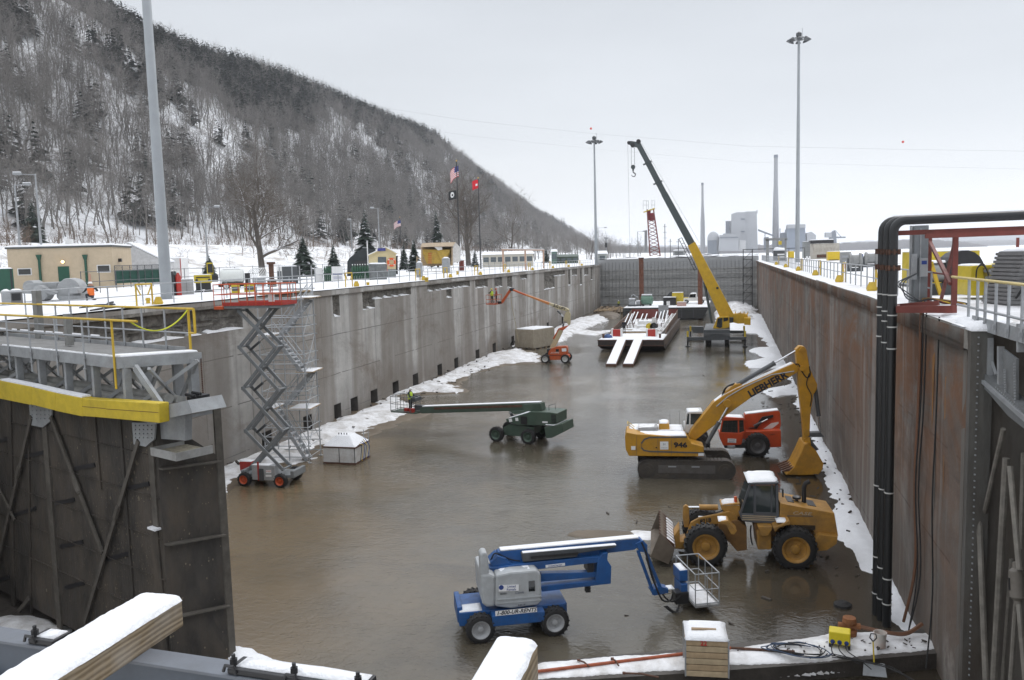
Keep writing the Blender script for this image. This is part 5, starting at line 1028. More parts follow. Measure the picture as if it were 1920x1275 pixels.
bo_('engine_box',[(800,985),(848,985),(820,1020),(815,1040),(800,1030)],1.1,1.5,BLACKP)
bo_('tower_boom',[(830,975),(895,970),(990,772),(945,738)],1.05,1.4,TAN); bo_('tower_link',[(870,860),(935,740),(985,722),(1060,700),(1050,712),(990,765),(945,750),(885,870)],1.02,1.42); bo_('riser',[(1000,620),(1022,545),(1060,530),(1080,565),(1076,690),(1062,705),(1030,660),(1000,650)],1.02,1.44,TAN)
rod(ro,L(*zO(990,718),1.22),L(*zO(1010,655),1.22),.1,.07); rod(ro,L(*zO(925,528),1.22),L(*zO(1000,600),1.22),.09,.06)
# boom swings away from the viewer towards the wall: its own vertical plane
O2 = W(ro,(L(*zO(1045,520),1.22).x,1.22,0)); a2 = math.radians(-14); M2 = frame(O2,a2)
def swing(o): o.location = L.loc(O2); o.rotation_euler = (0,0,a2-math.radians(2.7)); return o
def b2(name,pts,v0,v1,m,bev=.02): q = MB(); q.pp(M2,[zO(*p) for p in pts],v0,v1); return swing(q.build(name,m,ro,bevel=bev))
ub = b2('upper_boom',[(830,432),(1040,500),(1058,520),(1040,535),(930,510),(890,490),(820,455)],-.2,.2,TAN); b2('upper_boom',[(545,330),(830,432),(822,458),(545,348)],-.15,.15,mat('lift_cream_orange',(.52,.20,.06),.5)); b2('upper_boom',[(375,262),(545,330),(545,350),(380,285)],-.12,.12,LORG)
o = text('JLG LIFT',.42,ub,INK,M2(*zO(950,485),-.21),M2(*zO(1010,508),0)-M2(*zO(890,465),0),(0,0,1),bold=.01)
b2('jib',[(355,262),(375,275),(265,440),(245,425)],-.12,.12,LORG); b2('jib_link',[(350,255),(390,255),(392,290),(355,290)],-.2,.2,BLACKP); b2('rotator',[(205,415),(250,415),(262,440),(215,445)],-.15,.15,BLACKP)
fa = M2(*zO(105,445),0); fb = M2(*zO(215,440),0); q = MB(); q.bb(fa.x,-.6,fa.z-.06,fb.x,.9,fa.z); swing(q.build('platform',LORG,ro)); swing(cage(ro,[(fa.x,-.6,fa.z),(fb.x,-.6,fa.z),(fb.x,.9,fa.z),(fa.x,.9,fa.z)],1.05,LORG,.025))
cs,sn = math.cos(a2),math.sin(a2)
def w2(p): return Vector((O2.x+p[0]*cs-p[1]*sn,O2.y+p[0]*sn+p[1]*cs,O2.z+p[2]))
person('person',w2((fa.x+.45,.0,fa.z)),math.radians(60),'worker in hi vis vest spraying the wall from the orange lift basket',(.10,.10,.06),(.05,.05,.045),mat('yellow_helmet',(.6,.5,.1),.4),vest=HIVIS,arms=dict(lw=(-.05,.5,1.3),rw=(.12,.45,1.2),le=(-.25,.2,1.25),re=(.26,.15,1.15)))
person('person',w2((fb.x-.35,.3,fa.z)),math.radians(110),'worker in red jacket at the right end of the orange lift basket',(.30,.06,.04),(.06,.05,.05),mat('red_helmet',(.5,.1,.06),.4))
hose(ro,[L.loc(w2(M2(*zO(p[0],p[1]),.1))) for p in ((370,300),(375,420),(400,560),(430,720),(458,900))],.03,mat('tan_hose',(.4,.34,.22),.7))
# ---------------------------------------------------------------- site container
Pn = F(1000.4,655.5); rt2,L = thing('site_container',Pn,math.radians(-24),'beige corrugated site container with snow on its roof beside the orange lift','container')
hc = 2.5; q = MB(); q.bb(-2.95,0,.15,0,4.6,hc); BE = mat('container_beige',(.42,.37,.29),.6,var=.1,dirt=.35,dirtcol=(.2,.16,.12)); q.build('container_body',BE,rt2)
q = MB()
for k in range(14): q.bb(-2.9+k*.21,-.025,.22,-2.9+k*.21+.1,0,hc-.1)
for k in range(22): q.bb(0,.06+k*.21,.22,.025,.06+k*.21+.1,hc-.1)
q.build('corrugation',BE,rt2); snowcap(rt2,-2.9,.05,-.05,4.5,hc,.12,seed=2); q = MB()
for k in range(4): q.bb(-2.9,.3+k*1.2,0,0,.5+k*1.2,.15)
q.build('skid_beam',WOOD,rt2)
q = MB()
for k in range(3): t = [2*math.pi*i/16 for i in range(17)]; q.tube([(-3.5+.4*math.cos(a),.2+.12*k+.1*math.sin(a),.45+.4*math.sin(a)) for a in t],.03,5)
o = tag(q.build('hose_coil',BLACK),'black hose coil leaning by the beige container','hose'); o.matrix_basis = rt2.matrix_basis
# ---------------------------------------------------------------- deck barge with ramps
Yf = 98.5; zt = AY(1180,637.5,Yf).z; x0 = AY(1121,637,Yf).x; x1 = AY(1244,638,Yf).x; Yb = T(1286,597,zt).y; zb = FLOOR+.12
rb_,L = thing('deck_barge',(x0,Yf,FLOOR),0,'rusty black deck barge with snowy racks on deck, aground in mid lock','barge'); bwid = x1-x0; bl_ = Yb-Yf; hz_ = zt-FLOOR
HULL = mat('barge_hull',(.028,.024,.022),.6,var=.4,dirt=.5,dirtcol=(.10,.045,.03)); RUB = mat('barge_side',(.12,.085,.065),.75,var=.35,scale=1.2,dirt=.5)
q = MB(); q.loft([(0,0,hz_-.7),(0,2.6,.12),(0,bl_,.12),(0,bl_,hz_),(0,0,hz_)],[(bwid,0,hz_-.7),(bwid,2.6,.12),(bwid,bl_,.12),(bwid,bl_,hz_),(bwid,0,hz_)]); q.build('hull',HULL,rb_)
q = MB(); q.bb(bwid,.5,hz_-.75,bwid+.04,bl_,hz_+.02); q.bb(bwid+.002,3,.5,bwid+.03,bl_,hz_-.75); q.build('hull_side',RUB,rb_); q = MB(); q.bb(-.03,-.06,hz_-.72,bwid+.03,0,hz_-.62); q.bb(-.05,-.06,hz_-.1,bwid+.05,0,hz_+.02); q.build('rub_rail',RUST,rb_)
snowcap(rb_,.05,.05,bwid-.05,6.5,hz_,.12,seed=2); snowcap(rb_,.9,7.2,bwid-.9,bl_-.5,hz_,.05,seed=4,m=SNOWD)
q = MB(); hgt = 1.1
for s,x in ((1,.35),(-1,bwid-.35)): q.loft([(x-.06,8,hz_),(x-.06,bl_,hz_),(x-.06,bl_,hz_+hgt*1.2),(x-.06,10,hz_+.5),(x-.06,8,hz_+.1)],[(x+.06,8,hz_),(x+.06,bl_,hz_),(x+.06,bl_,hz_+hgt*1.2),(x+.06,10,hz_+.5),(x+.06,8,hz_+.1)])
q.build('coaming',mat('coaming_rust',(.13,.075,.05),.8,var=.4,dirt=.4),rb_); q = MB(); q.bb(.3,bl_-.1,hz_,bwid-.3,bl_,hz_+1.5); q.build('end_plate',REDOX,rb_); q = MB(); q.bb(bwid*.58,bl_-.14,hz_,bwid*.78,bl_-.1,hz_+2.1); q.build('end_panel',GREYP,rb_)
for (x,y) in ((1.3,3.2),(bwid-2.2,3.0)):
 q = MB(); q.bb(x,y,hz_,x+1.1,y+.7,hz_+.95); k_ = q.build('bitt_frame',REDP,rb_); q = MB()
 for dx in (-.12,1.02): q.bb(x+dx,y-.05,hz_,x+dx+.2,y+.75,hz_+1.05)
 q.build('frame_post',WHITE,k_)
for x in (.5,bwid-.5): q = MB(); q.cyl((x,1.2,hz_),(x,1.2,hz_+.55),.13,n=10); q.cyl((x,1.2,hz_+.55),(x,1.2,hz_+.62),.18,n=10); q.build('bollard',RUST,rb_)
for i,(x,y,w_,l_,h0,h1) in enumerate(((1.4,14,.5,6,.5,1.6),(2.0,16,.5,6,.6,1.7),(3.3,15,.6,6,.4,1.5),(5.2,16,.6,6,.5,1.7),(6.2,17,.5,6,.5,1.8),(6.8,15,.5,7,.3,1.2))):
 R_ = tag(empty('pipe_rack',W(rb_,(x,y,hz_+.05))),'snow topped sloping steel rack on the barge, %s from the left' % ('first','second','third','fourth','fifth','sixth')[i],'rack','sloping racks on the barge deck')
 q = MB()
 for dx in (0,w_): q.beam((dx,0,h0),(dx,l_,h1),.09,.12); q.cyl((dx,.1,0),(dx,.1,h0),.05,n=6); q.cyl((dx,l_-.1,0),(dx,l_-.1,h1),.05,n=6)
 for k in range(9): t = k/8; q.cyl((0,l_*t,h0+(h1-h0)*t),(w_,l_*t,h0+(h1-h0)*t),.04,n=6)
 q.build('rack_frame',RUST,R_); q = MB()
 for dx in (0,w_): q.beam((dx,0,h0+.09),(dx,l_,h1+.09),.13,.06)
 q.build('snow_cover',SNOW,R_)
for i,(x,y,l_,w_,rz) in enumerate(((1.0,8,5,.25,4),(1.4,8.8,4.6,.3,-6),(3.0,9.6,4.2,.25,9),(1.6,11,3.4,.35,2),(3.6,12.2,3.0,.4,-4))):
 q = MB(); q.bb(0,0,0,l_,w_,.22); R_ = tag(empty('timber_baulk',W(rb_,(x,y,hz_+.06)),math.radians(rz)),'snowy timber baulk lying across the barge, %s from the front' % ('first','second','third','fourth','fifth')[i],'timber','timbers on the barge deck'); q.build('beam',WOOD,R_); snowcap(R_,.02,.0,l_-.02,w_,.22,.12,seed=i)
R_ = tag(empty('work_float',W(rb_,(3.3,12.6,hz_+.1))),'snowy white equipment frame in the middle of the barge deck','equipment'); q = MB(); q.bb(0,0,0,2.2,2.0,.5); q.bb(.1,.8,.5,1.9,1.9,1.0); q.build('body',WHITE,R_); snowcap(R_,0,0,2.2,.8,.5,.12,seed=3); snowcap(R_,.1,.8,1.9,1.9,1.0,.15,seed=4); q = MB(); q.cyl((2.1,.2,0),(2.1,.2,1.5),.05,n=6); q.box((2.3,.3,1.0),(.5,.3,1.2)); q.build('mast',WHITE,R_)
R_ = tag(empty('tyre_fender',W(rb_,(5.6,12.3,hz_+.55))),'yellow and black roll standing on the barge deck','fender'); q = MB(); q.lathe((0,-.2,0),(0,.2,0),[(0,.25),(0,.5),(1,.5),(1,.25)],16); q.build('drum',BLACKP,R_); q = MB(); q.lathe((-.6,-.2,0),(-.6,.2,0),[(0,.1),(0,.45),(1,.45),(1,.1)],16); q.build('drum',YELB,R_)
R_ = tag(empty('tarp_heap',W(rb_,(1.0,1.6,hz_+.1))),'blue tarpaulin bundle at the near left corner of the barge','tarp'); q = MB(); q.lathe((0,0,0),(0,0,.5),[(0,.6),(.5,.5),(.9,.25),(1,.05)],9); q.build('tarpaulin',mat('tarp_blue',(.03,.08,.22),.6,var=.4),R_)
L3 = tag(empty('aluminium_ladder',W(rb_,(bwid-1.2,7.5,hz_+.3))),'snowy ladder leaning on the right coaming of the barge','ladder'); q = MB()
for dx in (0,.5): q.beam((dx,0,0),(dx+1.0,11,1.5),.07,.1)
for k in range(24): t = (k+.5)/24; q.cyl((t,11*t,1.5*t),(.5+t,11*t,1.5*t),.03,n=5)
q.build('ladder_rails',WHITE,L3)
person('person',W(rb_,(2.3,7.0,hz_+.1)),math.radians(200),'worker in dark clothes standing on the left of the barge deck',(.02,.02,.025),(.02,.02,.022),BLACKP)
for i,(pa,pb,pc,pd) in enumerate((((1137,686),(1154,687),(1174,642),(1157,641)),((1169,686),(1186,687),(1205,642),(1188,641)))):
 A_ = [F(*pa),F(*pb)]; wd = 1.12; xm = (A_[0].x+A_[1].x)/2; ya = (A_[0].y+A_[1].y)/2; xe = AY((pc[0]+pd[0])/2,641,Yf).x
 R_ = tag(empty('loading_ramp',(xm,ya,FLOOR)),'snow covered steel ramp from the barge bow to the water, the %s one' % ('left','right')[i],'ramp','loading ramps of the barge')
 dx,dy,dz = xe-xm,Yf-.05-ya,hz_+.03; q = MB()
 A = [(-wd/2,0,0),(wd/2,0,0),(wd/2,0,.2),(-wd/2,0,.2)]; B = [(dx-wd/2,dy,dz-.45),(dx+wd/2,dy,dz-.45),(dx+wd/2,dy,dz),(dx-wd/2,dy,dz)]; q.loft(A,B); q.build('ramp_deck',RUST,R_)
 q = MB(); k = .05; q.loft([(-wd/2+.04,.1,.2),(wd/2-.04,.1,.2),(wd/2-.08,.1,.28),(-wd/2+.08,.1,.28)],[(dx-wd/2+.04,dy-.05,dz),(dx+wd/2-.04,dy-.05,dz),(dx+wd/2-.08,dy-.05,dz+.08),(dx-wd/2+.08,dy-.05,dz+.08)]); q.build('snow_cover',SNOW,R_,bevel=.03)
# ---------------------------------------------------------------- pontoon behind
Yp = 146.5; px0 = AY(1168,597,Yp).x; px1 = AY(1318,597,Yp).x; zp = AY(1240,577,Yp).z; rp = tag(empty('spud_pontoon',(px0,Yp,FLOOR)),'large black pontoon with snow covered deck behind the barge','pontoon'); pw = px1-px0; ph = zp-FLOOR
q = MB(); q.loft([(0,0,.3),(0,19,.3),(0,19,ph),(0,0,ph)],[(pw,0,.3),(pw,19,.3),(pw+1.0,19,ph),(pw+1.0,0,ph)]); q.build('hull',mat('pontoon_black',(.025,.027,.03),.5,var=.3,dirt=.4,dirtcol=(.07,.06,.05)),rp); q = MB()
for k in range(7): q.bb(.3+k*pw/7,-.05,.4,.4+k*pw/7,0,ph-.2)
q.bb(-.03,-.06,ph-.45,pw+1.0,0,ph-.35); q.build('hull_rib',DKGREY,rp); snowcap(rp,.1,.1,pw+.9,18.8,ph,.14,seed=4)
q = MB(); q.bb(pw*.2,-.08,.5,pw*.44,-.05,1.55); q.build('hull_patch',REDOX,rp)
for (a,b) in (((1217,530),(1215,580)),((1313,560),(1320,590))): pass
q = MB()
for (xa,za,xb,zb2) in ((1.3,.2,1.9,ph),(2.9,.3,1.7,ph)): q.beam((xa,-.3,za),(xb,-.15,zb2),.12,.15)
q.build('mooring_strut',RUST,rp)
for i,(px,yt,yb_) in enumerate(((1203,484,562),(1313,495,575))):
 P = AY(px,yb_,Yp+6); R_ = tag(empty('spud_pile',(P.x,P.y,FLOOR)),('tall rusty steel pile rising from the left of the pontoon','rusty steel pile behind the crane boom at the pontoon right end')[i],'pile'); zt2 = AY(px,yt,Yp+6).z-FLOOR
 q = MB(); q.cyl((0,0,0),(0,0,zt2),.42,n=14); q.build('pile_tube',mat('pile_rust',(.16,.06,.035),.8,var=.35,dirt=.4),R_,smooth=True); q = MB(); q.cyl((0,0,zt2-.1),(0,0,zt2+.1),.5,n=14); q.build('pile_cap',RUST,R_)
# things on and behind the pontoon
def simple(name,px,py,Y,label,cat,parts,rz=0,group=None,z=None):
 P = AY(px,py,Y); 
 if z is not None: P.z = z
 R_ = tag(empty(name,P,rz),label,cat,group)
 for nm,m,fn in parts: q = MB(); fn(q); q.build(nm,m,R_,bevel=.02)
 return R_
DZ = zp+.12
def bxs(*B): return lambda q: [q.bb(*b) for b in B]
def tnk(r,l): return lambda q: q.lathe((-l/2,0,r+.15),(l/2,0,r+.15),[(0,r*.3),(.04,r*.75),(.12,r),(.88,r),(.96,r*.75),(1,r*.3)],16)
simple('air_tank',1213,572,Yp+4,'green and white tank on the pontoon beside the rusty pile','tank',(('tank',mat('tank_green',(.12,.22,.16),.5),tnk(.9,2.2)),('tank_snow',SNOW,bxs((-.9,-.5,1.9,.9,.5,2.1))),('saddle',BLACKP,bxs((-.8,-.6,0,-.5,.6,.4),(.5,-.6,0,.8,.6,.4)))),z=DZ)
simple('pump_skid',1190,574,Yp+3,'snowy grey pump machinery at the left end of the pontoon deck','pump',(('skid',DKGREY,bxs((-1.2,-.6,0,1.2,.6,.3))),('engine',GREYP,bxs((-1,-.5,.3,.1,.5,1.3),(.3,-.4,.3,1.0,.4,.9))),('snow_cover',SNOW,bxs((-1,-.5,1.3,.1,.5,1.45),(.3,-.4,.9,1,.4,1.05))),('pipe',GALV,lambda q: q.tube([(-.6,0,1.3),(-.6,0,1.9),(-.2,0,2.1),(.6,0,1.6)],.09))),z=DZ)
simple('fuel_tank',1256,572,Yp+5,'black steel tank on the pontoon left of the yellow box','tank',(('tank_body',BLACKP,bxs((-1.1,-.8,0,1.1,.8,1.35))),('lid',DKGREY,bxs((-1.15,-.85,1.35,1.15,.85,1.42))),('snow_cover',SNOW,bxs((-1.1,-.8,1.42,1.1,.8,1.52)))),z=DZ)
simple('generator',1271,572,Yp+6,'yellow generator box standing in the middle of the pontoon','generator',(('housing',YELB,bxs((-1,-.7,.15,1,.7,2.2))),('skid',BLACKP,bxs((-1,-.7,0,1,.7,.15))),('roof_snow',SNOW,bxs((-.95,-.65,2.2,.95,.65,2.3)))),z=DZ)
simple('hose_reel',1262,560,YFAR-12,'grey round hose reel in front of the far closure wall','reel',(('drum',DKGREY,lambda q: q.lathe((0,-.8,1.2),(0,.8,1.2),[(0,1.2),(.12,1.2),(.13,.8),(.87,.8),(.88,1.2),(1,1.2)],20)),('stand',GREYP,bxs((-1,-.9,0,1,-.8,.6),(-1,.8,0,1,.9,.6)))),z=FLOOR+1.5)
simple('rubble_heap',1275,560,YFAR-14,'dark heap of scrap in front of the far closure wall','scrap',(('heap',RUST,lambda q: [q.beam((-1.2+.3*k,-.5,.1),(-.8+.25*k,.5,1.8-.2*abs(k-4)),.3,.5) for k in range(9)]),('base_plate',DKGREY,bxs((-1.5,-.8,0,1.8,.8,.3)))),z=FLOOR+1.4)
P = AY(1302,572,Yp+10); R_ = tag(empty('utility_truck',(P.x,P.y,DZ),math.radians(180)),'small white utility truck with yellow bonnet parked on the pontoon','truck')
q = MB(); q.ext([(-2.2,.5),(2.2,.5),(2.2,.95),(1.0,1.05),(.75,1.8),(-.4,1.85),(-.5,1.1),(-2.2,1.1)],-.9,.9); q.build('body',WHITE,R_,bevel=.05); q = MB(); q.ext([(.72,1.72),(.95,1.12),(-.25,1.12),(-.3,1.75)],-.92,.92); q.build('window',GLASS,R_); q = MB(); q.bb(1.1,-.8,.96,2.15,.8,1.06); q.build('bonnet',YELB,R_); snowcap(R_,-.4,-.8,.7,.8,1.83,.1)
for x in (-1.4,1.4):
 for y in (-.85,.85): wheel(R_,(x,y,.38),.38,.25,GREYP,1 if y > 0 else -1,lug=8,n=14)
simple('barrel',1253,572,Yp+2,'pale drum at the front edge of the pontoon deck','drum',(('drum',WHITE,lambda q: q.lathe((0,0,0),(0,0,.9),[(0,.3),(.3,.31),(.32,.28),(.66,.28),(.68,.31),(1,.3)],14)),('lid',DKGREY,lambda q: q.cyl((0,0,.9),(0,0,.93),.28,n=14))),z=DZ)
simple('tool_chest',1278,573,Yp+2,'low pinkish tool chest right of the yellow box on the pontoon','chest',(('chest',mat('faded_pink',(.5,.32,.28),.6),bxs((-.8,-.4,0,.8,.4,.7))),('lid',WHITE,bxs((-.82,-.42,.7,.82,.42,.78)))),z=DZ)
# far red lift near the closure wall
P = F(1226,571); Lr = frame((P.x,P.y,FLOOR),0); R_ = tag(empty('boom_lift',(P.x,P.y,FLOOR)),'far small red boom lift reaching left near the closure wall','boom lift'); zR = zoom(900,440,3.5556)
def br(nm,pts,v0,v1,m): q = MB(); q.pp(Lr,[zR(*p) for p in pts],v0,v1); return q.build(nm,m,R_)
br('upper_boom',[(935,340),(1000,360),(1100,402),(1155,412),(1160,440),(1080,418),(990,375),(930,352)],-.2,.2,REDP); br('riser',[(1130,412),(1165,420),(1160,465),(1135,470)],-.3,.3,REDP); br('turntable',[(1110,455),(1190,455),(1190,478),(1110,478)],-1.2,1.2,REDP); br('jib',[(925,345),(940,340),(925,375),(915,372)],-.15,.15,REDP)
br('chassis',[(1105,478),(1195,478),(1195,487),(1105,487)],-1.2,1.2,DKGREY); br('platform',[(905,370),(925,370),(925,374),(905,374)],-.8,.8,REDP); br('guard_rail',[(905,352),(908,352),(908,372),(905,372)],-.8,.8,GREYP)
for x in (1115,1185):
 p = Lr(*zR(x,487),0)
 for v in (-1.2,1.2): wheel(R_,(p.x,v,.5),.5,.35,WHITE,-1 if v < 0 else 1,lug=8,n=14)
person('person',F(1160,578),math.radians(30),'far worker in yellow jacket standing on the mud near the left wall',(.35,.38,.06),(.03,.03,.03),HELW)
simple('debris_pile',1143,582,166,'brown heap of debris along the left wall near the far end','debris',(('heap',mat('debris_brown',(.20,.15,.10),.9,var=.5),lambda q: [q.beam((-3+.7*k,-.5-.2*(k % 3),.1),(-2.2+.6*k,.8,.8+.4*(k % 2)),.5,.5) for k in range(10)]),('pole',WOODX,lambda q: [q.cyl((-3+k,-1,.5),(1+k*.7,1,1.1),.1,n=6) for k in range(4)])),z=FLOOR)
# ---------------------------------------------------------------- mobile crane
CRY = mat('crane_yellow',(.60,.36,.012),.4,var=.1,dirt=.2); zC = zoom(1150,540,7.111); P = F(1344.5,649.5)
rcr,L = thing('mobile_crane',P,0,'yellow mobile crane on outriggers with a long raised telescopic boom','crane')
def bc(name,pts,v0,v1,m=DKGREY,bev=.02,par=None): q = MB(); q.pp(L,[zC(*p) for p in pts],v0,v1); return q.build(name,m,par or rcr,bevel=bev)
wx = [L(*zC(1260,775),0).x,L(*zC(1515,778),0).x]
for y in (.2,1.9,6.0,7.7):
 for i,x in enumerate(wx): q = wheel(rcr,(0,0,0),.62,.55,DKGREY,1 if i else -1,lug=14,n=22); q.location = (x,y,.62); q.rotation_euler = (0,0,math.pi/2)
bc('carrier',[(1205,560),(1555,560),(1555,690),(1205,700)],-.6,9.0); q = bc('rear_plate',[(1205,600),(1555,600),(1555,640),(1480,640),(1440,618),(1310,618),(1270,640),(1205,640)],-.66,-.6,mat('crane_grey',(.10,.105,.11),.5))
for y0 in (-.45,7.0):
 bc('outrigger_beam',[(985,655),(1210,655),(1210,698),(985,700)],y0,y0+.35); bc('outrigger_beam',[(1550,655),(1765,652),(1765,688),(1550,692)],y0,y0+.35)
 for xx in (992,1757): p = L(*zC(xx,650),y0+.15) if y0 < 0 else L(*zC(xx,650),-.3)+Vector((0,y0,0)); q = MB(); q.cyl((p.x,y0+.17,.06),(p.x,y0+.17,p.z+.6),.11,n=10); q.cyl((p.x,y0+.17,0),(p.x,y0+.17,.1),.32,n=12); j = q.build('outrigger_jack',BLACKP,rcr); q = MB(); q.cyl((p.x,y0+.17,p.z),(p.x,y0+.17,p.z+.7),.125,n=10); q.build('hazard_sleeve',YELB,j)
bc('side_step',[(1040,515),(1200,515),(1200,600),(1060,600),(1060,560),(1040,560)],4,5); bc('side_beam',[(1555,570),(1745,572),(1745,605),(1555,605)],3.5,4.2); snowcap(rcr,L(*zC(1210,558),0).x,.2,L(*zC(1350,558),0).x,8.5,L(*zC(1300,560),0).z-.06,.1)
sup = bc('turntable',[(1310,540),(1540,520),(1545,545),(1320,552)],2.0,4.6,CRY)
cb = bc('cab',[(1330,530),(1385,400),(1420,385),(1545,380),(1550,520),(1480,540),(1350,545)],1.6,2.5,CRY); bc('cab_window',[(1372,515),(1392,405),(1455,398),(1452,520),(1420,535)],1.57,1.6,GLASS,0,cb); bc('cab_window',[(1465,398),(1530,392),(1535,430),(1468,450)],1.57,1.6,GLASS,0,cb); bc('cab_panel',[(1545,395),(1600,395),(1600,460),(1545,460)],1.7,2.6,BLACKP)
bc('superstructure',[(1500,375),(1620,345),(1790,350),(1795,400),(1800,470),(1660,475),(1600,460),(1540,470)],2.6,4.2,CRY); bc('counterweight',[(1745,400),(1832,400),(1830,495),(1745,490)],1.8,4.6,CRY); bc('winch',[(1610,350),(1680,335),(1760,345),(1765,380),(1615,385)],2.7,4.0,mat('crane_yellow_dark',(.36,.21,.02),.5))
q = MB()
for xx in (1625,1690,1740,1790): p = L(*zC(xx,350),2.8); q.cyl(p,p+Vector((.05,0,.35)),.05,n=6)
q.build('winch_rail',CRY,rcr)
VC = 3.0
def bpx(name,pts,v0,v1,m,bev=.02,par=None): q = MB(); q.pp(L,pts,v0,v1); return q.build(name,m,par or rcr,bevel=bev)
CRG = mat('crane_boom_grey',(.060,.075,.078),.4,var=.1)
b0 = bpx('boom',[(1289.5,461),(1303,453),(1378,594),(1353,602)],VC-.42,VC+.42,CRY)
bpx('boom_section',[(1240,366),(1250.5,360),(1302,453),(1290.5,461)],VC-.34,VC+.34,CRG,.01,b0); bpx('boom_section',[(1209,305),(1218.5,300),(1250,360),(1240.5,366)],VC-.30,VC+.30,CRG,.01,b0); bpx('boom_section',[(1192,272),(1201,268),(1218,300),(1209.5,305)],VC-.26,VC+.26,CRG,.01,b0)
for a,b in (((1206,309),(1222,302)),((1225,346),(1242,339)),): q = MB(); q.beam(L(*a,VC-.4),L(*b,VC-.4),.06,.2); q.beam(L(*a,VC+.4),L(*b,VC+.4),.06,.2); q.build('boom_collar',CRG,b0)
hd2 = bpx('boom_head',[(1178,268),(1182,264),(1200,267),(1201,275),(1192,276),(1180,271)],VC-.2,VC+.2,CRG,.01,b0); q = MB()
for c,r in (((1179,267.5),.22),((1186,272),.28),((1197,265),.28)): p = L(*c,VC-.25); q.cyl(p,p+Vector((0,.5,0)),r,n=16)
q.build('sheave',BLACKP,hd2)
q = MB()
for xx,yb in ((1183.5,312),(1189.5,312)): q.cyl(L(xx,270,VC),L(xx+.3,yb,VC),.02,n=4)
q.cyl(L(1177,268,VC),L(1181,468,VC),.012,n=4); q.cyl(L(1203,268,VC),L(1306,455,VC-.3)+Vector((.35,0,0)),.012,n=4); q.build('hoist_rope',BLACKP,rcr)
p = L(1187,311,VC); q = MB(); q.lathe(p+Vector((0,-.12,-.15)),p+Vector((0,.12,-.15)),[(0,.2),(.05,.28),(.95,.28),(1,.2)],16); q.box(p+Vector((0,0,-.35)),(.22,.2,.5)); q.cyl(p+Vector((0,0,-.55)),p+Vector((0,0,-.85)),.07,n=8); hb = q.build('hook_block',CRG,rcr)
q = MB(); q.tube([p+Vector((.0,0,-.8))]+[p+Vector((.05+.24*math.sin(t),0,-1.12+.24*math.cos(t))) for t in [.2+.5*k for k in range(10)]],[.06]+[.075-.004*k for k in range(10)],8); q.build('hook',BLACKP,hb,smooth=True)
rod(rcr,L(1335,606,VC),L(1316,505,VC),.16,.09,.75,body=CRG); q = MB(); c = L(1345,540,VC-.43); q.cyl(c,c+Vector((0,-.04,0)),.16,n=14); q.build('boom_marker',BLACKP,b0)
q = MB()
for o_ in (0,.35):
 A_ = L(1273,448,VC-.55+o_); B_ = L(1302,507,VC-.55+o_); q.beam(A_,B_,.05,.08); q.beam(A_+Vector((.35,0,.15)),B_+Vector((.3,0,.1)),.05,.08)
for k in range(7): A_ = L(1273+4.8*k,448+9.8*k,VC-.5); q.cyl(A_,A_+Vector((.35,0,.15)),.03,n=5)
q.build('folding_jib',BLACKP,rcr)
# ================================================================ LEFT MITRE GATE LEAF
GATE = mat('gate_steel',(.042,.037,.032),.65,var=.65,scale=1.9,bump=.7,bscale=9,dirt=.9,dirtcol=(.10,.08,.06),stretch=(1,1,.4)); GATEL = mat('gate_strap',(.10,.09,.076),.75,var=.4,scale=2.5,dirt=.5,dirtcol=(.06,.05,.04))
MUSS = mat('mussel_spots',(.17,.145,.105),.9,var=.3,scale=6)
zT = zoom(0,700,2.2167); zV = zoom(0,560,7.967); zV2 = zoom(220,560,7.967)
ga = math.radians(-23); gl,L = thing('mitre_gate_leaf',F(432,1232),ga,'left lock gate leaf of dark stained steel with yellow bumper and railed walkway on top','lock gate')
VN = -1.45; zd = L(375,661,.1).z; ue = L(*zT(690,860),VN).x; zt_ = L(*zT(870,335),0).z; zb_ = L(*zT(640,205),VN-.3).z
q = MB(); q.bb(-16,0,-.4,0,.04,zt_); q.bb(-16,VN,-.4,ue,VN+.04,zb_+.1); q.build('skin_plate',GATE,gl)
q = MB(); q.hexa([(ue,VN,-.4),(ue+.04,VN,-.4),(.03,0,-.4),(0,0,-.4),(ue,VN,zb_+.1),(ue+.04,VN,zb_+.1),(.03,0,zt_),(0,0,zt_)]); q.build('end_web',GATE,gl)
q = MB(); q.bb(-.02,-.06,-.4,.06,.16,zd-1.5); q.build('mitre_post',GATEL,gl)
q = MB()
for zz in (1.6,3.75,5.95,7.75): q.hexa([(ue+.04,VN,zz),(ue+.26,VN,zz),(.2,0,zz),(.0,0,zz),(ue+.04,VN,zz+.05),(ue+.26,VN,zz+.05),(.2,0,zz+.05),(0,0,zz+.05)])
q.build('web_stiffener',GATEL,gl)
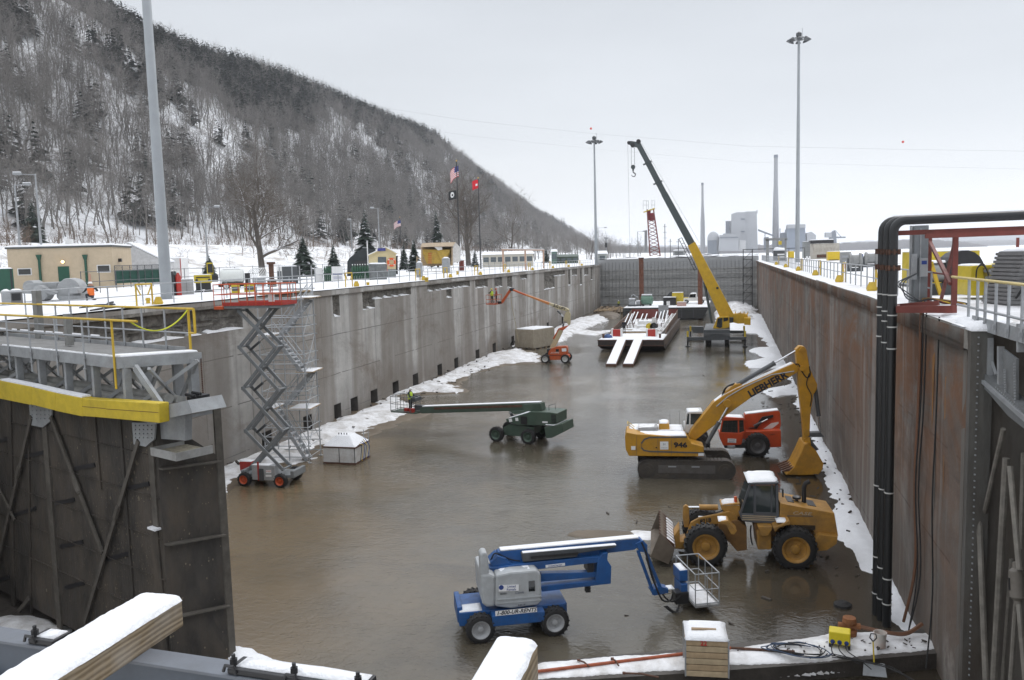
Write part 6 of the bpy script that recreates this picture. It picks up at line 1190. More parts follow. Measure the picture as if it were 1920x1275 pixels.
# near face: vertical straps, slots, thin girders, diagonals with turnbuckles
def gstrap(pts,w_,m,name='vertical_strap',th=.06): q = MB(); a = L(*pts[0],VN-.02); b = L(*pts[1],VN-.02); q.beam(a,b,w_,th,up=(0,-1,0)); return q.build(name,m,gl)
gstrap((zT(185,205),zT(250,1060)),.34,GATEL); gstrap((zT(625,240),zT(650,640)),.26,GATEL); gstrap((zT(640,640),zT(690,1190)),.42,GATE); gstrap((zT(395,180),zT(420,480)),.10,GATE); gstrap((zT(500,190),zT(560,1000)),.10,GATE); gstrap((zT(120,190),zT(130,1000)),.1,GATE); gstrap((zT(40,90),zT(60,1100)),.3,GATE)
q = MB(); c = L(*zT(648,642),VN-.05); q.box(c,(.4,.3,.06)); q.build('bracket_snow',SNOW,gl)
q = MB()
for (a,b) in (((105,345),(182,328)),((55,590),(150,560)),((310,395),(395,380)),((535,478),(620,458)),((440,775),(545,745)),((0,280),(45,270)),((230,540),(310,525)),((250,720),(345,700)),((0,860),(40,845)),((270,890),(350,870))):
 q.beam(L(*zT(*a),VN-.01),L(*zT(*b),VN-.01),.05,.13)
q.build('slot',BLACKP,gl)
q = MB()
for zz in (1.5,2.7,3.9,5.1,6.3,7.5): q.bb(-16,VN-.05,zz,ue,VN,zz+.025)
q.build('girder_flange',GATE,gl)
def diag(pts,w_=.15,tb=.5,v=VN-.12,m=GATEL,nm='diagonal_tie',r=None):
 a = L(*pts[0],v); b = L(*pts[1],v); q = MB(); q.beam(a,b,w_,.05,up=(0,1,0)) if r is None else q.cyl(a,b,r,n=8); d = q.build(nm,m,gl)
 if tb: q = MB(); c = a+(b-a)*tb; e_ = (b-a).normalized()*.22; q.cyl(c-e_,c+e_,w_*.62,n=8); q.cyl(c-e_*1.3,c-e_,w_*.45,n=8); q.cyl(c+e_,c+e_*1.3,w_*.45,n=8); q.build('turnbuckle',GATEL,d)
diag((zT(130,180),zT(-20,830)),tb=.33); diag((zT(210,180),zT(425,745)),tb=.52); diag((zT(575,280),zT(350,1040)),tb=.36); diag((zT(120,935),zT(30,1050)),tb=0); diag((zT(-10,470),zT(60,610)),tb=0,w_=.1)
for c in ((172,165),(600,245)):
 q = MB(); q.pp(L,[zT(c[0]-52,c[1]-40),zT(c[0]+45,c[1]-40),zT(c[0]+40,c[1]+30),zT(c[0]+5,c[1]+60),zT(c[0]-45,c[1]+50)],VN-.1,VN-.05); g = q.build('gusset_plate',GREYP,gl); q = MB()
 for i in range(5):
  for j in range(4): p = L(*zT(c[0]-38+i*17,c[1]-28+j*17),VN-.12); q.box(p,(.035,.03,.035))
 q.build('rivet',GREYP,g)
R = random.Random(3); q = MB()
for k in range(620):
 x = ue-.15-abs(R.gauss(0,3.2)); z = R.uniform(.2,6.8); s = R.uniform(.006,.026)*(2.4 if R.random() < .06 else 1); n_ = 6; q.add([(x+s*R.uniform(.6,1.2)*math.cos(2*math.pi*i/n_),VN-.008-.004*(i % 2),z+s*R.uniform(.8,1.7)*math.sin(2*math.pi*i/n_)) for i in range(n_)],[tuple(range(n_))])
for k in range(60):
 t = R.random(); z = R.uniform(.2,6.5); s = R.uniform(.006,.03); x = ue+.045+(0-ue)*t; y = VN+(0-VN)*t; dx,dy = (-ue)/1.9,1.45/1.9; q.add([(x+dx*s*math.cos(a)+.012,y+dy*s*math.cos(a)-.01,z+s*1.4*math.sin(a)) for a in [2*math.pi*i/6 for i in range(6)]],[tuple(range(6))])
tag(q.build('mussel_crust',MUSS,gl,fix=False),kind='stuff')
# top girder, bumper
q = MB(); q.bb(-16,VN-.25,zb_-.05,ue+.5,.3,zb_+.12); q.build('top_girder',GREYP,gl); snowcap(gl,-9,-.6,ue-.3,.1,zb_+.12,.04,seed=3,m=SNOWD)
VBm = VN-.62
for pts in ([(-10,28),(130,55),(128,132),(-10,104)],[(130,58),(230,80),(228,155),(128,130)],[(230,82),(342,102),(342,180),(228,156)],[(342,104),(440,112),(440,186),(342,178)],[(438,110),(658,125),(662,207),(440,186)]):
 q = MB(); q.pp(L,[zT(*p) for p in pts],VBm,VBm+.3); bmp = q.build('bumper_timber',YELB,gl,bevel=.02)
q = MB()
for a,b in (((440,148),(658,163)),((342,138),(438,146))): q.beam(L(*zT(*a),VBm-.004),L(*zT(*b),VBm-.004),.01,.012)
q.build('bumper_joint',RUST,bmp); q = MB()
for i in range(3): a,b = ((0,29),(125,54),(232,80),(338,101))[i:i+2]; q.beam(L(*zT(*a),VBm)+Vector((0,.15,.02)),L(*zT(*b),VBm)+Vector((0,.15,.02)),.28,.05)
q.build('bumper_snow',SNOW,gl)
q = MB(); q.pp(L,[zT(660,140),zT(780,112),zT(800,165),zT(662,195)],VBm+.3,VBm+1.3); q.build('end_beam',GREYP,gl)
q = MB(); q.pp(L,[zT(640,175),zT(770,150),zT(770,280),zT(642,270)],VN+.1,VN+.3); q.build('end_plate',GREYP,gl)
q = MB(); a = L(*zT(690,340),VN-.1); q.bb(a.x-.35,VN-.35,a.z,a.x+.95,VN+.75,a.z+.05); q.bb(a.x-.35,VN-.35,a.z+.05,a.x+.95,VN-.31,a.z+.22); q.bb(a.x+.91,VN-.31,a.z+.05,a.x+.95,VN+.75,a.z+.22); q.bb(a.x-.35,VN-.31,a.z+.05,a.x-.31,VN+.75,a.z+.22); q.build('shelf',mat('grey_strap',(.32,.32,.31),.6,dirt=.4),gl); q = MB(); q.bb(a.x-.3,VN-.3,a.z+.05,a.x+.9,VN+.7,a.z+.12); q.build('shelf_gravel',mat('gravel',(.22,.2,.15),.9,var=.5,scale=9),gl)
q = MB(); c = L(*zT(830,120),-.3); q.box(c,(.3,.5,.45)); q.box(c+Vector((.1,-.3,.05)),(.2,.2,.35)); q.cyl(c+Vector((-.2,-.3,.25)),c+Vector((.25,-.3,.25)),.05,n=8); q.cyl(c+Vector((-.2,-.1,.28)),c+Vector((.25,-.1,.28)),.05,n=8); q.build('mitre_latch',BLACKP,gl,bevel=.03)
# truss below the walkway: posts, pipes, diagonals
VD0,VD1 = L(221,676,-1.75).y,.15; ud = L(224,676,-1.75).x; ud1 = L(375,660,.15).x
q = MB(); q.loft([(-16,-1.75,zd-.16),(ud,-1.75,zd-.16),(ud1,.15,zd-.16),(-16,.15,zd-.16)],[(-16,-1.75,zd),(ud,-1.75,zd),(ud1,.15,zd),(-16,.15,zd)]); q.build('walkway_deck',mat('deck_grey',(.20,.20,.195),.8,var=.2,bump=.4,bscale=12,dirt=.3),gl)
q = MB(); q.bb(-16,-1.80,zd-.32,ud+.05,-1.75,zd+.01); q.bb(-16,.15,zd,ud1-.8,.19,zd+.12); q.hexa([(ud+.05,-1.8,zd-.3),(ud+.1,-1.8,zd-.3),(ud1+.08,.15,zd-.3),(ud1+.02,.15,zd-.3),(ud+.05,-1.8,zd-.0),(ud+.1,-1.8,zd-.0),(ud1+.08,.15,zd-.0),(ud1+.02,.15,zd-.0)]); q.build('deck_fascia',GREYP,gl)
q = MB(); q.loft([(ud-.55,-1.7,zd),(ud,-1.73,zd),(ud1-.02,.13,zd),(ud1-.5,.13,zd)],[(ud-.5,-1.66,zd+.07),(ud-.04,-1.7,zd+.07),(ud1-.06,.10,zd+.07),(ud1-.45,.1,zd+.07)]); q.build('snow_cover',SNOW,gl,bevel=.03)
R = random.Random(5); q = MB(); x = -10.0
while x < ud-.4: w_ = R.uniform(.3,.9); q.loft([(x,-1.72,zd),(x+w_,-1.72,zd),(x+w_*.9,-1.72+R.uniform(.10,.3),zd),(x+.05,-1.72+R.uniform(.06,.2),zd)],[(x+.03,-1.70,zd+.04),(x+w_-.03,-1.70,zd+.04),(x+w_*.87,-1.66+.05,zd+.03),(x+.08,-1.66,zd+.03)]); x += w_
q.build('edge_snow',SNOW,gl)
hpost = [L(*zV(x,y),-1.75).x for x,y in ((-200,700),(165,740),(500,790),(890,835),(1300,880),(1750,950))]
zlow = zb_+.12
for i,u in enumerate([hpost[0]-2.6,hpost[0]-1.3]+hpost[:-1]+[ud-.1]):
 q = MB(); q.bb(u+.12,-1.72,zlow,u+.26,-1.52,zd-.16); q.bb(u+.12,-.2,zlow,u+.26,.1,zd-.16); q.build('truss_post',GREYP,gl)
 q = MB(); q.beam((u+.2,-1.6,zlow+.05),(u+1.4,-.1,zd-.2),.1,.1); q.beam((u+.2,-.05,zlow+.05),(u+1.4,-1.6,zd-.25),.08,.08); q.beam((u+.2,-.1,zlow),(u+1.35,-.1,zd-.2),.1,.1); q.build('truss_brace',GREYP,gl)
for v,z in ((-1.1,zlow+.2),(-.75,zlow+.32),(-.4,zlow+.2)): q = MB(); q.cyl((-16,v,z),(ue-.4,v,z),.15,n=12); q.build('service_pipe',mat('pipe_grey',(.33,.33,.31),.6,dirt=.4),gl,smooth=True)
q = MB(); q.beam(L(*zoom(0,440,3.983)(1010,990),-1.5),L(*zoom(0,440,3.983)(1200,1265),-1.5),.10,.2); q.beam(L(*zoom(0,440,3.983)(940,1000),-1.3),L(*zoom(0,440,3.983)(1090,1110),-1.3),.1,.2); q.build('end_brace',GREYP,gl)
q = MB(); u = ud1-.15; q.bb(u-.1,-.15,zlow-.3,u+.1,.1,zd-.16); q.build('truss_post',GREYP,gl)
q = MB(); u = ud1-.1
for k in range(26): q.box((u+.17,.12,zd-.2-k*.055),(.03,.03,.045) if k % 2 else (.045,.02,.045))
q.build('hanging_chain',RUST,gl)
# railings of the walkway
zr1 = zd+1.07
nr = tag(empty('guard_rail',gl.location,ga),'grey railing with yellow top rail along the near side of the left gate walkway','railing')
for i,u in enumerate([hpost[0]-2.6,hpost[0]-1.3]+hpost[:-1]):
 q = MB(); q.cyl((u,-1.83,zd-.75),(u,-1.83,zr1),.03,n=8); p = q.build('rail_post',GALV,nr,smooth=True); q = MB(); q.box((u,-1.83,zd-.12),(.16,.07,.06)); q.box((u,-1.83,zd-.42),(.14,.06,.05)); q.build('clamp',GREYP,p)
q = MB(); u = hpost[-1]; q.cyl((u,-1.83,zd-.9),(u,-1.83,zr1),.035,n=8); q.build('rail_post',YELP,nr,smooth=True)
ur = L(256,594,-1.83).x
q = MB(); q.cyl((hpost[0]-4,-1.83,zr1),(ur,-1.83,zr1),.035,n=8); q.build('top_rail',YELP,nr,smooth=True)
q = MB(); q.cyl((hpost[0]-4,-1.83,zd+.55),(u,-1.83,zd+.55),.028,n=8); q.build('mid_rail',GALV,nr,smooth=True); q = MB()
q.tube([(hpost[0]-2+k*.35,-1.86,zd-.42+.03*math.sin(k*1.9)-.14*math.sin((k % 4)*.78)) for k in range(12)],.012,4); q.build('chain',GALV,nr)
R = random.Random(9); q = MB(); x = hpost[0]-2
while x < u-.3: w_ = R.uniform(.3,.8); q.beam((x,-1.83,zd+.60),(x+w_,-1.83,zd+.60),.05,.05); x += w_+R.uniform(.1,.7)
q.build('rail_snow',SNOW,nr,bevel=.015)
fr = tag(empty('guard_rail',gl.location,ga),'grey railing with yellow top rail along the far side of the left gate walkway','railing'); uf = L(*zV2(1095,740),.12).x; zf2 = L(*zV2(1060,150),.12).z
q = MB(); q.cyl((hpost[0]-4,.12,zf2),(uf+.28,.12,zf2),.035,n=8); q.build('top_rail',YELP,fr,smooth=True); q = MB(); q.cyl((hpost[0]-4,.12,zd+.55),(uf,.12,zd+.55),.026,n=8); q.build('mid_rail',GALV,fr,smooth=True)
for u in (uf-1.35,uf-2.7,uf-3.9,uf-5.1,uf-6.3,uf-7.5,uf-8.7): q = MB(); q.cyl((u,.12,zd),(u,.12,zf2),.03,n=8); q.build('rail_post',GALV,fr,smooth=True)
q = MB(); q.cyl((uf,.12,zd),(uf,.12,zf2),.04,n=8); q.tube([(uf+.28,.12,zf2),(uf+.30,.12,zf2-.1),(uf+.30,.12,zf2-.72),(uf,.12,zf2-.72)],.04,8); q.build('end_post',YELP,fr,smooth=True)
q = MB(); a = Vector((ur-.35,-1.83,zr1-.02)); b = Vector((uf,.12,zf2-.02)); q.tube([a+(b-a)*t+Vector((0,0,-.42*4*t*(1-t))) for t in [k/16 for k in range(17)]],.022,6); q.build('safety_rope',mat('lime_rope',(.55,.58,.03),.7),fr)
for px,y0,y1,w_ in ((70,545,636,.36),(125,589,648,.22)):
 v = .1 if w_ > .3 else -.9; a = L(px,y1,v); b = L(px-3,y0,v); q = MB(); q.bb(a.x-w_/2,v,a.z,a.x+w_/2,v+.2,b.z); o = q.build('gauge_post',mat('post_grey',(.21,.21,.20),.8,var=.2),gl)
# ================================================================ RIGHT GATE LEAF IN ITS RECESS
GRL = mat('gate_grey',(.17,.18,.185),.6,var=.25,scale=1.2,dirt=.4,dirtcol=(.075,.06,.05)); zN = zoom(1600,640,2.008); zM = zoom(1780,560,6.375); zK = zoom(1660,420,5.795)
gr_,L = thing('mitre_gate_leaf',(XR+.25,21.4,FLOOR),-math.pi/2,'right lock gate leaf folded into its recess with riveted girders and long tie rods','lock gate')
ua = L(1820,620,0).x; zw = L(1818,592,0).z; UE = 20.
q = MB(); q.bb(ua-.4,1.3,-2,UE,1.36,zw-.3); q.build('skin_plate',mat('recess_shade_steel',(.016,.014,.012),.6,var=.5,dirt=.3,dirtcol=(.04,.03,.02)),gr_)  # near-black skin colour stands in for the shade inside the recess
q = MB(); q.bb(ua,.02,zw-.28,UE,.06,zw+.02); q.build('toe_plate',GREYP,gr_); q = MB(); q.bb(ua,.06,zw-.14,UE,1.2,zw-.08); q.build('walkway_deck',GREYP,gr_); snowcap(gr_,ua+.3,.5,ua+9,1.1,zw-.08,.06,seed=7,m=SNOWD)
z1 = L(*zM(250,860),0).z
def rg_(name,px,v0,v1,m=GRL): q = MB(); q.pp(L,px,v0,v1); return q.build(name,m,gr_)
rg_('top_girder',[zM(225,840),zM(420,900),zM(900,1330),zM(900,1560),zM(700,1400),zM(470,1130),zM(230,900)],.0,.25); rg_('lower_chord',[zM(235,880),zM(240,845),zM(900,1420),zM(900,1480)],-.06,0,GREYP)
rg_('web_plate',[zM(215,290),zM(300,330),zM(395,860),zM(230,850)],.15,.2); rg_('web_plate',[zM(640,600),zM(800,720),zM(800,1275),zM(660,1150)],.05,.1); rg_('web_plate',[zM(215,900),zM(370,1060),zM(350,1500),zM(220,1500)],.15,.2)
q = MB()
for p0,p1,n_ in (((240,330),(250,830),12),((345,560),(370,840),8),((660,850),(670,1150),10),((780,780),(785,1270),14),((235,930),(240,1450),16),((280,1100),(285,1450),12),((440,1000),(760,1290),14),((560,1060),(880,1370),14)):
 for k in range(n_): t = k/n_; p = L(*zM(p0[0]+(p1[0]-p0[0])*t,p0[1]+(p1[1]-p0[1])*t),.0); q.box(p,(.035,.03,.035))
q.build('rivet',GREYP,gr_)
for px,y0,y1 in ((485,470,930),(615,570,1040),(850,300,640)): a = L(*zM(px,y0),.1); b = L(*zM(px,y1),.1); q = MB(); q.beam(a,b,.12,.12); q.build('truss_post',GREYP,gr_)
q = MB(); q.beam(L(*zM(510,760),.1),L(*zM(560,910),.1),.05,.05); q.build('truss_brace',GREYP,gr_)
def tie(p0,p1,r,v,tb=None,m=GATEL):
 a = L(*zN(*p0),v); b = L(*zN(*p1),v); q = MB(); q.cyl(a,b,r,n=8); d = q.build('tie_rod',mat('rod_grey',(.21,.195,.17),.6,var=.35,dirt=.5,dirtcol=(.07,.055,.04)),gr_,smooth=True)
 if tb:
  c0 = a+(b-a)*tb[0]; c1 = a+(b-a)*tb[1]; q = MB(); q.lathe(c0,c1,[(0,r*1.3),(.12,r*1.4),(.2,r*2.6),(.8,r*2.6),(.88,r*1.4),(1,r*1.3)],12); t_ = q.build('turnbuckle',mat('tie_grey',(.15,.135,.115),.6,dirt=.4),d,smooth=True); q = MB(); c = (c0+c1)/2; q.beam(c-(b-a).normalized()*r*2.2+Vector((0,-r*2.62,0)),c+(b-a).normalized()*r*2.2+Vector((0,-r*2.62,0)),r*1.5,r*.3,up=(0,1,0)); q.build('slot',BLACKP,t_)
tie((455,200),(500,1300),.07,.0,(.26,.36)); tie((565,330),(380,1150),.055,.1,(.37,.42)); tie((575,440),(527,1300),.075,.15); tie((505,200),(432,1300),.05,.6); tie((545,250),(480,1300),.05,.5); tie((590,470),(625,860),.06,-.05); tie((612,830),(620,1000),.055,-.05,(0.02,.98)); tie((612,990),(590,1310),.05,-.05); tie((622,990),(650,1310),.05,-.05); tie((462,560),(485,1300),.05,.3); tie((640,420),(630,780),.05,.5); tie((530,560),(505,1300),.04,.7); tie((440,420),(420,760),.1,.4); tie((420,620),(408,1300),.05,.6); tie((595,820),(560,1300),.045,.6); tie((520,300),(560,1300),.04,.8); tie((480,640),(440,1300),.045,.4); tie((388,1130),(384,1300),.05,.1)
q = MB()
for y in (300,660,905,1140): a = L(*zN(470,y),1.2); q.bb(a.x-1,1.22,a.z,UE,1.3,a.z+.05)
q.build('girder_flange',GRL,gr_)
q = MB(); c = L(*zN(388,1128),.05); q.box(c,(.12,.12,.1)); q.build('rod_snow',SNOW,gr_)
# its railing
rr = tag(empty('guard_rail',gr_.location,-math.pi/2),'grey railing with yellow top rail on the right gate leaf, nearest the viewer','railing')
q = MB(); zy = L(*zK(830,585),.0).z; u0 = L(*zK(780,585),0).x; q.cyl((u0-.5,0,zy),(UE-4,0,zy),.035,n=8); q.build('top_rail',mat('cream_yellow',(.60,.48,.20),.5),rr,smooth=True); q = MB(); z5 = L(*zK(1200,970),0).z; q.cyl((u0+.1,0,z5),(UE-4,0,z5),.03,n=8); q.build('mid_rail',GALV,rr,smooth=True)
for px in (905,1000,1085,1200,1340,1490,1640): u = L(*zK(px,900),0).x; q = MB(); q.cyl((u,0,zw-.25),(u,0,zy),.035,n=8); q.box((u,-.02,zw-.1),(.1,.06,.1)); q.build('rail_post',GALV,rr,smooth=True)
# recess corner: steel armour, cap snow, rust run
q = MB(); a = AY(1782,620,22.2); b = AY(1814,620,22.0); q.bb(XR-.05,21.25,FLOOR-1,XR+.42,21.52,.0); q.build('corner_armour',mat('grimy_armour',(.10,.098,.09),.6,var=.5,scale=1.5,bump=.5,bscale=8,dirt=.8,dirtcol=(.07,.05,.035),stretch=(1,1,.3)),rw); q = MB()
for k in range(60): z = -9.3+k*.155; q.box((XR+.1,21.23,z),(.03,.05,.03))
q.build('bolt',GREYP,rw); c = snowcap(rw,XR-.06,21.2,XR+.95,23.0,.0,.22,seed=5); snowcap(rw,XR+.1,23.0,XR+1.6,25.5,.02,.12,seed=8)
q = MB(); q.bb(XR-.015,21.7,-9.6,XR,22.0,-.5); q.bb(XR-.012,24.6,-9.6,XR,24.72,-.5); q.build('armour_strip',NOSE,rw)
q = MB(); q.add([(XR-.006,25.3,-.5),(XR-.006,24.9,-.5),(XR-.006,25.05,-3.2),(XR-.006,25.15,-2.2)],[(0,1,2,3)]); q.add([(XR-.006,23.75,-.5),(XR-.006,23.62,-.5),(XR-.006,23.66,-5),(XR-.006,23.70,-4.2)],[(0,1,2,3)]); q.build('rust_run',mat('orange_rust',(.30,.14,.04),.8,var=.4,scale=5,stretch=(1,1,.3),dirt=.4),rw,fix=False)
for i,(y,off) in enumerate(((26.3,.1),(25.9,.12),(24.2,.08),(25.6,.1))): hose(rw,[(XR-off,y,.1),(XR-off-.03,y-.05,-2.5),(XR-off-.1,y-.15+.2*(i % 2),-5),(XR-off-.05,y-.2,-7.5),(XR-off-.3,y-.4*(i % 3),FLOOR+.3)],.022 if i else .045,BLACK if i else mat('brown_hose',(.16,.075,.04),.7))
# ================================================================ BLACK PIPES AND THEIR RED FRAME
PIPE = mat('black_pipe',(.012,.013,.014),.38,var=.3,scale=2,stretch=(1,1,.2))
for i,(px,Yp_) in enumerate(((1673,26.6),(1662.5,27.0),(1653,27.4))):
 A = AY(px-10,1165,Yp_); B = AY(px+2,430,Yp_); zt2 = AY(1700,413,Yp_).z; x = (A.x+B.x)/2
 o,_ = thing('riser_pipe',(x,Yp_,FLOOR),0,('nearest of the three black pipes, rightmost against the lock wall','middle one of the three black riser pipes','farthest of the three black pipes, leftmost over the water')[i],'pipe','black riser pipes')
 zz = zt2-FLOOR; pts = [(0,0,-.1),(0,0,zz*.5),(0,0,zz-.33)]+[(.33-.33*math.cos(t),0,zz-.33+.33*math.sin(t)) for t in [.3*k for k in range(1,6)]]+[(.5,0,zz),(16,.25,zz+.12)]
 q = MB(); q.tube(pts,.13,14); q.build('pipe_run',PIPE,o,smooth=True)
 q = MB()
 for k,z in enumerate((.7,1.5+.2*i,4.2,8.6+.15*i,9.25+.15*i,9.6+.1*i,10.2)): q.cyl((0,0,z),(0,0,z+.035),.142,n=14)
 q.build('strap',mat('strap_white',(.55,.55,.53),.5),o)
 for z in (zz-.95,zz-1.42):
  q = MB(); q.cyl((0,0,z),(0,0,z+.07),.17,n=14); 
  for k in range(8): t = k*.785; q.box((.18*math.cos(t),.18*math.sin(t),z+.035),(.05,.05,.16))
  q.build('flange',RUST,o)
 q = MB(); z = .5; q.cyl((5,.08,zz),(5.06,.08,zz),.145,n=14); q.beam((.3,.1,zz+.135),(15.8,.25,zz+.25),.12,.03); q.build('pipe_snow',SNOW,o)
zb2 = AY(1720,432,26.8).z
fo,L = thing('pipe_support',(XR+.6,26.2,0),0,'red oxide steel frame holding up the black pipes on the right wall','frame')
P1 = T(1740,570,0); P2 = T(1788,586,.0); lp = lambda p: Vector(p)-Vector((XR+.6,26.2,0))
q = MB(); q.beam((AY(1684,425,26.9).x-XR-.6,.7,zb2-.06),(13,.7,zb2+.02),.16,.14); q.beam((AY(1735,435,25).x-XR-.6,-1.2,zb2-.2),(12,-.9,zb2-.1),.12,.12); q.build('top_beam',REDOX,fo)
for p in (P1,P2,T(1906,520,0)): a = lp(p); q = MB(); q.beam((a.x,a.y,-.1),(a.x,a.y,zb2-.1),.14,.14,up=(0,1,0)); q.build('post',REDOX,fo)
a,b = lp(P1),lp(P2); q = MB(); q.beam((a.x,a.y,zb2-.3),(b.x-.1,b.y,zb2-1.6),.1,.1); q.beam((b.x,b.y,zb2-.3),(a.x+.4,a.y,0.1),.1,.1); q.beam((a.x,a.y,1.1),(b.x,b.y,1.1),.05,.05); q.build('brace',REDOX,fo)
c0 = lp(AY(1684,580,26.4)); c1 = lp(AY(1790,580,24.3)); d0 = lp(AY(1684,574,27.4)); d1 = lp(AY(1760,568,26.8)); q = MB(); q.beam(c0,c1,.14,.2); q.beam(d0,d1,.14,.14); q.beam(c0,d0,.1,.12); q.build('bracket_arm',REDOX,fo)
# ================================================================ FOREGROUND: STEEL BEAM AND SNOWY TIMBERS
STB = mat('beam_grey',(.15,.165,.19),.55,var=.15,dirt=.25)
bz = -1.63; _a = T(0,1174,bz); _b = T(445,1239,bz); hb_ = math.atan2(_b.y-_a.y,_b.x-_a.x); tb,L = thing('steel_beam',(_a.x,_a.y,bz),hb_,'grey painted steel beam running under the snowy timbers at the bottom left','beam')
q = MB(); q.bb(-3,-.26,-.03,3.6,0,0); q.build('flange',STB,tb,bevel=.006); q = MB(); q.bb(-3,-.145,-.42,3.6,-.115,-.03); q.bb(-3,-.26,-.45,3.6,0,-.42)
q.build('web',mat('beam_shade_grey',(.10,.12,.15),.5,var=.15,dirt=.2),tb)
def frost(o): return o
_c = L(440,1245,-.13).x
for i,(x0,x1) in enumerate(((_c,_c+1.35),(L(70,1190,-.13).x,L(70,1190,-.13).x+.30))):
 o,_ = thing('rail_clamp',W(tb,(x0,-.14,.003)),hb_,('long black bolted clamp plate under snow at the right end of the grey beam','short black clamp on the grey beam left of the timber')[i],'clamp'); ln = x1-x0
 q = MB(); q.bb(0,-.1,0,ln,.14,.055); q.build('clamp_bar',BLACKP,o,bevel=.01); snowcap(o,.06,-.05,ln-.03,.12,.055,.035,seed=i)
 k = 0.03
 while k < ln: q = MB(); q.cyl((k,-.04,.05),(k,-.04,.12),.035,n=6); q.cyl((k,-.04,.1),(k,-.04,.16),.018,n=8); q.tube([(k-.06,-.11,.03),(k-.03,-.12,.09),(k+.05,-.12,.09),(k+.07,-.11,.02)],.016,6); q.build('bolt',BLACKP,o); k += .62
tm = newmat('weathered_timber'); t,n,l,b = nodes(tm); v = mapped(t,(14,.9,14)); wv = n('ShaderNodeTexWave'); wv.wave_type = 'BANDS'; wv.bands_direction = 'Z'; wv.inputs['Scale'].default_value = 6; wv.inputs['Distortion'].default_value = 9; wv.inputs['Detail'].default_value = 3; wv.inputs['Detail Scale'].default_value = .6; l(mapped(t,(1,.16,1)),wv.inputs[0])
c = cramp(t,wv.outputs[1],[(.1,(.19,.14,.085)),(.55,(.29,.225,.145)),(.95,(.34,.27,.18))]); c = mixc(t,cramp(t,noise(t,v,1,7,.7),[(.4,0.0),(.7,.6)]),c,(.19,.14,.085)); c = mixc(t,cramp(t,noise(t,mapped(t,(2,2,2)),1,4),[(.5,0.0),(.7,.5)]),c,(.36,.33,.29)); l(c,b.inputs['Base Color']); b.inputs['Roughness'].default_value = .85; bumpn(t,b,wv.outputs[1],.35,.01)
def timber(pA,pB,Ye,Y0,h,label,seed):
 A = AY(*pA,Ye); B = AY(*pB,Ye); wd = B.x-A.x; z = (A.z+B.z)/2-.03; o,_ = thing('timber_beam',(A.x,Y0,z),0,label,'timber','snowy foreground timbers'); ln = Ye-Y0
 q = MB(); q.bb(0,0,-h,wd,ln,0); q.build('beam',tm,o,bevel=.012)
 ny = int(ln/.03); nx = 16; X,Y = np.meshgrid(np.linspace(-.012,wd+.004,nx),np.linspace(0,ln-.005,ny)); e_ = np.minimum(X+.012,wd+.004-X); Z = .045*(1-np.exp(-(e_+.002)*45))+.006*snoise(X*14,Y*9,seed)+.003*snoise(X*50,Y*50,seed+2); wob = .012*snoise(Y*6,Y*0,seed+1); X = X+wob*(X/wd)
 s_ = gridmesh('snow_cover',X,Y,np.where(e_ < .004,-.004,np.maximum(Z,.004)),SNOW); s_.parent = o; return o
timber((262,1112),(341,1120),6.9,.9,.27,'snow topped square timber jutting out at the lower left, its end cut clean',3)
timber((931,1196),(1008,1200),5.6,.9,.34,'snow topped square timber jutting out at the bottom centre of the view',4)
# ================================================================ THINGS ON THE GATE SILL
zQ = zoom(1240,1040,2.8235); P = T(1287,1265,SILLZ+.1); cr,L = thing('timber_crate',(P.x,P.y,SILLZ+.05),math.radians(6),'tall box of stacked planks with snowy lid and red 22 painted on it','crate')
cw_ = L(1365,1268,0).x; top_ = L(*zQ(140,450),0).z; 
for k in range(6):
 z0 = top_*k/6; q = MB(); q.bb(.0,.0,z0+.01,cw_,1.05,z0+top_/6-.01); q.build('plank',WOODX if k % 2 else mat('plank_pale',(.47,.37,.24),.8,var=.2,scale=4),cr,bevel=.01)
q = MB()
for x in (-.04,cw_): q.bb(x,.0,0,x+.04,.08,top_+.02); q.bb(x,.95,0,x+.04,1.05,top_+.02)
q.build('corner_post',GALV,cr); snowcap(cr,-.02,-.02,cw_+.02,1.07,top_,.12,seed=3); text('22',.17,cr,INKR,(cw_*.42,-.008,top_*.915),(1,0,0),(0,0,1),bold=.004); q = MB(); q.bb(cw_*.15,.35,top_+.1,cw_*.75,.43,top_+.15); q.build('lid_batten',WOOD,cr)
P = T(1574,1216,SILLZ+.1); yb,L = thing('power_box',(P.x,P.y,SILLZ+.08),math.radians(-8),'bright yellow portable power box on the snowy sill','box')
q = MB(); q.bb(-.28,0,.12,.28,.4,.48); q.build('housing',mat('box_yellow',(.72,.58,.02),.45,var=.1),yb,bevel=.03); q = MB(); 
for x in (-.18,0,.18): q.cyl((x,-.03,.2),(x,0,.2),.06,n=12)
q.build('socket',INKB,yb); q = MB()
for x in (-.25,.25): q.bb(x-.03,.02,0,x+.03,.38,.12)
q.build('foot',BLACKP,yb)
for k in range(3): hose(yb,[(-.15+.15*k,-.03,.2),(-.2+.2*k,-.25,.1),(-.1+.3*k,-.5,.03),(.2+.3*k,-.55-.2*k,.02)],.015)
P = T(1650,1211,SILLZ+.1); bucket((P.x,P.y,SILLZ+.08),.17,.42,'dirty white bucket with orange smears standing on the snowy sill',mat('dirty_white',(.62,.6,.56),.6,dirt=.6,dirtcol=(.42,.16,.08)))
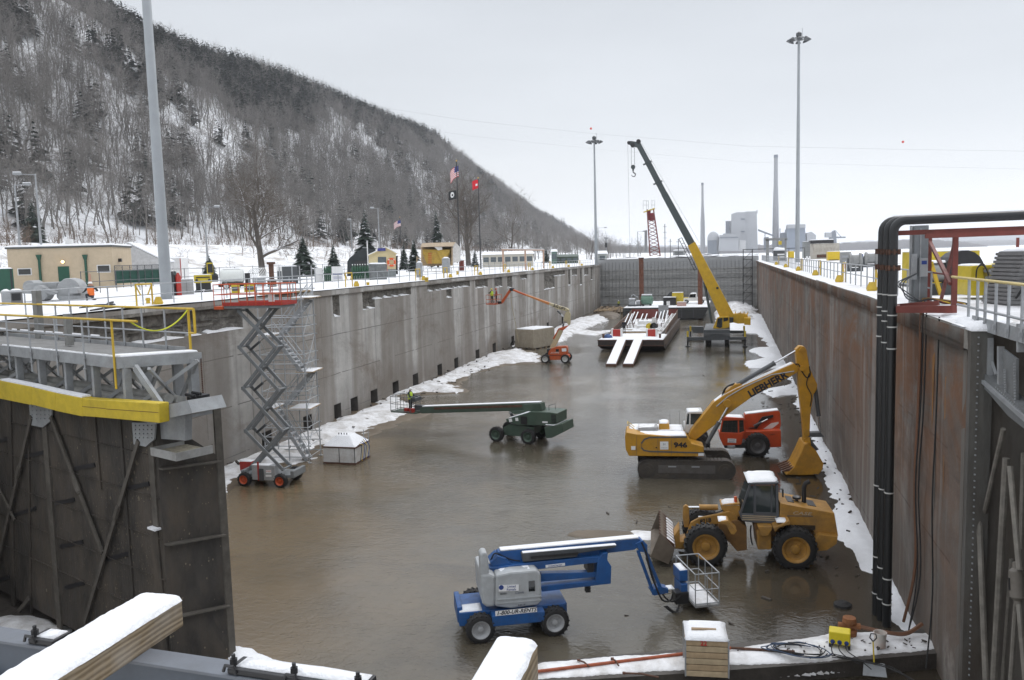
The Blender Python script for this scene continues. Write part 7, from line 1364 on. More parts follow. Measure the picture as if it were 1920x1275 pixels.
_y = T(1639,1242,SILLZ).y; P0 = AY(1639,1264,_y-.3); sh,L = thing('shovel',P0,0,'snow shovel with yellow shaft and black handle leaning on the sill','shovel'); P1_ = L(1637,1203,.12); q = MB(); q.cyl((0,0,.25),P1_,.02,n=8); q.build('shaft',YELB,sh,smooth=True); q = MB(); d = P1_.normalized(); q.tube([P1_,P1_+Vector((-.08,.02,.1)),P1_+Vector((-.05,.04,.2)),P1_+Vector((.07,.04,.2)),P1_+Vector((.09,.02,.1)),P1_],.018,6); q.build('grip',BLACKP,sh,smooth=True); q = MB(); q.hexa([(-.3,-.12,0),(.3,-.12,0),(.26,.0,.3),(-.26,.0,.3),(-.3,-.1,-.02),(.3,-.1,-.02),(.26,.03,.3),(-.26,.03,.3)]); q.build('blade',GALV,sh)
R = random.Random(4)
P = T(1500,1222,SILLZ+.12); o = empty('cable_coil',(P.x,P.y,SILLZ+.12),0,'tangled coil of dark cable lying on the snowy sill left of the yellow box','cable')
for k in range(9): a = R.uniform(.5,1.1); b_ = R.uniform(.2,.45); ph = R.uniform(0,6); hose(o,[(a*math.cos(ph+t)+R.uniform(-.1,.1),b_*math.sin(ph+t)+R.uniform(-.06,.06),.02+.06*R.random()) for t in [i*.7 for i in range(R.randint(6,10))]],.014,(BLACK,mat('blue_cable',(.04,.07,.13),.6))[k % 2],'loop')
for k in range(3): hose(o,[(.8,-.1*k,.03),(1.6+.2*k,-.25-.1*k,.03),(2.3+.2*k,-.5-.3*k,.02),(2.7+.3*k,-1.0-.3*k,-.1)],.014,BLACK,'tail')
A = T(900,1272,SILLZ+.12); B = T(1370,1215,SILLZ+.12); C_ = T(1490,1222,SILLZ+.12); o = empty('rusty_pipe',(A.x,A.y,A.z),0,'long rusty orange pipe lying on the snow behind the plank box','pipe'); q = MB(); q.cyl((0,0,0),B-A,.045,n=8); q.build('pipe_run',mat('pipe_orange',(.36,.09,.04),.7,var=.3,dirt=.3),o,smooth=True); q = MB(); q.cyl(B-A,C_-A,.04,n=8); q.build('pipe_end',RUST,o,smooth=True)
for i,(a,b_) in enumerate((((1085,1238),(1105,1250)),((1148,1235),(1160,1248)),((1170,1262),(1235,1270)))): A = T(*a,SILLZ+.13); B = T(*b_,SILLZ+.13); q = MB(); q.tube([A,(A+B)/2+Vector((0,0,.04)),B],.025,6); q.box(A,(.08,.06,.05)); tag(q.build('steel_bar',RUST),('thin rusty bar on the sill snow, nearest the centre timber','short rusty bar standing between the two other bars on the sill','bent rusty bar in the snow left of the plank box')[i],'bar')
P = T(1748,1278,FLOOR-1.2); bucket((P.x,P.y,FLOOR-1.1),.18,.42,'white bucket at the bottom right below the sill beside the red can',WHITE); P = T(1770,1276,FLOOR-1.2); o = empty('fuel_can',(P.x,P.y,FLOOR-1.1),.3,'red can standing beside the white bucket below the sill','can'); q = MB(); q.lathe((0,0,0),(0,0,.3),[(0,.12),(.85,.13),(1,.08)],12); q.build('can_body',REDP,o,smooth=True); q = MB(); q.tube([(-.06,0,.3),(-.05,0,.38),(.05,0,.38),(.06,0,.3)],.015,5); q.build('handle',BLACKP,o)
P = T(1592,1192,SILLZ+.05); o = empty('pump',(P.x,P.y,SILLZ+.05),0,'rusty pump fitting with hose at the foot of the black pipes','pump'); q = MB(); q.lathe((0,0,0),(0,0,.55),[(0,.2),(.3,.22),(.35,.12),(.7,.12),(.75,.2),(1,.18)],12); q.cyl((-.3,0,.3),(.3,0,.3),.09,n=10); q.build('casing',mat('pump_rust',(.28,.11,.04),.8,var=.4,dirt=.4),o,smooth=True); hose(o,[(.3,0,.3),(.9,-.1,.25),(1.5,.0,.2),(2.0,.4,.35)],.06,mat('brown_hose',(.16,.075,.04),.7))
q = MB(); P = T(1580,1136,FLOOR); q.lathe((P.x,P.y,FLOOR-.05),(P.x,P.y,FLOOR+.16),[(0,.3),(.6,.28),(1,.12)],10); tag(q.build('rubber_fender',BLACK),'small dark rubber lump lying in the water near the black pipes','fender')
q = MB(); A = AY(412,985,20.9); q.bb(A.x-.02,20.8,A.z-.35,A.x+.12,20.95,A.z+.35); tag(q.build('orange_marker',ORNG,bevel=.03),'orange float hanging beside the tip of the left gate leaf','float')
R = random.Random(12); q = MB()
def bit(x,y,z,s):
 a = R.uniform(0,3.14); l_ = s*R.uniform(.6,3.2); d = Vector((math.cos(a),math.sin(a),R.uniform(-.15,.25)))*l_/2; c = Vector((x,y,z)); q.beam(c-d,c+d,s*R.uniform(.4,1),s*R.uniform(.3,.9))
for k in range(150): bit(XL+.3+abs(R.gauss(0,2.2)),R.uniform(40,104),FLOOR+R.uniform(.12,.4),R.uniform(.05,.16))
for k in range(110): bit(XR-abs(R.gauss(0,1.6))-.1,R.uniform(27,80),FLOOR+R.uniform(.08,.4),R.uniform(.04,.13))
for k in range(46): P = T(R.uniform(1380,1770),R.uniform(1196,1222),SILLZ+.12); bit(P.x,P.y,SILLZ+.13,R.uniform(.02,.05))
for k in range(36): P = F(R.uniform(1100,1600),R.uniform(640,1180)); bit(P.x,P.y,FLOOR+.01,R.uniform(.05,.12))
tag(q.build('debris',mat('debris_dark',(.06,.05,.042),.9,var=.5,scale=1)),kind='stuff')
# ================================================================ LEFT ESPLANADE
def gnd(px,py,z=0.03): return T(px,py,z)
def pxm(P): return FPX/((P-EYE).dot(_f))          # pixels per metre at a point
def light_mast(P,h,r0,r1,label,head=True,nl=8):
 o = empty('light_mast',P,0,label,'light mast'); q = MB(); q.cyl((0,0,0),(0,0,.06),r0*2,n=16); q.lathe((0,0,0),(0,0,h),[(0,r0),(.33,r0+(r1-r0)*.33),(.331,r0*.95+(r1-r0)*.33),(.66,r0+(r1-r0)*.66),(.661,r0*.95+(r1-r0)*.66),(1,r1)],18); q.build('pole',mat('mast_steel',(.31,.33,.345),.45,metal=.2,var=.12,scale=.6),o,smooth=True)
 if head:
  q = MB(); t = [2*math.pi*k/20 for k in range(21)]; q.tube([(1.15*math.cos(a),1.15*math.sin(a),h-.3) for a in t],.05,6)
  for k in range(4): a = math.pi*k/4; q.beam((-1.15*math.cos(a),-1.15*math.sin(a),h-.3),(1.15*math.cos(a),1.15*math.sin(a),h-.3),.06,.06)
  q.lathe((0,0,h-.2),(0,0,h+.75),[(0,.3),(.4,.42),(.8,.42),(1,.15)],12); q.cyl((.5,0,h-.3),(.5,0,h+1.3),.025,n=5); q.build('lamp_ring',DKGREY,o)
  for k in range(nl): a = 2*math.pi*k/nl; c = Vector((1.3*math.cos(a),1.3*math.sin(a),h-.42)); q = MB(); q.lathe(c+Vector((0,0,.22)),c+Vector((.2*math.cos(a),.2*math.sin(a),-.25)),[(0,.1),(.35,.14),(.4,.28),(1,.42)],10); q.build('floodlight',DKGREY,o,smooth=True)
 return o
Pm = T(313,562,0); light_mast(Pm,32,.34,.2,'huge grey light mast rising out of the picture beside the beige building')
Pm = AY(1118,491,174); Pm.z = 0; light_mast(Pm,AY(1112,262,174).z,.34,.16,'distant grey light mast with a ring of lamps near the end of the left wall')
Pm = AY(1495,492,140); Pm.z = 0; light_mast(Pm,AY(1488,70,140).z,.36,.18,'tall grey light mast with a ring of lamps on the right lock wall')
# beige building
A = AD(215,543,94); A.z = 0; th = math.radians(-156); bl_,L = None,None
B_ = Vector((A.x-9.9*math.cos(math.radians(23.5)),A.y-9.9*math.sin(math.radians(23.5)),0)); ab = math.atan2(A.y-B_.y,A.x-B_.x)
bd,L = thing('service_building',B_,ab,'flat roofed beige building with green doors and downpipes behind the left lock gate','building'); zA = zoom(0,440,3.983); hB = L(*zA(500,98),0).z; wB = (A-B_).length
BEI = mat('beige_wall',(.50,.405,.285),.85,var=.08,scale=2,dirt=.2,dirtcol=(.34,.27,.19)); GRD = mat('green_door',(.012,.075,.045),.5,var=.15)
q = MB(); q.bb(0,0,-.3,wB,6.5,hB); q.build('wall',BEI,bd); q = MB(); q.bb(-.12,-.12,hB,wB+.12,6.6,hB+.18); q.build('roof_edge',mat('dark_trim',(.07,.075,.07),.6),bd); snowcap(bd,-.1,-.1,wB+.1,6.6,hB+.18,.18,seed=4)
def wl_(name,pts,m,d=.06,par=None): a = L(*zA(*pts[0]),0); b = L(*zA(*pts[1]),0); q = MB(); q.bb(a.x,-d,b.z,b.x,-.005,a.z); return q.build(name,m,par or bd)
wl_('door',((432,238),(530,420)),GRD); 
for (p0,p1) in (((130,252),(240,302)),((722,226),(828,282))):
 f_ = wl_('window_frame',(p0,p1),WHITE,.05); a = L(*zA(p0[0]+8,p0[1]+6),0); b = L(*zA(p1[0]-8,p1[1]-6),0); q = MB(); q.bb(a.x,-.07,b.z,b.x,-.051,a.z); q.build('pane',GLASS,f_)
for x,w_ in ((292,18),(637,18)):
 a = L(*zA(x,150),0); q = MB(); q.bb(a.x-.1,-.2,-.2,a.x+.1,-.02,a.z); q.hexa([(a.x-.12,-.22,a.z-.5),(a.x+.12,-.22,a.z-.5),(a.x+.12,-.01,a.z-.5),(a.x-.12,-.01,a.z-.5),(a.x-.24,-.3,a.z),(a.x+.24,-.3,a.z),(a.x+.24,-.01,a.z),(a.x-.24,-.01,a.z)]); q.build('downpipe',GRD,bd)
c = L(*zA(468,203),-.15); q = MB(); q.cyl(c+Vector((0,.15,0)),c,.16,n=10); q.build('lamp_base',GREYP,bd); q = MB(); q.lathe(c,c+Vector((0,-.16,0)),[(0,.15),(.6,.13),(1,.05)],10); q.build('lamp',mat('lamp_glow',(1,.62,.25),.5,var=0,emit=6),bd)
a = L(*zA(940,188),0); q = MB(); q.box((wB+.15,2.0,a.z),(.3,.3,.35)); q.build('wall_lamp',BLACKP,bd); c = L(*zA(520,90),3); q = MB(); q.cyl((c.x,3,hB+.2),(c.x,3,hB+.95),.4,n=14); q.build('roof_vent',WHITE,bd)
# green screened enclosure, white trailer, tent gable behind it
A = AD(217,543,93); A.z = 0; B_ = AD(300,538,96); B_.z = 0; ab = math.atan2(B_.y-A.y,B_.x-A.x); sc_,L = thing('screen_fence',A,ab,'chain link enclosure with dark green screening beside the beige building','fence'); w_ = (B_-A).length; hf = L(*zA(1000,228),0).z; hg = L(*zA(1000,262),0).z
q = MB(); q.bb(0,0,.5,w_*.65,.03,hg); q.bb(w_*.65,0,.45,w_,.03,hg+.05); q.build('screen',mat('screen_green',(.012,.06,.042),.8,var=.2),sc_); q = MB()
for k in range(7): x = w_*k/6; q.cyl((x,-.05,0),(x,-.05,hf),.04,n=6)
q.cyl((0,-.05,hf),(w_,-.05,hf),.03,n=6)
q.build('fence_post',DKGREY,sc_); q = MB()
for k in range(40): x = w_*k/40; q.cyl((x,-.05,hg),(x+.25,-.05,hf),.012,n=3); q.cyl((x+.25,-.05,hg),(x,-.05,hf),.012,n=3)
q.build('chain_mesh',DKGREY,sc_)
def boxthing(name,p0,p1,dist,depth,label,cat,m,snow=.1,group=None,ang=None,z0=None,extra=None,base='body',bev=.02):
 """p0 = top left, p1 = bottom right pixels of the front face, at a distance"""
 A = AD(p0[0],p1[1],dist); B = AD(p1[0],p1[1],dist); g = (0.03 if z0 is None else z0); ab = math.atan2(B.y-A.y,B.x-A.x) if ang is None else ang
 A.z = min(A.z,g) if z0 is None else A.z; o,L = thing(name,A,ab,label,cat,group); w_ = (Vector((B.x,B.y))-Vector((A.x,A.y))).length; h = L(p0[0],p0[1],0).z; q = MB(); q.bb(0,0,0,w_,depth,h); q.build(base,m,o,bevel=bev)
 if snow: snowcap(o,.02,.02,w_-.02,depth-.02,h,snow,seed=int(p0[0]) % 50)
 if extra: extra(o,L,w_,h,depth)
 return o
def trl(o,L,w_,h,d):
 q = MB(); q.bb(.05,-.03,h*.08,.12,0,h*.98); q.bb(w_-.15,-.03,h*.08,w_-.05,0,h*.98); q.build('door_frame',REDP,o); text('W.A. MANAGEMENT RENTING',.3,o,INKR,(w_*.45,-.02,h*.32),(1,0,0),(0,0,1)) if 0 else text('RENTING',.42,o,INKR,(w_*.62,-.02,h*.30),(1,0,0),(0,0,1),bold=.01)
boxthing('box_trailer',(285,485),(343,537),116,8,'white box trailer with red lettering behind the huge light mast','trailer',WHITE,.12,extra=trl,ang=math.radians(30))
A = AD(258,520,108); A.z = 0; tg,L = thing('tent_shed',A,math.radians(28),'pale snowy tent gable just right of the beige building','tent'); q = MB(); q.ext([(-3.2,0),(3.2,0),(3.2,2.6),(-.8,4.9),(-3.2,3.2)],0,6); q.build('canvas',mat('canvas_grey',(.5,.5,.5),.8,dirt=.2),tg); q = MB(); q.ext([(-3.3,3.22),(-.8,4.95),(3.3,2.62),(3.3,2.8),(-.8,5.1),(-3.3,3.4)],-.05,6); q.build('roof_snow',SNOW,tg)
boxthing('green_container',(-30,505),(28,548),88,4,'dark green container at the left edge in front of the beige building','container',GRD,.1,extra=lambda o,L,w_,h,d: [MB().bb(w_-.25,-.04,0,w_-.12,0,h).build('corner_post',BLACKP,o)])
# gate operating machinery: gear guards, drums, boxes
GM = mat('machinery_grey',(.33,.34,.345),.5,var=.12,dirt=.25)
zL = zoom(0,470,7.967); A = T(122,566,0); gm,L = thing('gate_machinery',(A.x,A.y,0),math.radians(12),'grey gate operating machine with big rounded gear guard, left of the huge mast','machinery')
def arc(c,rx,rz,a0=0,a1=math.pi,n=14): return [(c[0]+rx*math.cos(a0+(a1-a0)*k/n),c[1]-rz*math.sin(a0+(a1-a0)*k/n)) for k in range(n+1)]
q = MB(); q.pp(L,[zL(*p) for p in [(1215,790)]+arc((1020,600),180,185)+[(845,700),(930,790)]],0,.9); g = q.build('gear_guard',GM,gm,smooth=True,bevel=.03)
q = MB(); q.pp(L,[zL(*p) for p in [(1160,640)]+arc((1095,600),65,60)+[(1030,640)]],-.45,0); q.build('bearing_cap',GM,gm,bevel=.02); q = MB(); c = L(*zL(1130,720),-.2); q.bb(c.x-1.0,-.3,0,c.x+.4,.9,c.z+.2); q.build('bed',GREYP,gm)
q = MB(); q.pp(L,[zL(*p) for p in ((300,640),(380,500),(480,480),(860,470),(850,560),(750,620),(640,650))],.3,2.2); q.build('gear_case',GM,gm,bevel=.05); q = MB(); q.pp(L,[zL(*p) for p in arc((430,520),90,75)+[(330,560),(520,540)]],1.0,2.0); q.build('gear_guard',GM,gm,bevel=.03)
a = L(*zL(380,495),.3); b = L(*zL(860,475),.3); snowcap(gm,a.x,.35,b.x,2.15,a.z-.1,.1,seed=3); q = MB(); q.pp(L,[zL(*p) for p in arc((1010,610),150,187,1.2,2.9)+arc((1010,610),150,197,1.2,2.9)[::-1]],.05,.85); q.build('snow_cover',SNOW,gm)
hose(gm,[L(*zL(*p),-.2) for p in ((640,570),(680,555),(760,600),(850,620),(780,640),(650,600))],.09,GM); q = MB(); c = L(*zL(570,640),-.3); q.lathe(c,c+Vector((0,1,0)),[(0,.3),(.1,.5),(.9,.5),(1,.3)],16); q.build('brake_drum',GM,gm)
A = T(22,575,0)
boxthing('junction_box',(4,546),(22,577),57,.6,'grey junction box at the left edge beside the gate machine','box',GM,.12,extra=lambda o,L,w_,h,d: [MB().bb(w_*.1,-.02,h*.2,w_*.9,0,h*.9).build('door',GREYP,o)]); boxthing('motor_housing',(20,545),(44,572),58,.9,'low grey motor housing next to the junction box at the left','motor',mat('motor_grey',(.19,.19,.19),.6,dirt=.3),.1,extra=lambda o,L,w_,h,d: [MB().bb(.1,-.02,h*.3,w_-.1,0,h*.8).build('grille',BLACKP,o)])
# worker half hidden behind the machine
P = T(172,565,0); p = person('person',(P.x,P.y,.0),math.radians(200),'worker in orange vest and white helmet crouching behind the gate machine',(.02,.03,.03),(.03,.03,.04),HELW,vest=HIORG,arms=dict(lw=(-.38,.1,1.2),rw=(.4,.1,1.15),le=(-.4,-.05,1.2),re=(.4,-.05,1.18)),drop=.55)
# lamp posts
def lamp_post(P,h,arm,rz,label,cnt=1):
 o = empty('lamp_post',P,rz,label,'lamp post'); q = MB(); q.cyl((0,0,-.3),(0,0,h),.14,.08,10); q.beam((0,0,h-.1),(arm,0,h),.07,.07); q.build('pole',GREYP,o,smooth=True); q = MB(); q.lathe((arm-.15,0,h+.02),(arm+.75,0,h+.02),[(0,.06),(.2,.14),(.8,.16),(1,.06)],10); q.build('lamp_head',GREYP,o); q = MB(); q.bb(arm-.05,-.13,h+.14,arm+.65,.13,h+.22); q.build('snow_cover',SNOW,o); return o
def lp_at(bx_,by_,ty,dist,arm,label):
 P = AD(bx_,by_,dist); t_ = AD(bx_,ty,dist); return lamp_post((P.x,P.y,max(0,P.z) if P.x > -84 else P.z),t_.z-max(0,P.z) if P.x > -84 else t_.z-P.z,arm,math.radians(25),label)
lp_at(78,472,326,98,-2.0,'nearer lamp post with arm pointing left, behind the beige building'); lp_at(38,472,346,104,.9,'lamp post with short arm pointing right at the far left behind the building')
lp_at(389,485,388,125,1.4,'slim lamp post left of the big bare tree'); lp_at(712,470,390,160,-1.4,'lamp post right of the tall dark spruce'); lp_at(660,468,412,175,-.6,'utility pole left of the tall dark spruce')
lp_at(1122,478,427,250,2.0,'thin far lamp post right of the distant light mast'); lp_at(1196,470,434,240,1.6,'thin lamp post left of the red lattice crane boom')
# yellow light tower / compressor, tanks, cylinders etc along the edge
zY = zoom(300,440,7.385)
YM = mat('machine_yellow',(.55,.42,.02),.45,var=.12,dirt=.2)
def comp(o,L,w_,h,d):
 q = MB(); q.bb(w_*.12,-.03,h*.62,w_*.88,0,h*.76); q.build('grille',BLACKP,o)
 for x in (.15,.85): q = MB(); q.cyl((w_*x,-.03,h*.35),(w_*x,0,h*.35),.1,n=10); q.build('lamp',BLACKP,o)
 q = MB(); q.bb(w_*.75,.3,h,w_*1.1,1.1,h+.9); q.build('light_box',YM,o,bevel=.02); q = MB(); q.bb(w_*.8,.28,h+.15,w_*1.08,.3,h+.8); q.build('light_face',BLACKP,o); q = MB(); q.bb(w_,.1,h*.1,w_*1.35,d-.1,h*.95); q.build('side_panel',BLACKP,o)
 q = MB(); q.bb(.1,.1,-.5,w_-.1,d-.1,0); q.build('undercarriage',BLACKP,o)
 for x in (.3,w_-.3): q = MB(); q.cyl((x,-.05,-.75),(x,.2,-.75),.33,n=16); q.build('wheel',BLACK,o)
boxthing('light_tower',(364,516),(398,531),66,1.5,'yellow towable light tower with square lamp box on top','light tower',YM,.05,extra=comp,z0=1)
boxthing('grey_cabinet',(338,524),(364,551),62,.9,'plain light grey cabinet left of the yellow light tower','cabinet',mat('cabinet_grey',(.38,.38,.375),.6,dirt=.2),.04,extra=lambda o,L,w_,h,d: [MB().bb(w_*.48,-.01,.1,w_*.5,0,h-.1).build('door_seam',DKGREY,o)])
P = AD(336,552,60.5); P.z = 0; 
def gas_cyl(P,m,label,h=1.45,r=.14,group=None): o = empty('gas_cylinder',P,0,label,'gas cylinder',group); q = MB(); q.lathe((0,0,0),(0,0,h),[(0,r*.9),(.03,r),(.82,r),(.93,r*.6),(1,r*.3)],12); q.build('bottle',m,o,smooth=True); q = MB(); q.cyl((0,0,h),(0,0,h+.12),r*.45,n=8); q.build('valve_cap',WHITE,o); return o
gas_cyl((P.x,P.y,0),REDP,'red gas cylinder left of the grey cabinet near the huge mast',1.6,.18); P = AD(325,552,60.5); gas_cyl((P.x,P.y,0),BLACKP,'black gas cylinder nearest the huge mast',1.7,.2); P = AD(330,551,61.2); gas_cyl((P.x,P.y,0),mat('cyl_dark',(.03,.05,.05),.5),'dark gas cylinder between the black one and the red one',1.7,.2)
P = AD(437,541,70); P.z = .3; wt_,L = thing('water_tank',P,math.radians(28),'white plastic tank trailer behind the red scissor platform','tank'); q = MB(); q.lathe((-1.2,0,1.1),(1.2,0,1.1),[(0,.5),(.06,.8),(.94,.8),(1,.5)],18); q.build('tank',mat('tank_white',(.68,.70,.68),.4,var=.06),wt_,smooth=True); q = MB(); q.bb(-1.4,-.7,0,1.5,.7,.35); q.bb(1.3,-.3,.3,1.8,.3,1.4); q.build('chassis',BLACKP,wt_)
for x in (-.6,.5): wheel(wt_,(x,-.75,.1),.38,.22,WHITE,-1,lug=8,n=14)
snowcap(wt_,-.9,-.35,.9,.35,1.85,.12,seed=4); wt_.scale = (.75,)*3
def small(name,p0,p1,dist,d,label,cat,m,sn=.05,nm='body',det=None): return boxthing(name,p0,p1,dist,d,label,cat,m,sn,base=nm,extra=det or (lambda o,L,w_,h,dd: [MB().bb(w_*.1,-.015,h*.25,w_*.9,0,h*.75).build('front_panel',DKGREY,o)]))
small('welding_set',(434,534),(450,547),62,.7,'yellow welding set seen through the red platform rail, left one','welder',YM); small('welding_set',(458,533),(478,546),63,.7,'yellow machine seen through the red platform rail, right one','welder',YM)
P = AD(486,531,74); P.z = 0; o = empty('cage_machine',(P.x,P.y,0),.4,'white tubular cage machine behind the red platform','machine'); q = MB(); q.bb(-.5,-.4,.2,.5,.4,.9); q.build('engine',GREYP,o)
for k in range(6): hose(o,[(-.9+.15*k,-.5,.2),(-.8+.16*k,-.5,1.3),(-.2+.16*k,-.5,1.7),(.3+.1*k,-.5,.9)],.03,WHITE,'cage_tube')
P = AD(510,530,76); o = empty('stove_pipe',(P.x,P.y,0),0,'rusty upright drum burner behind the red platform','burner'); q = MB(); q.lathe((0,0,0),(0,0,2.2),[(0,.38),(.3,.4),(.32,.22),(.9,.22),(.91,.36),(1,.36)],14); q.build('barrel',RUST,o); q = MB(); q.lathe((0,0,2.2),(0,0,2.4),[(0,.36),(1,.1)],14); q.build('snow_cover',SNOW,o)
small('control_cabinet',(524,500),(560,540),84,1.6,'dark grey control cabinet with a white box, right of the big bare tree','cabinet',DKGREY,.08); small('control_cabinet',(519,500),(529,514),82,.4,'small white box on the front of the dark grey cabinet','box',WHITE,.03)
# racks of cylinders
GCY = mat('cylinder_green',(.025,.085,.045),.45,var=.15)
def rack(px0,px1,py,dist,n,rows,label,lab2):
 A = AD(px0,py,dist); B = AD(px1,py,dist); d = Vector((B.x-A.x,B.y-A.y,0)); u = d.normalized(); v = Vector((-u.y,u.x,0)); rk_,L = thing('cylinder_rack',(A.x,A.y,0),math.atan2(d.y,d.x),label,'rack'); w_ = d.length; q = MB()
 for x in (-.08,w_+.08):
  for y in (-.3,rows*.32): q.beam((x,y,0),(x,y,1.3),.06,.06)
 q.bb(-.1,-.3,.02,w_+.1,rows*.32,.1); q.beam((-.08,-.3,.9),(w_+.08,-.3,.9),.05,.05); q.build('rack_frame',DKGREY,rk_); k = 0
 for j in range(rows):
  for i in range(n): p = A+u*(w_*(i+.5)/n)+v*(.32*j-.05); k += 1; gas_cyl((p.x,p.y,.1),GCY,lab2,1.55,min(.15,w_/n*.48),lab2+' group')
rack(608,622,533,88,4,2,'small steel rack of green gas cylinders by the white sign board','green gas cylinder in the small rack by the white sign board'); rack(660,693,529,92,7,2,'wide steel rack of green gas cylinders in front of the dark shelter','green gas cylinder in the wide rack in front of the dark shelter')
A = AD(623,532,87); B_ = AD(644,531,87); o = tag(empty('sign_board',(A.x,A.y,0),math.atan2(B_.y-A.y,B_.x-A.x)),'white notice board between the two cylinder racks','sign'); ww = (B_-A).length; q = MB(); q.bb(0,0,.1,ww,.08,1.6); q.build('board',WHITE,o); q = MB(); q.bb(.1,-.01,.75,ww-.1,0,.9); q.build('blue_line',INKB,o); q = MB(); q.bb(.15,-.01,.3,ww-.15,0,.6); q.build('grey_lines',mat('print_grey',(.5,.5,.55),.6),o)
A = AD(598,533,88); o = tag(empty('sign_board',(A.x,A.y,0),.5),'plain white upright panel left of the small cylinder rack','panel'); q = MB(); q.bb(-.4,0,0,.4,.1,1.5); q.build('panel',WHITE,o); q = MB(); q.bb(-.4,-.02,-.0,-.3,.14,1.55); q.build('post',GALV,o)
# dark shelter and cream hut
zH = zoom(480,380,3.983)
A = AD(651,514,118); A.z = 0; B_ = AD(697,512,118); ds,L = thing('canopy_shelter',A,math.atan2(B_.y-A.y,B_.x-A.x),'dark fabric shelter with peaked roof left of the cream hut','shelter'); q = MB(); op = [(680,560),(682,440),(700,410),(795,340),(895,350),(870,400),(870,560)]
q.pp(L,[zH(*p) for p in op],0.05,7); q.build('canvas',mat('shelter_black',(.018,.024,.026),.7,var=.3),ds); q = MB(); q.pp(L,[zH(*p) for p in ((735,560),(735,440),(840,430),(850,560))],0,.04); q.build('opening',BLACKP,ds); q = MB(); a = L(*zH(795,338),0); b = L(*zH(895,348),0); q.beam(a+Vector((.3,.3,.05)),a+Vector((.5,6,.05)),.6,.08); q.build('snow_cover',mat('thin_snow',(.5,.52,.53),.8),ds)
A = AD(690,521,100); A.z = 0; B_ = AD(741,520,100); hu,L = thing('timber_hut',A,math.atan2(B_.y-A.y,B_.x-A.x),'cream hut with snowy gable roof, blue sign and orange life ring','hut'); CRM = mat('cream_wall',(.62,.52,.30),.8,var=.06,dirt=.12)
def hp(name,pts,v0,v1,m,par=None): q = MB(); q.pp(L,[zH(*p) for p in pts],v0,v1); return q.build(name,m,par or hu)
hw = hp('wall',[(842,560),(842,392),(968,340),(1045,382),(1045,560)],0,5.2,CRM); hp('skirting',[(842,572),(842,496),(1046,496),(1046,572)],-.03,5.23,mat('hut_skirt',(.20,.22,.22),.7),hw)
e0,pk,e1 = L(*zH(838,396),0),L(*zH(968,336),0),L(*zH(1052,384),0); q = MB()
for a,b in ((e0,pk),(pk,e1)): q.loft([(a.x,-.2,a.z),(b.x,-.2,b.z),(b.x,-.2,b.z+.16),(a.x,-.2,a.z+.16)],[(a.x,5.4,a.z),(b.x,5.4,b.z),(b.x,5.4,b.z+.16),(a.x,5.4,a.z+.16)])
q.build('roof',SNOW,hu); q = MB()
for a,b in ((e0,pk),(pk,e1)): q.beam(a+Vector((0,-.22,-.02)),b+Vector((0,-.22,-.02)),.06,.12)
q.build('barge_board',CRM,hu)
w1 = hp('window',[(910,470),(910,405),(972,405),(972,470)],-.04,0,mat('window_grey',(.10,.12,.13),.2),hw); hp('sign',[(907,362),(907,340),(968,338),(968,360)],-.3,-.24,mat('sign_blue_panel',(.045,.05,.22),.6))
c = L(*zH(1012,445),-.08); q = MB(); t = [2*math.pi*k/18 for k in range(19)]; q.tube([c+Vector((.42*math.cos(a),0,.42*math.sin(a))) for a in t],.11,8); lr_ = q.build('life_ring',mat('ring_orange',(.75,.10,.02),.5),hu,smooth=True)
q = MB()
for k in range(4): a = .78+1.57*k; q.box(c+Vector((.42*math.cos(a),-.01,.42*math.sin(a))),(.14,.25,.14))
q.build('ring_band',WHITE,lr_); x1 = L(*zH(1045,450),0).x
q = MB(); q.bb(x1,1.6,1.55,x1+.05,2.6,3.0); q.build('window',WHITE,hw); q = MB(); q.bb(x1+.05,1.7,1.65,x1+.06,2.5,2.25); q.bb(x1+.05,1.7,2.32,x1+.06,2.5,2.9); q.build('pane',GLASS,hw)
for v in (.4,4.6): q = MB(); q.tube([(x1+.1,v,.4),(x1+.14,v,2.3),(x1+.2,v+.15,2.55),(x1+.16,v+.3,2.3),(x1+.12,v+.2,.8)],.09,6); q.build('hose_hanger',BLACK,hu)
for px in (689,708): P = AD(px,470,118); o = tag(empty('white_pole',(P.x,P.y,0)),'thin white pole rising behind the hut, %s one' % ('left' if px < 700 else 'right'),'pole'); q = MB(); q.cyl((0,0,0),(0,0,AD(px,452,118).z),.08,n=8); q.build('pipe',WHITE,o); q = MB(); q.cyl((0,0,AD(px,452,118).z),(0,0,AD(px,452,118).z+.1),.1,n=8); q.build('cap',GREYP,o)
P = AD(709,524,90); o = empty('tarped_pallet',(P.x,P.y,0),.5,'grey wrapped pallet with snow on top in front of the hut','pallet'); q = MB(); q.loft([(-.9,-.5,0),(.9,-.5,0),(.9,.5,0),(-.9,.5,0)],[(-.95,-.55,1.75),(.95,-.55,1.65),(.95,.5,1.7),(-.95,.5,1.8)]); q.build('wrap',mat('wrap_grey',(.16,.17,.17),.5,var=.5,bump=.8,bscale=5),o); snowcap(o,-.95,-.5,.95,.5,1.72,.15,seed=5); P = AD(724,524,90); o = empty('red_drum',(P.x,P.y,0),0,'red extinguisher post between the wrapped pallet and the life ring','extinguisher'); q = MB(); q.lathe((0,0,.9),(0,0,1.7),[(0,.2),(.85,.2),(1,.1)],10); q.build('extinguisher',REDP,o); q = MB(); q.beam((0,.1,0),(0,.1,1.8),.08,.08); q.build('post',GREYP,o)
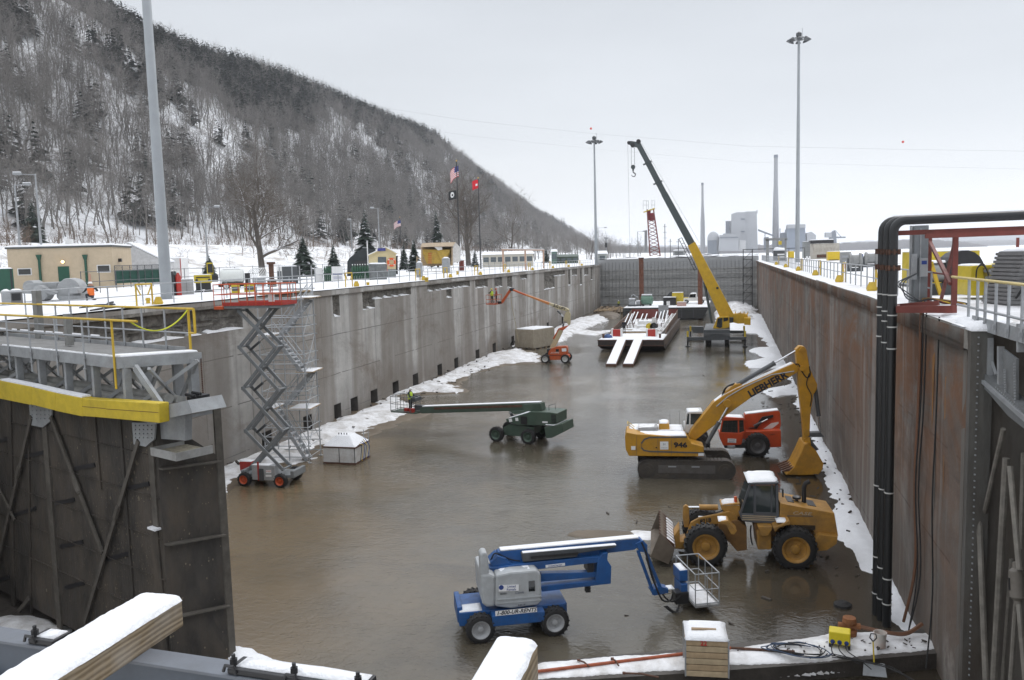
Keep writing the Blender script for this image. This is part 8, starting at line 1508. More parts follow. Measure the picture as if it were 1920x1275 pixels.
# yellow hopper shed wrapped in plywood
A = AD(788,497,138); A.z = 0; B_ = AD(850,495,138); hs_,L = thing('hopper_shed',A,math.atan2(B_.y-A.y,B_.x-A.x),'yellow steel hopper inside an open timber shed with pale peaked roof','hopper'); YH = mat('hopper_yellow',(.50,.33,.05),.6,var=.15,dirt=.25)
def hh(name,pts,v0,v1,m): q = MB(); q.pp(L,[zH(*p) for p in pts],v0,v1); return q.build(name,m,hs_)
hh('hopper',[(1245,350),(1450,350),(1450,380),(1400,455),(1275,455),(1245,380)],1,5,YH); hh('hopper_cone',[(1345,355),(1455,350),(1395,450)],.6,1,YH); hh('back_wall',[(1232,330),(1470,330),(1470,470),(1232,470)],5.2,5.3,WOODX)
hh('roof',[(1228,330),(1242,302),(1490,294),(1470,326)],-.3,5.6,mat('plywood_pale',(.58,.46,.33),.8,var=.1)); hh('gable_wrap',[(1470,326),(1490,296),(1522,330),(1525,440),(1470,450)],0,5.4,mat('tarp_white',(.6,.58,.55),.7,dirt=.2))
q = MB(); 
for x in (1236,1464): q.beam(L(*zH(x,335),0),L(*zH(x,470),0),.18,.18,up=(0,1,0))
q.beam(L(*zH(1200,415),0),L(*zH(1235,415),0),.15,.15); q.beam(L(*zH(1202,400),0),L(*zH(1202,470),0),.15,.15,up=(0,1,0)); q.build('timber_post',WOODX,hs_); q = MB()
for k in range(6): q.beam(L(*zH(1285,380+14*k),.5),L(*zH(1312,380+14*k),.5),.06,.12)
q.build('rung',ORNG,hs_); hh('torn_sheet',[(1330,330),(1390,330),(1392,350),(1360,356)],.3,.5,WHITE)
# flags
def flag_pole(bpx,tpx,dist,label): B = AD(bpx[0],bpx[1],dist); B.z = 0; h = AD(tpx[0],tpx[1],dist).z; o = empty('flag_pole',B,0,label,'flagpole'); q = MB(); q.cyl((0,0,0),(0,0,h),.14,.09,10); q.build('pole',mat('pole_black',(.03,.03,.032),.4),o,smooth=True); q = MB(); q.lathe((0,0,h),(0,0,h+.3),[(0,.05),(.3,.15),(.7,.15),(1,.03)],10); q.build('finial',mat('gold',(.6,.4,.1),.35,metal=.7),o,smooth=True); return o,B,h
def flag(name,c0,sz,dist,label,mats,fn,rz,droop=.25,nx=26,ny=13):
 """a waving cloth of real thickness, its material picked per face by fn(s, t); s from the pole"""
 P = AD(c0[0],c0[1],dist); o = empty(name,P,rz,label,'flag'); q = MB(); Lx,Lz = sz; g = []
 for j in range(ny+1):
  for i in range(nx+1):
   s = i/nx; t = j/ny; g.append(Vector((-Lx*s,.16*math.sin(s*7+t*1.5)*(.3+s),-Lz*t-droop*Lx*s*s+.05*math.sin(5*s+2*t))))
 n_ = len(g)
 for side in (0,1):
  for j in range(ny):
   for i in range(nx):
    a = j*(nx+1)+i; q.cur = fn((i+.5)/nx,(j+.5)/ny); o_ = Vector((0,.012*side,0)); q.add([g[a]+o_,g[a+1]+o_,g[a+nx+2]+o_,g[a+nx+1]+o_],[(0,1,2,3) if side else (3,2,1,0)])
 q.build('cloth',mats,o,fix=False,smooth=True); h_ = MB(); h_.cyl((.1,0,.1),(.1,0,-Lz-.1),.02,n=5); h_.build('halyard',BLACKP,o); return o
FR,FW_,FB = mat('flag_red',(.55,.05,.05),.8,var=.08),mat('flag_white',(.74,.74,.74),.8,var=.05),mat('flag_blue',(.04,.05,.20),.8,var=.1); FK = mat('flag_black',(.015,.016,.018),.8)
flag_pole((862,490),(859,303),150,'taller black flagpole right of the yellow hopper'); flag_pole((901,484),(897,335),158,'shorter black flagpole carrying the red flag')
def us(s,t): return 2 if (s < .42 and t < .54) else (0 if int(t*13) % 2 == 0 else 1)
flag('national_flag',(859,311),(2.0,1.9),149.7,'striped red and white flag with blue corner at the top of the taller pole',[FR,FW_,FB],us,math.radians(-20),.55)
flag('memorial_flag',(855,357),(1.9,1.5),149.7,'black flag with white emblem lower on the taller pole',[FK,FW_],lambda s,t: 1 if ((s-.45)**2/.03+(t-.48)**2/.10 < 1 and not ((s-.43)**2/.006+(t-.5)**2/.02 < 1)) else 0,math.radians(-20),.1)
flag('red_flag',(896,337),(1.5,1.6),157.7,'plain red flag with small white mark on the shorter pole',[mat('flag_bright_red',(.62,.015,.03),.8),FW_],lambda s,t: 1 if ((s-.25)**2+(t-.58)**2 < .02) else 0,math.radians(-20),.2)
lpf,_,_ = flag_pole((752,468),(751,408),260,'distant flagpole on the hillside road with a drooping flag'); flag('national_flag',(751,413),(3.0,1.8),259.5,'small distant striped flag in front of the snowy slope',[mat('flag_faded',(.5,.16,.15),.8),FW_,FB],us,math.radians(-20),.3)
# long pale building, shed, booth further along
def ext_build(name,pts,dist,depth,label,cat,m,roofm=None,win=0,roof_over=.3):
 A = AD(pts[0][0],pts[1][1],dist); B = AD(pts[1][0],pts[1][1],dist*1.0); A.z = 0; o,L = thing(name,A,math.atan2(B.y-A.y,B.x-A.x),label,cat); w_ = (Vector((B.x,B.y))-Vector((A.x,A.y))).length; h = L(pts[0][0],pts[0][1],0).z; q = MB(); q.bb(0,0,0,w_,depth,h); q.build('wall',m,o); q = MB(); q.loft([(-roof_over,-roof_over,h),(w_+roof_over,-roof_over,h),(w_+roof_over,depth+roof_over,h),(-roof_over,depth+roof_over,h)],[(0,depth*.4,h+.7),(w_,depth*.4,h+.7),(w_,depth*.6,h+.7),(0,depth*.6,h+.7)]); q.build('roof',roofm or SNOW,o)
 for k in range(win): x = w_*(k+.5)/win; q = MB(); q.bb(x-.6,-.04,h*.42,x+.6,0,h*.8); q.build('window',mat('window_grey',(.10,.12,.13),.2),o)
 return o
ext_build('long_building',((905,478),(1000,497)),185,9,'long low pale building with snowy roof beyond the flagpoles','building',mat('pale_siding',(.52,.49,.42),.8,var=.08),None,7)
ext_build('green_barracks',((1040,482),(1084,493)),235,7,'long dark green site shed near the distant light mast','shed',mat('barrack_green',(.045,.07,.045),.7),mat('dark_roof',(.10,.13,.11),.7),4); ext_build('watch_cabin',((1034,472),(1044,483)),232,3,'tiny green cabin with glass at the left end of the green shed','cabin',mat('cabin_green',(.10,.16,.13),.6),None,1)
ext_build('site_booth',((1121,476),(1138,490)),190,3,'little booth with pitched roof just right of the distant light mast','booth',mat('booth_grey',(.33,.35,.33),.7),None,1)
P = AD(1137,478,200); o = empty('speaker_post',(P.x,P.y,0),0,'thin pole with a round lamp and dark box beside the little booth','pole'); q = MB(); q.cyl((0,0,0),(0,0,AD(1137,447,200).z),.08,n=8); q.build('pole',GREYP,o); q = MB(); q.lathe((0,0,AD(1137,449,200).z),(0,0,AD(1137,444,200).z),[(0,.2),(.3,.5),(.7,.5),(1,.2)],10); q.build('lamp',GREYP,o); z = AD(1137,464,200).z; q = MB(); q.bb(-.25,-.25,z,.25,.25,z+1.1); q.build('box',BLACKP,o)
# grey mooring posts and dark fence behind
for i,(px,py,hpx,w_) in enumerate(((787,520,28,5),(837,512,28,7),(866,508,20,4))): P = gnd(px,py); s = 1/pxm(P); o = empty('mooring_post',(P.x,P.y,0),0,('slim grey post with round top right of the cream hut','wide grey post below the yellow hopper','red topped post under the taller flagpole')[i],'post'); q = MB(); q.bb(-w_*s,-.3,0,w_*s,.3,hpx*s); q.build('post',REDOX if i == 2 else GREYP,o,bevel=.05); q = MB(); q.lathe((0,0,hpx*s),(0,0,hpx*s+.2),[(0,w_*s),(1,w_*.4*s)],10); q.build('cap',SNOW,o)
fe = empty('site_fence',(0,0,0),0,'long thin dark fence along the back of the left esplanade','fence'); pts = [AD(px,500,d) for px,d in ((150,72),(216,78),(300,82),(345,88),(440,98),(560,112),(645,124),(745,138),(850,160),(1000,200))]; q = MB(); q2 = MB()
for a,b in zip(pts[:-1],pts[1:]):
 n_ = max(2,int((b-a).length/3.2))
 for k in range(n_): p = a+(b-a)*k/n_; q2.cyl((p.x,p.y,0),(p.x,p.y,1.85),.035,n=5)
 for z in (1.0,1.8): q.cyl((a.x,a.y,z),(b.x,b.y,z),.025,n=5)
q.build('rail',DKGREY,fe); tag(q2.build('fence_post',DKGREY,fe),kind='stuff')
# ---- edge railing along the left wall, yellow ladder gates, orange-pink pipe portals
xr = XL-1.15
def railing(name,x,y0,y1,step,label,big=100):
 o = empty(name,(x,y0,.05),0,label,'railing'); n_ = int((y1-y0)/step)
 for k in range(n_+1): q = MB(); q.cyl((0,k*step,0),(0,k*step,1.08),.032,n=6); q.build('rail_post',GALV,o)
 q = MB(); q.cyl((0,0,1.08),(0,n_*step,1.08),.032,n=6); q.build('top_rail',GALV,o); q = MB(); q.cyl((0,0,.55),(0,n_*step,.55),.026,n=6); q.build('mid_rail',GALV,o); return o
railing('edge_railing',xr,24,182,2.45,'galvanised edge railing running the whole length of the left lock wall'); railing('edge_railing',XR+.95,30,182,1.9,'galvanised edge railing running along the right lock wall')
def ladder_gate(P,rz,label,group):
 o = empty('ladder_gate',P,rz,label,'gate',group); q = MB()
 for y in (-.6,.6): q.cyl((0,y,0),(0,y,1.12),.045,n=8); q.beam((0,y,1.05),(0,y*.45,.55),.05,.05)
 q.cyl((0,-.6,1.1),(0,.6,1.1),.045,n=8); q.build('gate_frame',YELP,o,smooth=True); q = MB(); q.lathe((.35,.6,0),(.35,.6,.42),[(0,.2),(.3,.24),(1,.12)],10); q.build('bollard',YELP,o); return o
for i,y in enumerate((36.3,60,75,83,94,107,121,136,150,164)): ladder_gate((xr+.06,y,.05),0,'yellow ladder gate in the left wall railing, number %d counted away from the viewer' % (i+1) if 0 else 'yellow ladder gate in the left railing, %s from the huge mast' % ('first','second','third','fourth','fifth','sixth','seventh','eighth','ninth','tenth')[i],'yellow ladder gates on the left wall')
for i,y in enumerate((40.5,52,66,82,100,120)): ladder_gate((XR+1.0,y,.05),math.pi,'yellow ladder gate in the right railing, %s from the black pipes' % ('first','second','third','fourth','fifth','sixth')[i],'yellow ladder gates on the right wall')
A = gnd(902,512); B_ = gnd(998,503); o = empty('pipe_portal',(xr-1.5,112,0),0,'pinkish timber portal frame standing over the left wall railing','frame'); PK = mat('pink_timber',(.50,.33,.24),.8,var=.15); q = MB()
for y in (0,13,26): q.beam((0,y,0),(0,y,3.1),.22,.22,up=(0,1,0))
q.build('post',PK,o); q = MB(); q.beam((0,-.4,3.15),(0,26.4,3.15),.2,.2); q.build('beam',PK,o); q = MB(); q.beam((0,-.2,3.3),(0,26.2,3.3),.2,.1); q.build('snow_cover',SNOW,o)
# loose kit by the left edge
for i,(px,py,m,wd,hp_) in enumerate(((278,570,YELP,8,10),(800,528,YELP,7,7),(690,535,YELP,6,5),(858,515,YELP,5,6))): P = gnd(px,py); s = 1/pxm(P); o = empty('bollard',(P.x,P.y,.02),0,('small yellow bollard on the wall edge below the huge mast','yellow bollard on the wall edge right of the cream hut','low yellow bollard on the wall edge before the wide cylinder rack','yellow bollard on the wall edge under the flagpoles')[i],'bollard'); q = MB(); q.lathe((0,0,0),(0,0,hp_*s*1.2),[(0,wd*s*.5),(.6,wd*s*.42),(.65,wd*s*.6),(1,wd*s*.5)],12); q.build('post',m,o); q = MB(); q.lathe((0,0,hp_*s*1.2),(0,0,hp_*s*1.2+.05),[(0,wd*s*.5),(1,wd*s*.2)],12); q.build('snow_cover',SNOW,o)
q = MB(); 
for (a,b) in (((150,580),(215,573)),((170,585),(235,577)),((195,578),(212,568))): q.tube([gnd(*a)+Vector((0,0,.05)),(gnd(*a)+gnd(*b))/2+Vector((0,0,.12)),gnd(*b)+Vector((0,0,.05))],.06,6)
tag(q.build('black_hose',BLACK),'dark hoses lying on the snow left of the huge mast','hose')
o = empty('scaffold_planks',(XL-.3,46.5,.08),0,'stack of timber planks at the head of the scaffold stair','planks'); q = MB(); q.bb(-.5,0,0,.7,4.5,.12); q.build('plank_deck',WOODX,o); snowcap(o,-.45,.1,.6,4.4,.12,.06,seed=2)
# ================================================================ RIGHT LOCK TOP
z5 = zoom(1400,420,6.857); MG = mat('old_machine_grey',(.27,.275,.27),.6,var=.15,dirt=.35); OFFW = mat('old_offwhite',(.50,.47,.41),.7,var=.12,dirt=.4,dirtcol=(.22,.15,.10))
def rbox(name,p0,p1,depth,label,cat,m,snow=.08,det=None,dist=None,base='body'):
 P = T((p0[0]+p1[0])/2,p1[1],0); d = dist or math.hypot(P.x,P.y); return boxthing(name,p0,p1,d,depth,label,cat,m,snow,ang=0,base=base,extra=det)
def grille(n=4,a=(.15,.2,.85,.8),m=None):
 def f(o,L,w_,h,d):
  q = MB()
  for k in range(n): z = h*(a[1]+(a[3]-a[1])*k/n); q.bb(w_*a[0],-.03,z,w_*a[2],0,z+h*(a[3]-a[1])/n*.55)
  q.build('grille',m or DKGREY,o)
 return f
def plantroom(o,L,w_,h,d):
 q = MB()
 for k in range(4): x = w_*(k+.02)/4; q.bb(x,-.08,.1,x+w_*.02,0,h)
 q.bb(0,-.08,h*.62,w_,0,h*.66); q.bb(0,-.08,h*.95,w_,0,h); q.build('panel_frame',OFFW,o); q = MB(); q.bb(-w_*.1,-.2,h+.05,w_*.78,d*.6,h+.7); q.build('roof_beam',BLACKP,o); snowcap(o,-w_*.1,-.2,w_*.78,d*.6,h+.7,.12,seed=6); q = MB(); q.bb(w_*.15,-.1,h*.1,w_*.55,-.02,h*.3); q.build('vent_opening',RUST,o)
rbox('plant_room',(1524,457),(1574,486),6,'pale boxy plant unit with black roof beam beside the right light mast','plant room',OFFW,0,plantroom); rbox('site_container',(1508,453),(1525,484),6,'grey upright container left of the pale plant unit','container',mat('container_grey',(.22,.235,.235),.6,var=.1,dirt=.2),.08,grille(8,(.1,.1,.9,.95),MG))
rbox('generator',(1552,472),(1575,489),2.2,'yellow generator in front of the pale plant unit on the right wall','generator',mat('gen_yellow',(.66,.46,.02),.45,var=.08),.06,grille(3,(.1,.02,.9,.15),BLACKP)); rbox('generator',(1478,471),(1489,485),2.2,'smaller yellow generator left of the right light mast','generator',mat('gen_yellow',(.66,.46,.02),.45),.06,grille(3,(.1,.02,.9,.15),BLACKP))
rbox('switch_cabinet',(1577,473),(1596,494),1.6,'grey switch cabinet right of the yellow generator','cabinet',MG,.1,grille(2,(.1,.1,.9,.9),GREYP)); rbox('white_truck',(1451,470),(1473,483),3,'snow covered white and dark truck under the small gantry','truck',DKGREY,.5,grille(2,(.3,.3,.9,.8),WHITE),dist=165)
for i,(px,py,hh_) in enumerate(((1604,510,36),(1634,502,30))):
 P = T(px,py,0); s = 1/pxm(P); o = empty('capstan_winch',(P.x,P.y,.03),0,('grey winch machine under snow beside the right railing, nearer one','grey winch machine under snow just left of the black pipes')[i],'winch'); w_ = 12*s; h = hh_*s; q = MB(); q.lathe((-w_,w_*.5,h*.55),(w_,w_*.5,h*.55),[(0,h*.25),(.06,h*.42),(.2,h*.42),(.24,h*.32),(.76,h*.32),(.8,h*.42),(.94,h*.42),(1,h*.25)],18); q.build('drum',MG,o,smooth=True); q = MB(); q.bb(-w_*1.1,0,0,w_*1.1,w_,h*.2); q.bb(-w_*1.15,w_*.1,0,-w_*.95,w_*.9,h*.7); q.bb(w_*.95,w_*.1,0,w_*1.15,w_*.9,h*.7); q.build('stand',DKGREY,o); snowcap(o,-w_*.75,w_*.3,w_*.75,w_*.75,h*.84,.12,seed=i)
P = T(1615,497,0); s = 1/pxm(P); o = empty('steel_drum',(P.x,P.y,.03),0,'blue drum standing in snow between the winches on the right wall','drum'); q = MB(); q.lathe((0,0,0),(0,0,20*s),[(0,3*s),(.33,3*s),(.34,3.2*s),(.36,3*s),(.66,3*s),(.67,3.2*s),(.69,3*s),(1,3*s)],14); q.build('drum',mat('drum_blue',(.05,.08,.2),.5),o); q = MB(); q.lathe((0,0,20*s),(0,0,21.5*s),[(0,3*s),(1,1*s)],12); q.build('snow_cover',SNOW,o)
A = AY(1439,484,158); A.z = 0; o,L = thing('gantry_frame',A,0,'small grey gantry with yellow hoist near the far end of the right wall','gantry'); ww = (AY(1473,484,158)-A).x; h = AY(1439,449,158).z; q = MB()
for x in (0,ww): q.beam((x,0,0),(x,0,h),.55 if x == 0 else .3,.4,up=(0,1,0))
q.build('leg',MG,o); q = MB(); q.beam((-.4,0,h),(ww+.3,0,h),.4,.45); q.build('beam',MG,o); q = MB(); q.bb(ww*.6,-.3,h-1,ww*.78,.3,h-.35); q.build('hoist',YELB,o)
A = AY(1402,490,178); o,L = thing('access_tower',(A.x,A.y,FLOOR),0,'black framed access stair tower in the far right corner of the lock','stair tower'); q = MB()
for x in (-.9,.9):
 for y in (-.9,.9): q.beam((x,y,0),(x,y,-FLOOR+2.4),.14,.14,up=(0,1,0))
for k in range(6): z = 1.5+k*1.7; q.beam((-.9,-.9,z),(.9,-.9,z),.1,.1); q.beam((-.9,-.9,z),(.9,-.9,z+1.7),.07,.07); q.beam((.9,-.9,z),(.9,.9,z),.1,.1)
q.build('tower_frame',BLACKP,o); q = MB(); q.beam((-1,-.9,-FLOOR+2.4),(11,-.9,-FLOOR+2.4),.12,.12); q.beam((-1,.9,-FLOOR+2.4),(11,.9,-FLOOR+2.4),.12,.12); 
for x in (4,8,11): q.beam((x,-.9,-FLOOR),(x,-.9,-FLOOR+2.4),.1,.1,up=(0,1,0))
q.build('top_rail',BLACKP,o)
for i,(px,py,hp_,m) in enumerate(((1513,492,10,WHITE),(1518,492,10,WHITE),(1460,484,5,YELP),(1585,505,12,REDP))): P = T(px,py,0); s = 1/pxm(P); o = empty('marker_post',(P.x,P.y,.02),0,('left white post of a pair before the grey upright container','right white post of a pair before the grey upright container','short yellow post near the small gantry','red post behind the right railing below the grey switch cabinet')[i],'post'); q = MB(); q.cyl((0,0,0),(0,0,hp_*s),1.6*s,n=10); q.build('post',m,o); q = MB(); q.lathe((0,0,hp_*s),(0,0,hp_*s+.12),[(0,1.6*s),(1,.6*s)],10); q.build('snow_cover',SNOW,o)
# machines by the red frame
P = T(1722,574,0); o = empty('steel_column',(P.x,P.y,0),.1,'tall square grey steel column behind the black pipes','column'); s = 1/pxm(P); h = (574-424)*s; q = MB(); q.bb(-12*s,-.2,0,12*s,.25,h); q.build('column',mat('column_grey',(.17,.185,.195),.5,var=.12),o,bevel=.02); q = MB(); q.bb(-3*s,-.22,.1,-1*s,-.2,h-.1); q.bb(-18*s,-.1,0,-15*s,0,h); q.bb(-18*s,-.3,.9,-9*s,-.2,1.75); q.build('conduit',GREYP,o); q = MB(); q.bb(-5*s,-.40,1.0,8*s,-.21,1.6); b_ = q.build('control_box',GM,o); q = MB(); q.bb(-3*s,-.41,1.4,6*s,-.40,1.52); q.build('label',INKB,b_)
for k in range(3): hose(o,[(-.2,-.4,1.1),(-.6-.1*k,-.4,.8),(-.5,-.4,.3+.1*k),(-.1,-.4,.2)],.02,DKGREY,'cable')
A = T(1826,566,0); ym,L = thing('hydraulic_unit',A,math.radians(10),'yellow hydraulic power unit with gauges behind the right gate railing','power unit'); q = MB(); q.pp(L,[zK(*p) for p in ((935,455),(1180,440),(1240,435),(1320,430),(1250,770),(1160,780),(945,780),(925,640))],0,1.4); bd_ = q.build('housing',YM,ym,bevel=.03)
q = MB(); q.pp(L,[zK(*p) for p in ((1062,475),(1218,470),(1212,610),(1075,605))],-.02,0); q.build('gauge_panel',mat('panel_dark',(.25,.19,.02),.6),bd_)
for c in ((1090,510),(1140,510),(1185,510),(1105,585),(1150,585)): q = MB(); p = L(*zK(*c),-.06); q.cyl(p,p+Vector((0,.06,0)),.055,n=12); g = q.build('gauge',GREYP,bd_)
q = MB(); q.pp(L,[zK(*p) for p in ((1320,430),(1390,420),(1395,470),(1290,700),(1265,700))],.1,1.2); q.build('cooler',BLACKP,ym)
for k in range(3): hose(ym,[L(*zK(*p),-.12-.03*k) for p in ((985,560+20*k),(1000,480),(1060,430+10*k),(1110,520),(1135,640),(1160,740),(1200,770-10*k))],.022)
snowcap(ym,L(*zK(940,452),0).x,.1,L(*zK(1230,436),0).x,1.3,L(*zK(1100,445),0).z-.02,.06,seed=2)
P = T(1785,556,0); s = 1/pxm(P); o = empty('motor_set',(P.x,P.y,0),.2,'grey motor and yellow bracket inside the red pipe frame','motor'); q = MB(); q.lathe((-.9,.5,.95),(.7,.5,.95),[(0,.2),(.05,.4),(.7,.4),(.75,.3),(1,.3)],18); q.build('motor',GM,o,smooth=True); q = MB(); q.bb(-1.0,0,0,.7,1,.5); q.build('bed',DKGREY,o); q = MB(); q.lathe((.5,.1,1.05),(.5,.9,1.05),[(0,.3),(0,.75),(1,.75),(1,.3)],18); q.build('flywheel',BLACKP,o); q = MB(); q.beam((-1.2,-.2,0),(-.9,-.2,1.4),.12,.12); q.beam((-.5,-.2,0),(-.9,-.2,1.3),.12,.12); q.build('bracket',YELP,o); snowcap(o,-.85,.2,.3,.8,1.33,.1,seed=3)
P = T(1768,540,0); o = empty('yellow_machine',(P.x,P.y,0),.1,'yellow machine housing seen behind the red pipe frame','machine'); q = MB(); q.bb(-1.4,0,.2,1.6,1.6,1.75); q.build('housing',YM,o,bevel=.05); q = MB(); q.bb(-1.5,-.02,0,1.7,1.7,.2); q.build('skid',BLACKP,o); snowcap(o,-1.4,0,1.6,1.6,1.74,.06,seed=5)
A = T(1888,578,0); o = empty('gear_segment',(A.x,A.y,0),.25,'grey stepped steel block with grooves at the right edge behind the railing','gear'); q = MB()
for k in range(14): z = k*.125; q.bb(-.1+.035*k+.1,0,z,3-.0*k,1.5,z+.09); q.bb(-.02+.035*k+.1,.03,z+.09,3,1.47,z+.125)
q.build('ribbed_block',mat('rib_grey',(.20,.20,.20),.7,dirt=.2),o); snowcap(o,.6,0,3,1.5,1.75,.12,seed=7)
for k in range(2): hose(o,[(.2,-.1,.3),(.6,-.3,.9+.1*k),(.9,-.2,.3),(1.2,-.3,.05)],.03)
o = railing('edge_railing',19.0,24,60,2.2,'distant grey railing with yellow top rail along the river side of the right wall'); kids(o)[-2].data.materials[0] = YELP
P = T(1755,575,0); o = empty('cable_bundle',(P.x,P.y,.02),0,'dark cables lying in snow at the foot of the red pipe frame','cable')
for k in range(7): hose(o,[(-.9+.1*k,-.3,.04),(-.3,.1*k-.3,.25),(.2+.1*k,.0,.1),(.8,.2-.1*k,.04)],.03,(BLACK,REDOX,YELP)[k % 3],'loop')
# ================================================================ FAR SHORE: POWER STATION, LATTICE CRANE, POWER LINE
z9 = zoom(1080,220,3.5556); YP = 1500.
PPc = mat('station_concrete',(.36,.37,.385),.8,var=.06,scale=.05); PPd = mat('station_dark',(.14,.16,.19),.8,var=.2,scale=.05); PPs = mat('stack_concrete',(.28,.285,.30),.8,var=.06,scale=.03)
def far(name,label,cat,pts_list):
 A = AY(*z9(*pts_list[0][1][0]),YP); o,L = thing(name,(A.x,YP,-2.4),0,label,cat)
 for nm,pts,dv,dp,m in pts_list: q = MB(); q.pp(L,[z9(*p) for p in pts],dv,dv+dp); q.build(nm,m,o)
 return o,L
B9 = 890
o,L = far('boiler_house','pale tall block of the far power station between the two chimneys','power station',(('wall',[(997,B9),(997,690),(1035,690),(1035,B9)],6,60,PPc),('wall',[(1035,B9),(1035,645),(1075,632),(1130,632),(1130,B9)],0,70,PPc),('wall',[(1130,B9),(1130,628),(1205,626),(1212,B9)],4,60,PPc),('stair_panel',[(1000,850),(1000,695),(1025,695),(1025,850)],4,2,PPd),('vent',[(1100,682),(1100,674),(1125,674),(1125,682)],-2,2,PPd),('vent',[(1100,765),(1100,757),(1125,757),(1125,765)],-2,2,PPd),('roof_pipe',[(1204,640),(1204,618),(1210,618),(1210,640)],10,6,PPs)))
far('turbine_hall','low pale hall in front of the far power station block','power station',(('wall',[(950,B9),(955,785),(1085,782),(1085,B9)],-60,50,PPc),('wall',[(1085,B9),(1090,820),(1132,820),(1132,B9)],-50,40,mat('station_pale',(.5,.5,.5),.8,var=.05)),('band',[(958,805),(958,800),(1082,797),(1082,802)],-62,2,PPd),('roof_unit',[(980,785),(980,775),(1040,774),(1040,785)],-40,20,PPc)))
A = AY(*z9(915,B9),YP-40); o = empty('reactor_dome',(A.x,A.y,-2.4),0,'pale domed round building left of the far power station','power station'); r = (AY(*z9(955,800),YP-40)-AY(*z9(875,800),YP-40)).x/2; h = AY(*z9(915,760),YP-40).z+2.4; q = MB(); q.lathe((0,0,0),(0,0,h),[(0,r),(.72,r),(.86,r*.85),(.95,r*.5),(1,.1)],28); q.build('dome',PPc,o,smooth=True); q = MB(); q.bb(-r*.9,-r-2,0,r*.6,-r,h*.62); q.build('annex',PPd,o)
def stack(px,top,base,wt,wb,label):
 A = AY(*z9(px,base),YP+40); o = empty('chimney_stack',(A.x,A.y,-2.4),0,label,'chimney'); s = 1/pxm(A)/3.5556; h = AY(*z9(px,top),YP+40).z+2.4; q = MB(); q.lathe((0,0,0),(0,0,h),[(0,wb*s/2),(.45,wb*.8*s/2),(.46,wb*.84*s/2),(.47,wb*.8*s/2),(.72,wt*1.1*s/2),(.73,wt*1.16*s/2),(.74,wt*1.1*s/2),(.97,wt*s/2),(.975,wt*1.1*s/2),(1,wt*1.1*s/2)],20); q.build('shaft',PPs,o,smooth=True); q = MB(); q.lathe((0,0,h*.975),(0,0,h+1),[(0,wt*1.12*s/2),(1,wt*1.12*s/2)],20); q.build('rim',PPd,o); return o,h
stack(845,440,895,14,34,'shorter far chimney left of the power station'); sk_,sh_ = stack(1330,254,895,24,46,'taller far chimney right of the power station block')
far('coal_conveyor','inclined conveyor between the far station block and the taller chimney','conveyor',(('gallery',[(1215,745),(1320,785),(1320,795),(1215,757)],0,10,PPd),('trestle',[(1258,765),(1263,765),(1263,B9),(1258,B9)],2,6,PPd),('transfer_house',[(1255,B9),(1255,800),(1285,796),(1285,B9)],-5,25,PPd)))
far('scrubber_plant','blue grey cluster of towers right of the taller far chimney','power station',(('tower',[(1405,B9),(1405,745),(1412,745),(1412,722),(1528,718),(1528,755),(1535,B9)],0,50,mat('station_blue',(.20,.235,.29),.8,var=.12,scale=.06)),('tower',[(1370,B9),(1370,770),(1405,765),(1405,B9)],10,40,PPd),('roof_house',[(1410,740),(1410,715),(1530,712),(1530,735)],-6,30,PPc),('duct',[(1540,B9),(1540,770),(1570,762),(1600,785),(1600,B9)],-4,40,PPc),('steelwork',[(1358,B9),(1358,740),(1363,740),(1363,B9)],0,6,PPd)))
far('coal_loader','dark spidery loader tower at the right end of the far power station','loader',(('tower',[(1690,B9),(1690,830),(1705,770),(1725,752),(1735,770),(1740,B9)],0,25,PPd),('cab',[(1665,800),(1665,768),(1705,768),(1705,800)],-3,20,PPc),('boom',[(1735,795),(1798,795),(1798,804),(1735,806)],0,6,PPd),('tie',[(1726,752),(1729,752),(1770,797),(1766,797)],2,3,PPd)))
zX = zoom(1160,250,5.544); YX = 235.; A = AY(*zX(350,1270),YX); o,L = thing('lattice_crane',(A.x,YX,-2),0,'red lattice crane boom with railed head standing beyond the far closure wall','crane'); q = MB()
def lx(x,y,v): return L(*zX(x,y),v)
for v in (0,2.0):
 q.beam(lx(296,790,v),lx(326,1275,v),.32,.32,up=(0,1,0)); q.beam(lx(362,790,v),lx(432,1275,v),.32,.32,up=(0,1,0)); n_ = 11
 for k in range(n_):
  t = k/n_; t2 = (k+1)/n_; a = lx(296+30*t,850+425*t,v); b = lx(370+62*t2,850+425*t2,v); c = lx(296+30*t2,850+425*t2,v); d = lx(370+62*t,850+425*t,v); q.cyl(a,b,.09,n=5); q.cyl(c,d,.09,n=5)
q.build('lattice_boom',REDOX,o); q = MB(); q.pp(L,[zX(*p) for p in ((325,830),(360,825),(368,905),(325,910))],.2,1.8); q.pp(L,[zX(*p) for p in ((296,800),(330,795),(328,905),(300,905))],.4,1.6); q.build('head_plate',mat('crane_maroon',(.22,.02,.03),.6),o); q = MB(); q.pp(L,[zX(*p) for p in ((255,822),(255,815),(370,775),(370,785))],-.3,2.3); q.build('head_platform',YELB,o)
q = MB()
for x in (255,290,310,345,375):
 for v in (-.3,2.3): q.cyl(lx(x,790,v),lx(x,700,v),.05,n=4)
for yy in (700,745): q.cyl(lx(255,yy,-.3),lx(310,yy,-.3),.05,n=4); q.cyl(lx(340,yy,-.3),lx(378,yy,-.3),.05,n=4)
q.build('head_rail',GALV,o); q = MB(); q.pp(L,[zX(*p) for p in ((268,1010),(292,1005),(295,1230),(268,1235))],3,4.5); q.build('mast_box',GREYP,o)
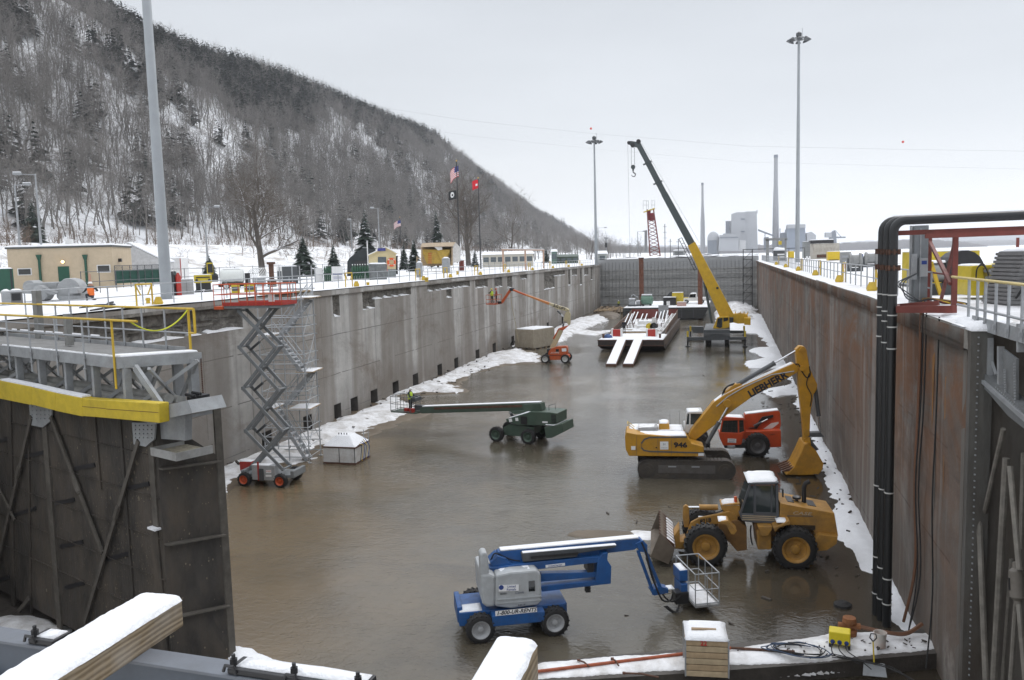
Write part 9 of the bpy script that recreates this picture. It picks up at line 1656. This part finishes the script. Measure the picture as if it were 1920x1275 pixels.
# things on the skyline between the crane and the power station
for i,(px,top,d) in enumerate(((1247,420,330),(1257,448,380),(1272,448,300))): P = AD(px,476,d); o = empty('utility_mast',(P.x,P.y,-2),0,('thin far mast with crossbars right of the red lattice boom','thin far pole right of the crossbar mast','dark far pole left of the yellow crane boom')[i],'mast'); h = AD(px,top,d).z+2; q = MB(); q.cyl((0,0,0),(0,0,h),.14,n=6); q.build('pole',DKGREY,o); q = MB(); [q.beam((-.8,0,h-1-2.2*k),(.8,0,h-1-2.2*k),.12,.12) for k in range(3)]; q.build('crossbar',DKGREY,o)
boxthing('work_barge',(1262,470),(1284,479),330,6,'far low grey work barge cabin beyond the closure wall','barge',MG,.3,ang=0,z0=-2.4,extra=grille(2)); 
pl = empty('power_line',(0,0,0),0,'thin power line sagging across the sky with red marker balls','power line'); D_ = 620; pa = [AD(px,py,D_) for px,py in ((640,190),(870,225),(1108,250),(1400,274),(1693,280),(1960,284))]; q = MB(); q.tube(pa,.04,4); q.build('wire',DKGREY,pl); q = MB(); q.tube([p+Vector((0,10,-10)) for p in pa],.03,4); q.build('wire',DKGREY,pl)
for px,py in ((1108,241),(1693,266)): p = AD(px,py,D_); q = MB(); q.lathe(p-Vector((0,0,.9)),p+Vector((0,0,.9)),[(.0,.05),(.15,.6),(.5,.9),(.85,.6),(1,.05)],12); q.build('marker_ball',mat('ball_red',(.62,.06,.04),.5),pl,smooth=True)
def pylon(px,py,top,d,label): P = AD(px,py,d); o = empty('pylon',(P.x,P.y,-1),0,label,'pylon'); h = AD(px,top,d).z+1; q = MB(); q.beam((-2,0,0),(-2,0,h),.8,.8,up=(0,1,0)); q.beam((2,0,0),(2,0,h),.8,.8,up=(0,1,0)); q.build('leg',DKGREY,o); q = MB(); q.beam((-6,0,h*.85),(6,0,h*.85),.8,.8); q.build('crossarm',DKGREY,o)
pylon(1056,440,408,1500,'far dark double pole pylon on the hill shoulder')
# bare trees standing between the esplanade and the road further along, and far shore trees
a,b_ = spots(260,-140,-70,230,760); k = snoise(a*.1,b_*.03,71) > -.2
plant('bare_woodland',bp_,a[k],b_[k],.7,1.3,BARK)
a,b_ = spots(200,-230,-140,700,1100); V,Fc = scatter(bp_,np.stack([a,b_,np.full(len(a),-1.4)],-1),Rf.uniform(.8,1.3,len(a)),Rf.uniform(0,6,len(a)),Rf.randint(0,5,len(a))); tag(rawmesh('bare_woodland',V,Fc,BARK),kind='stuff')
# ================================================================ AIR
hz = newmat('haze_air'); hz.node_tree.nodes.remove(hz.node_tree.nodes['Principled BSDF']); t = hz.node_tree; v = t.nodes.new('ShaderNodeVolumePrincipled'); v.inputs['Color'].default_value = (.93,.955,1,1); v.inputs['Density'].default_value = HAZE; t.links.new(v.outputs[0],t.nodes['Material Output'].inputs['Volume'])
q = MB(); q.bb(-7200,-320,-15,9300,12300,240); o = q.build('haze',hz); tag(o,kind='stuff')
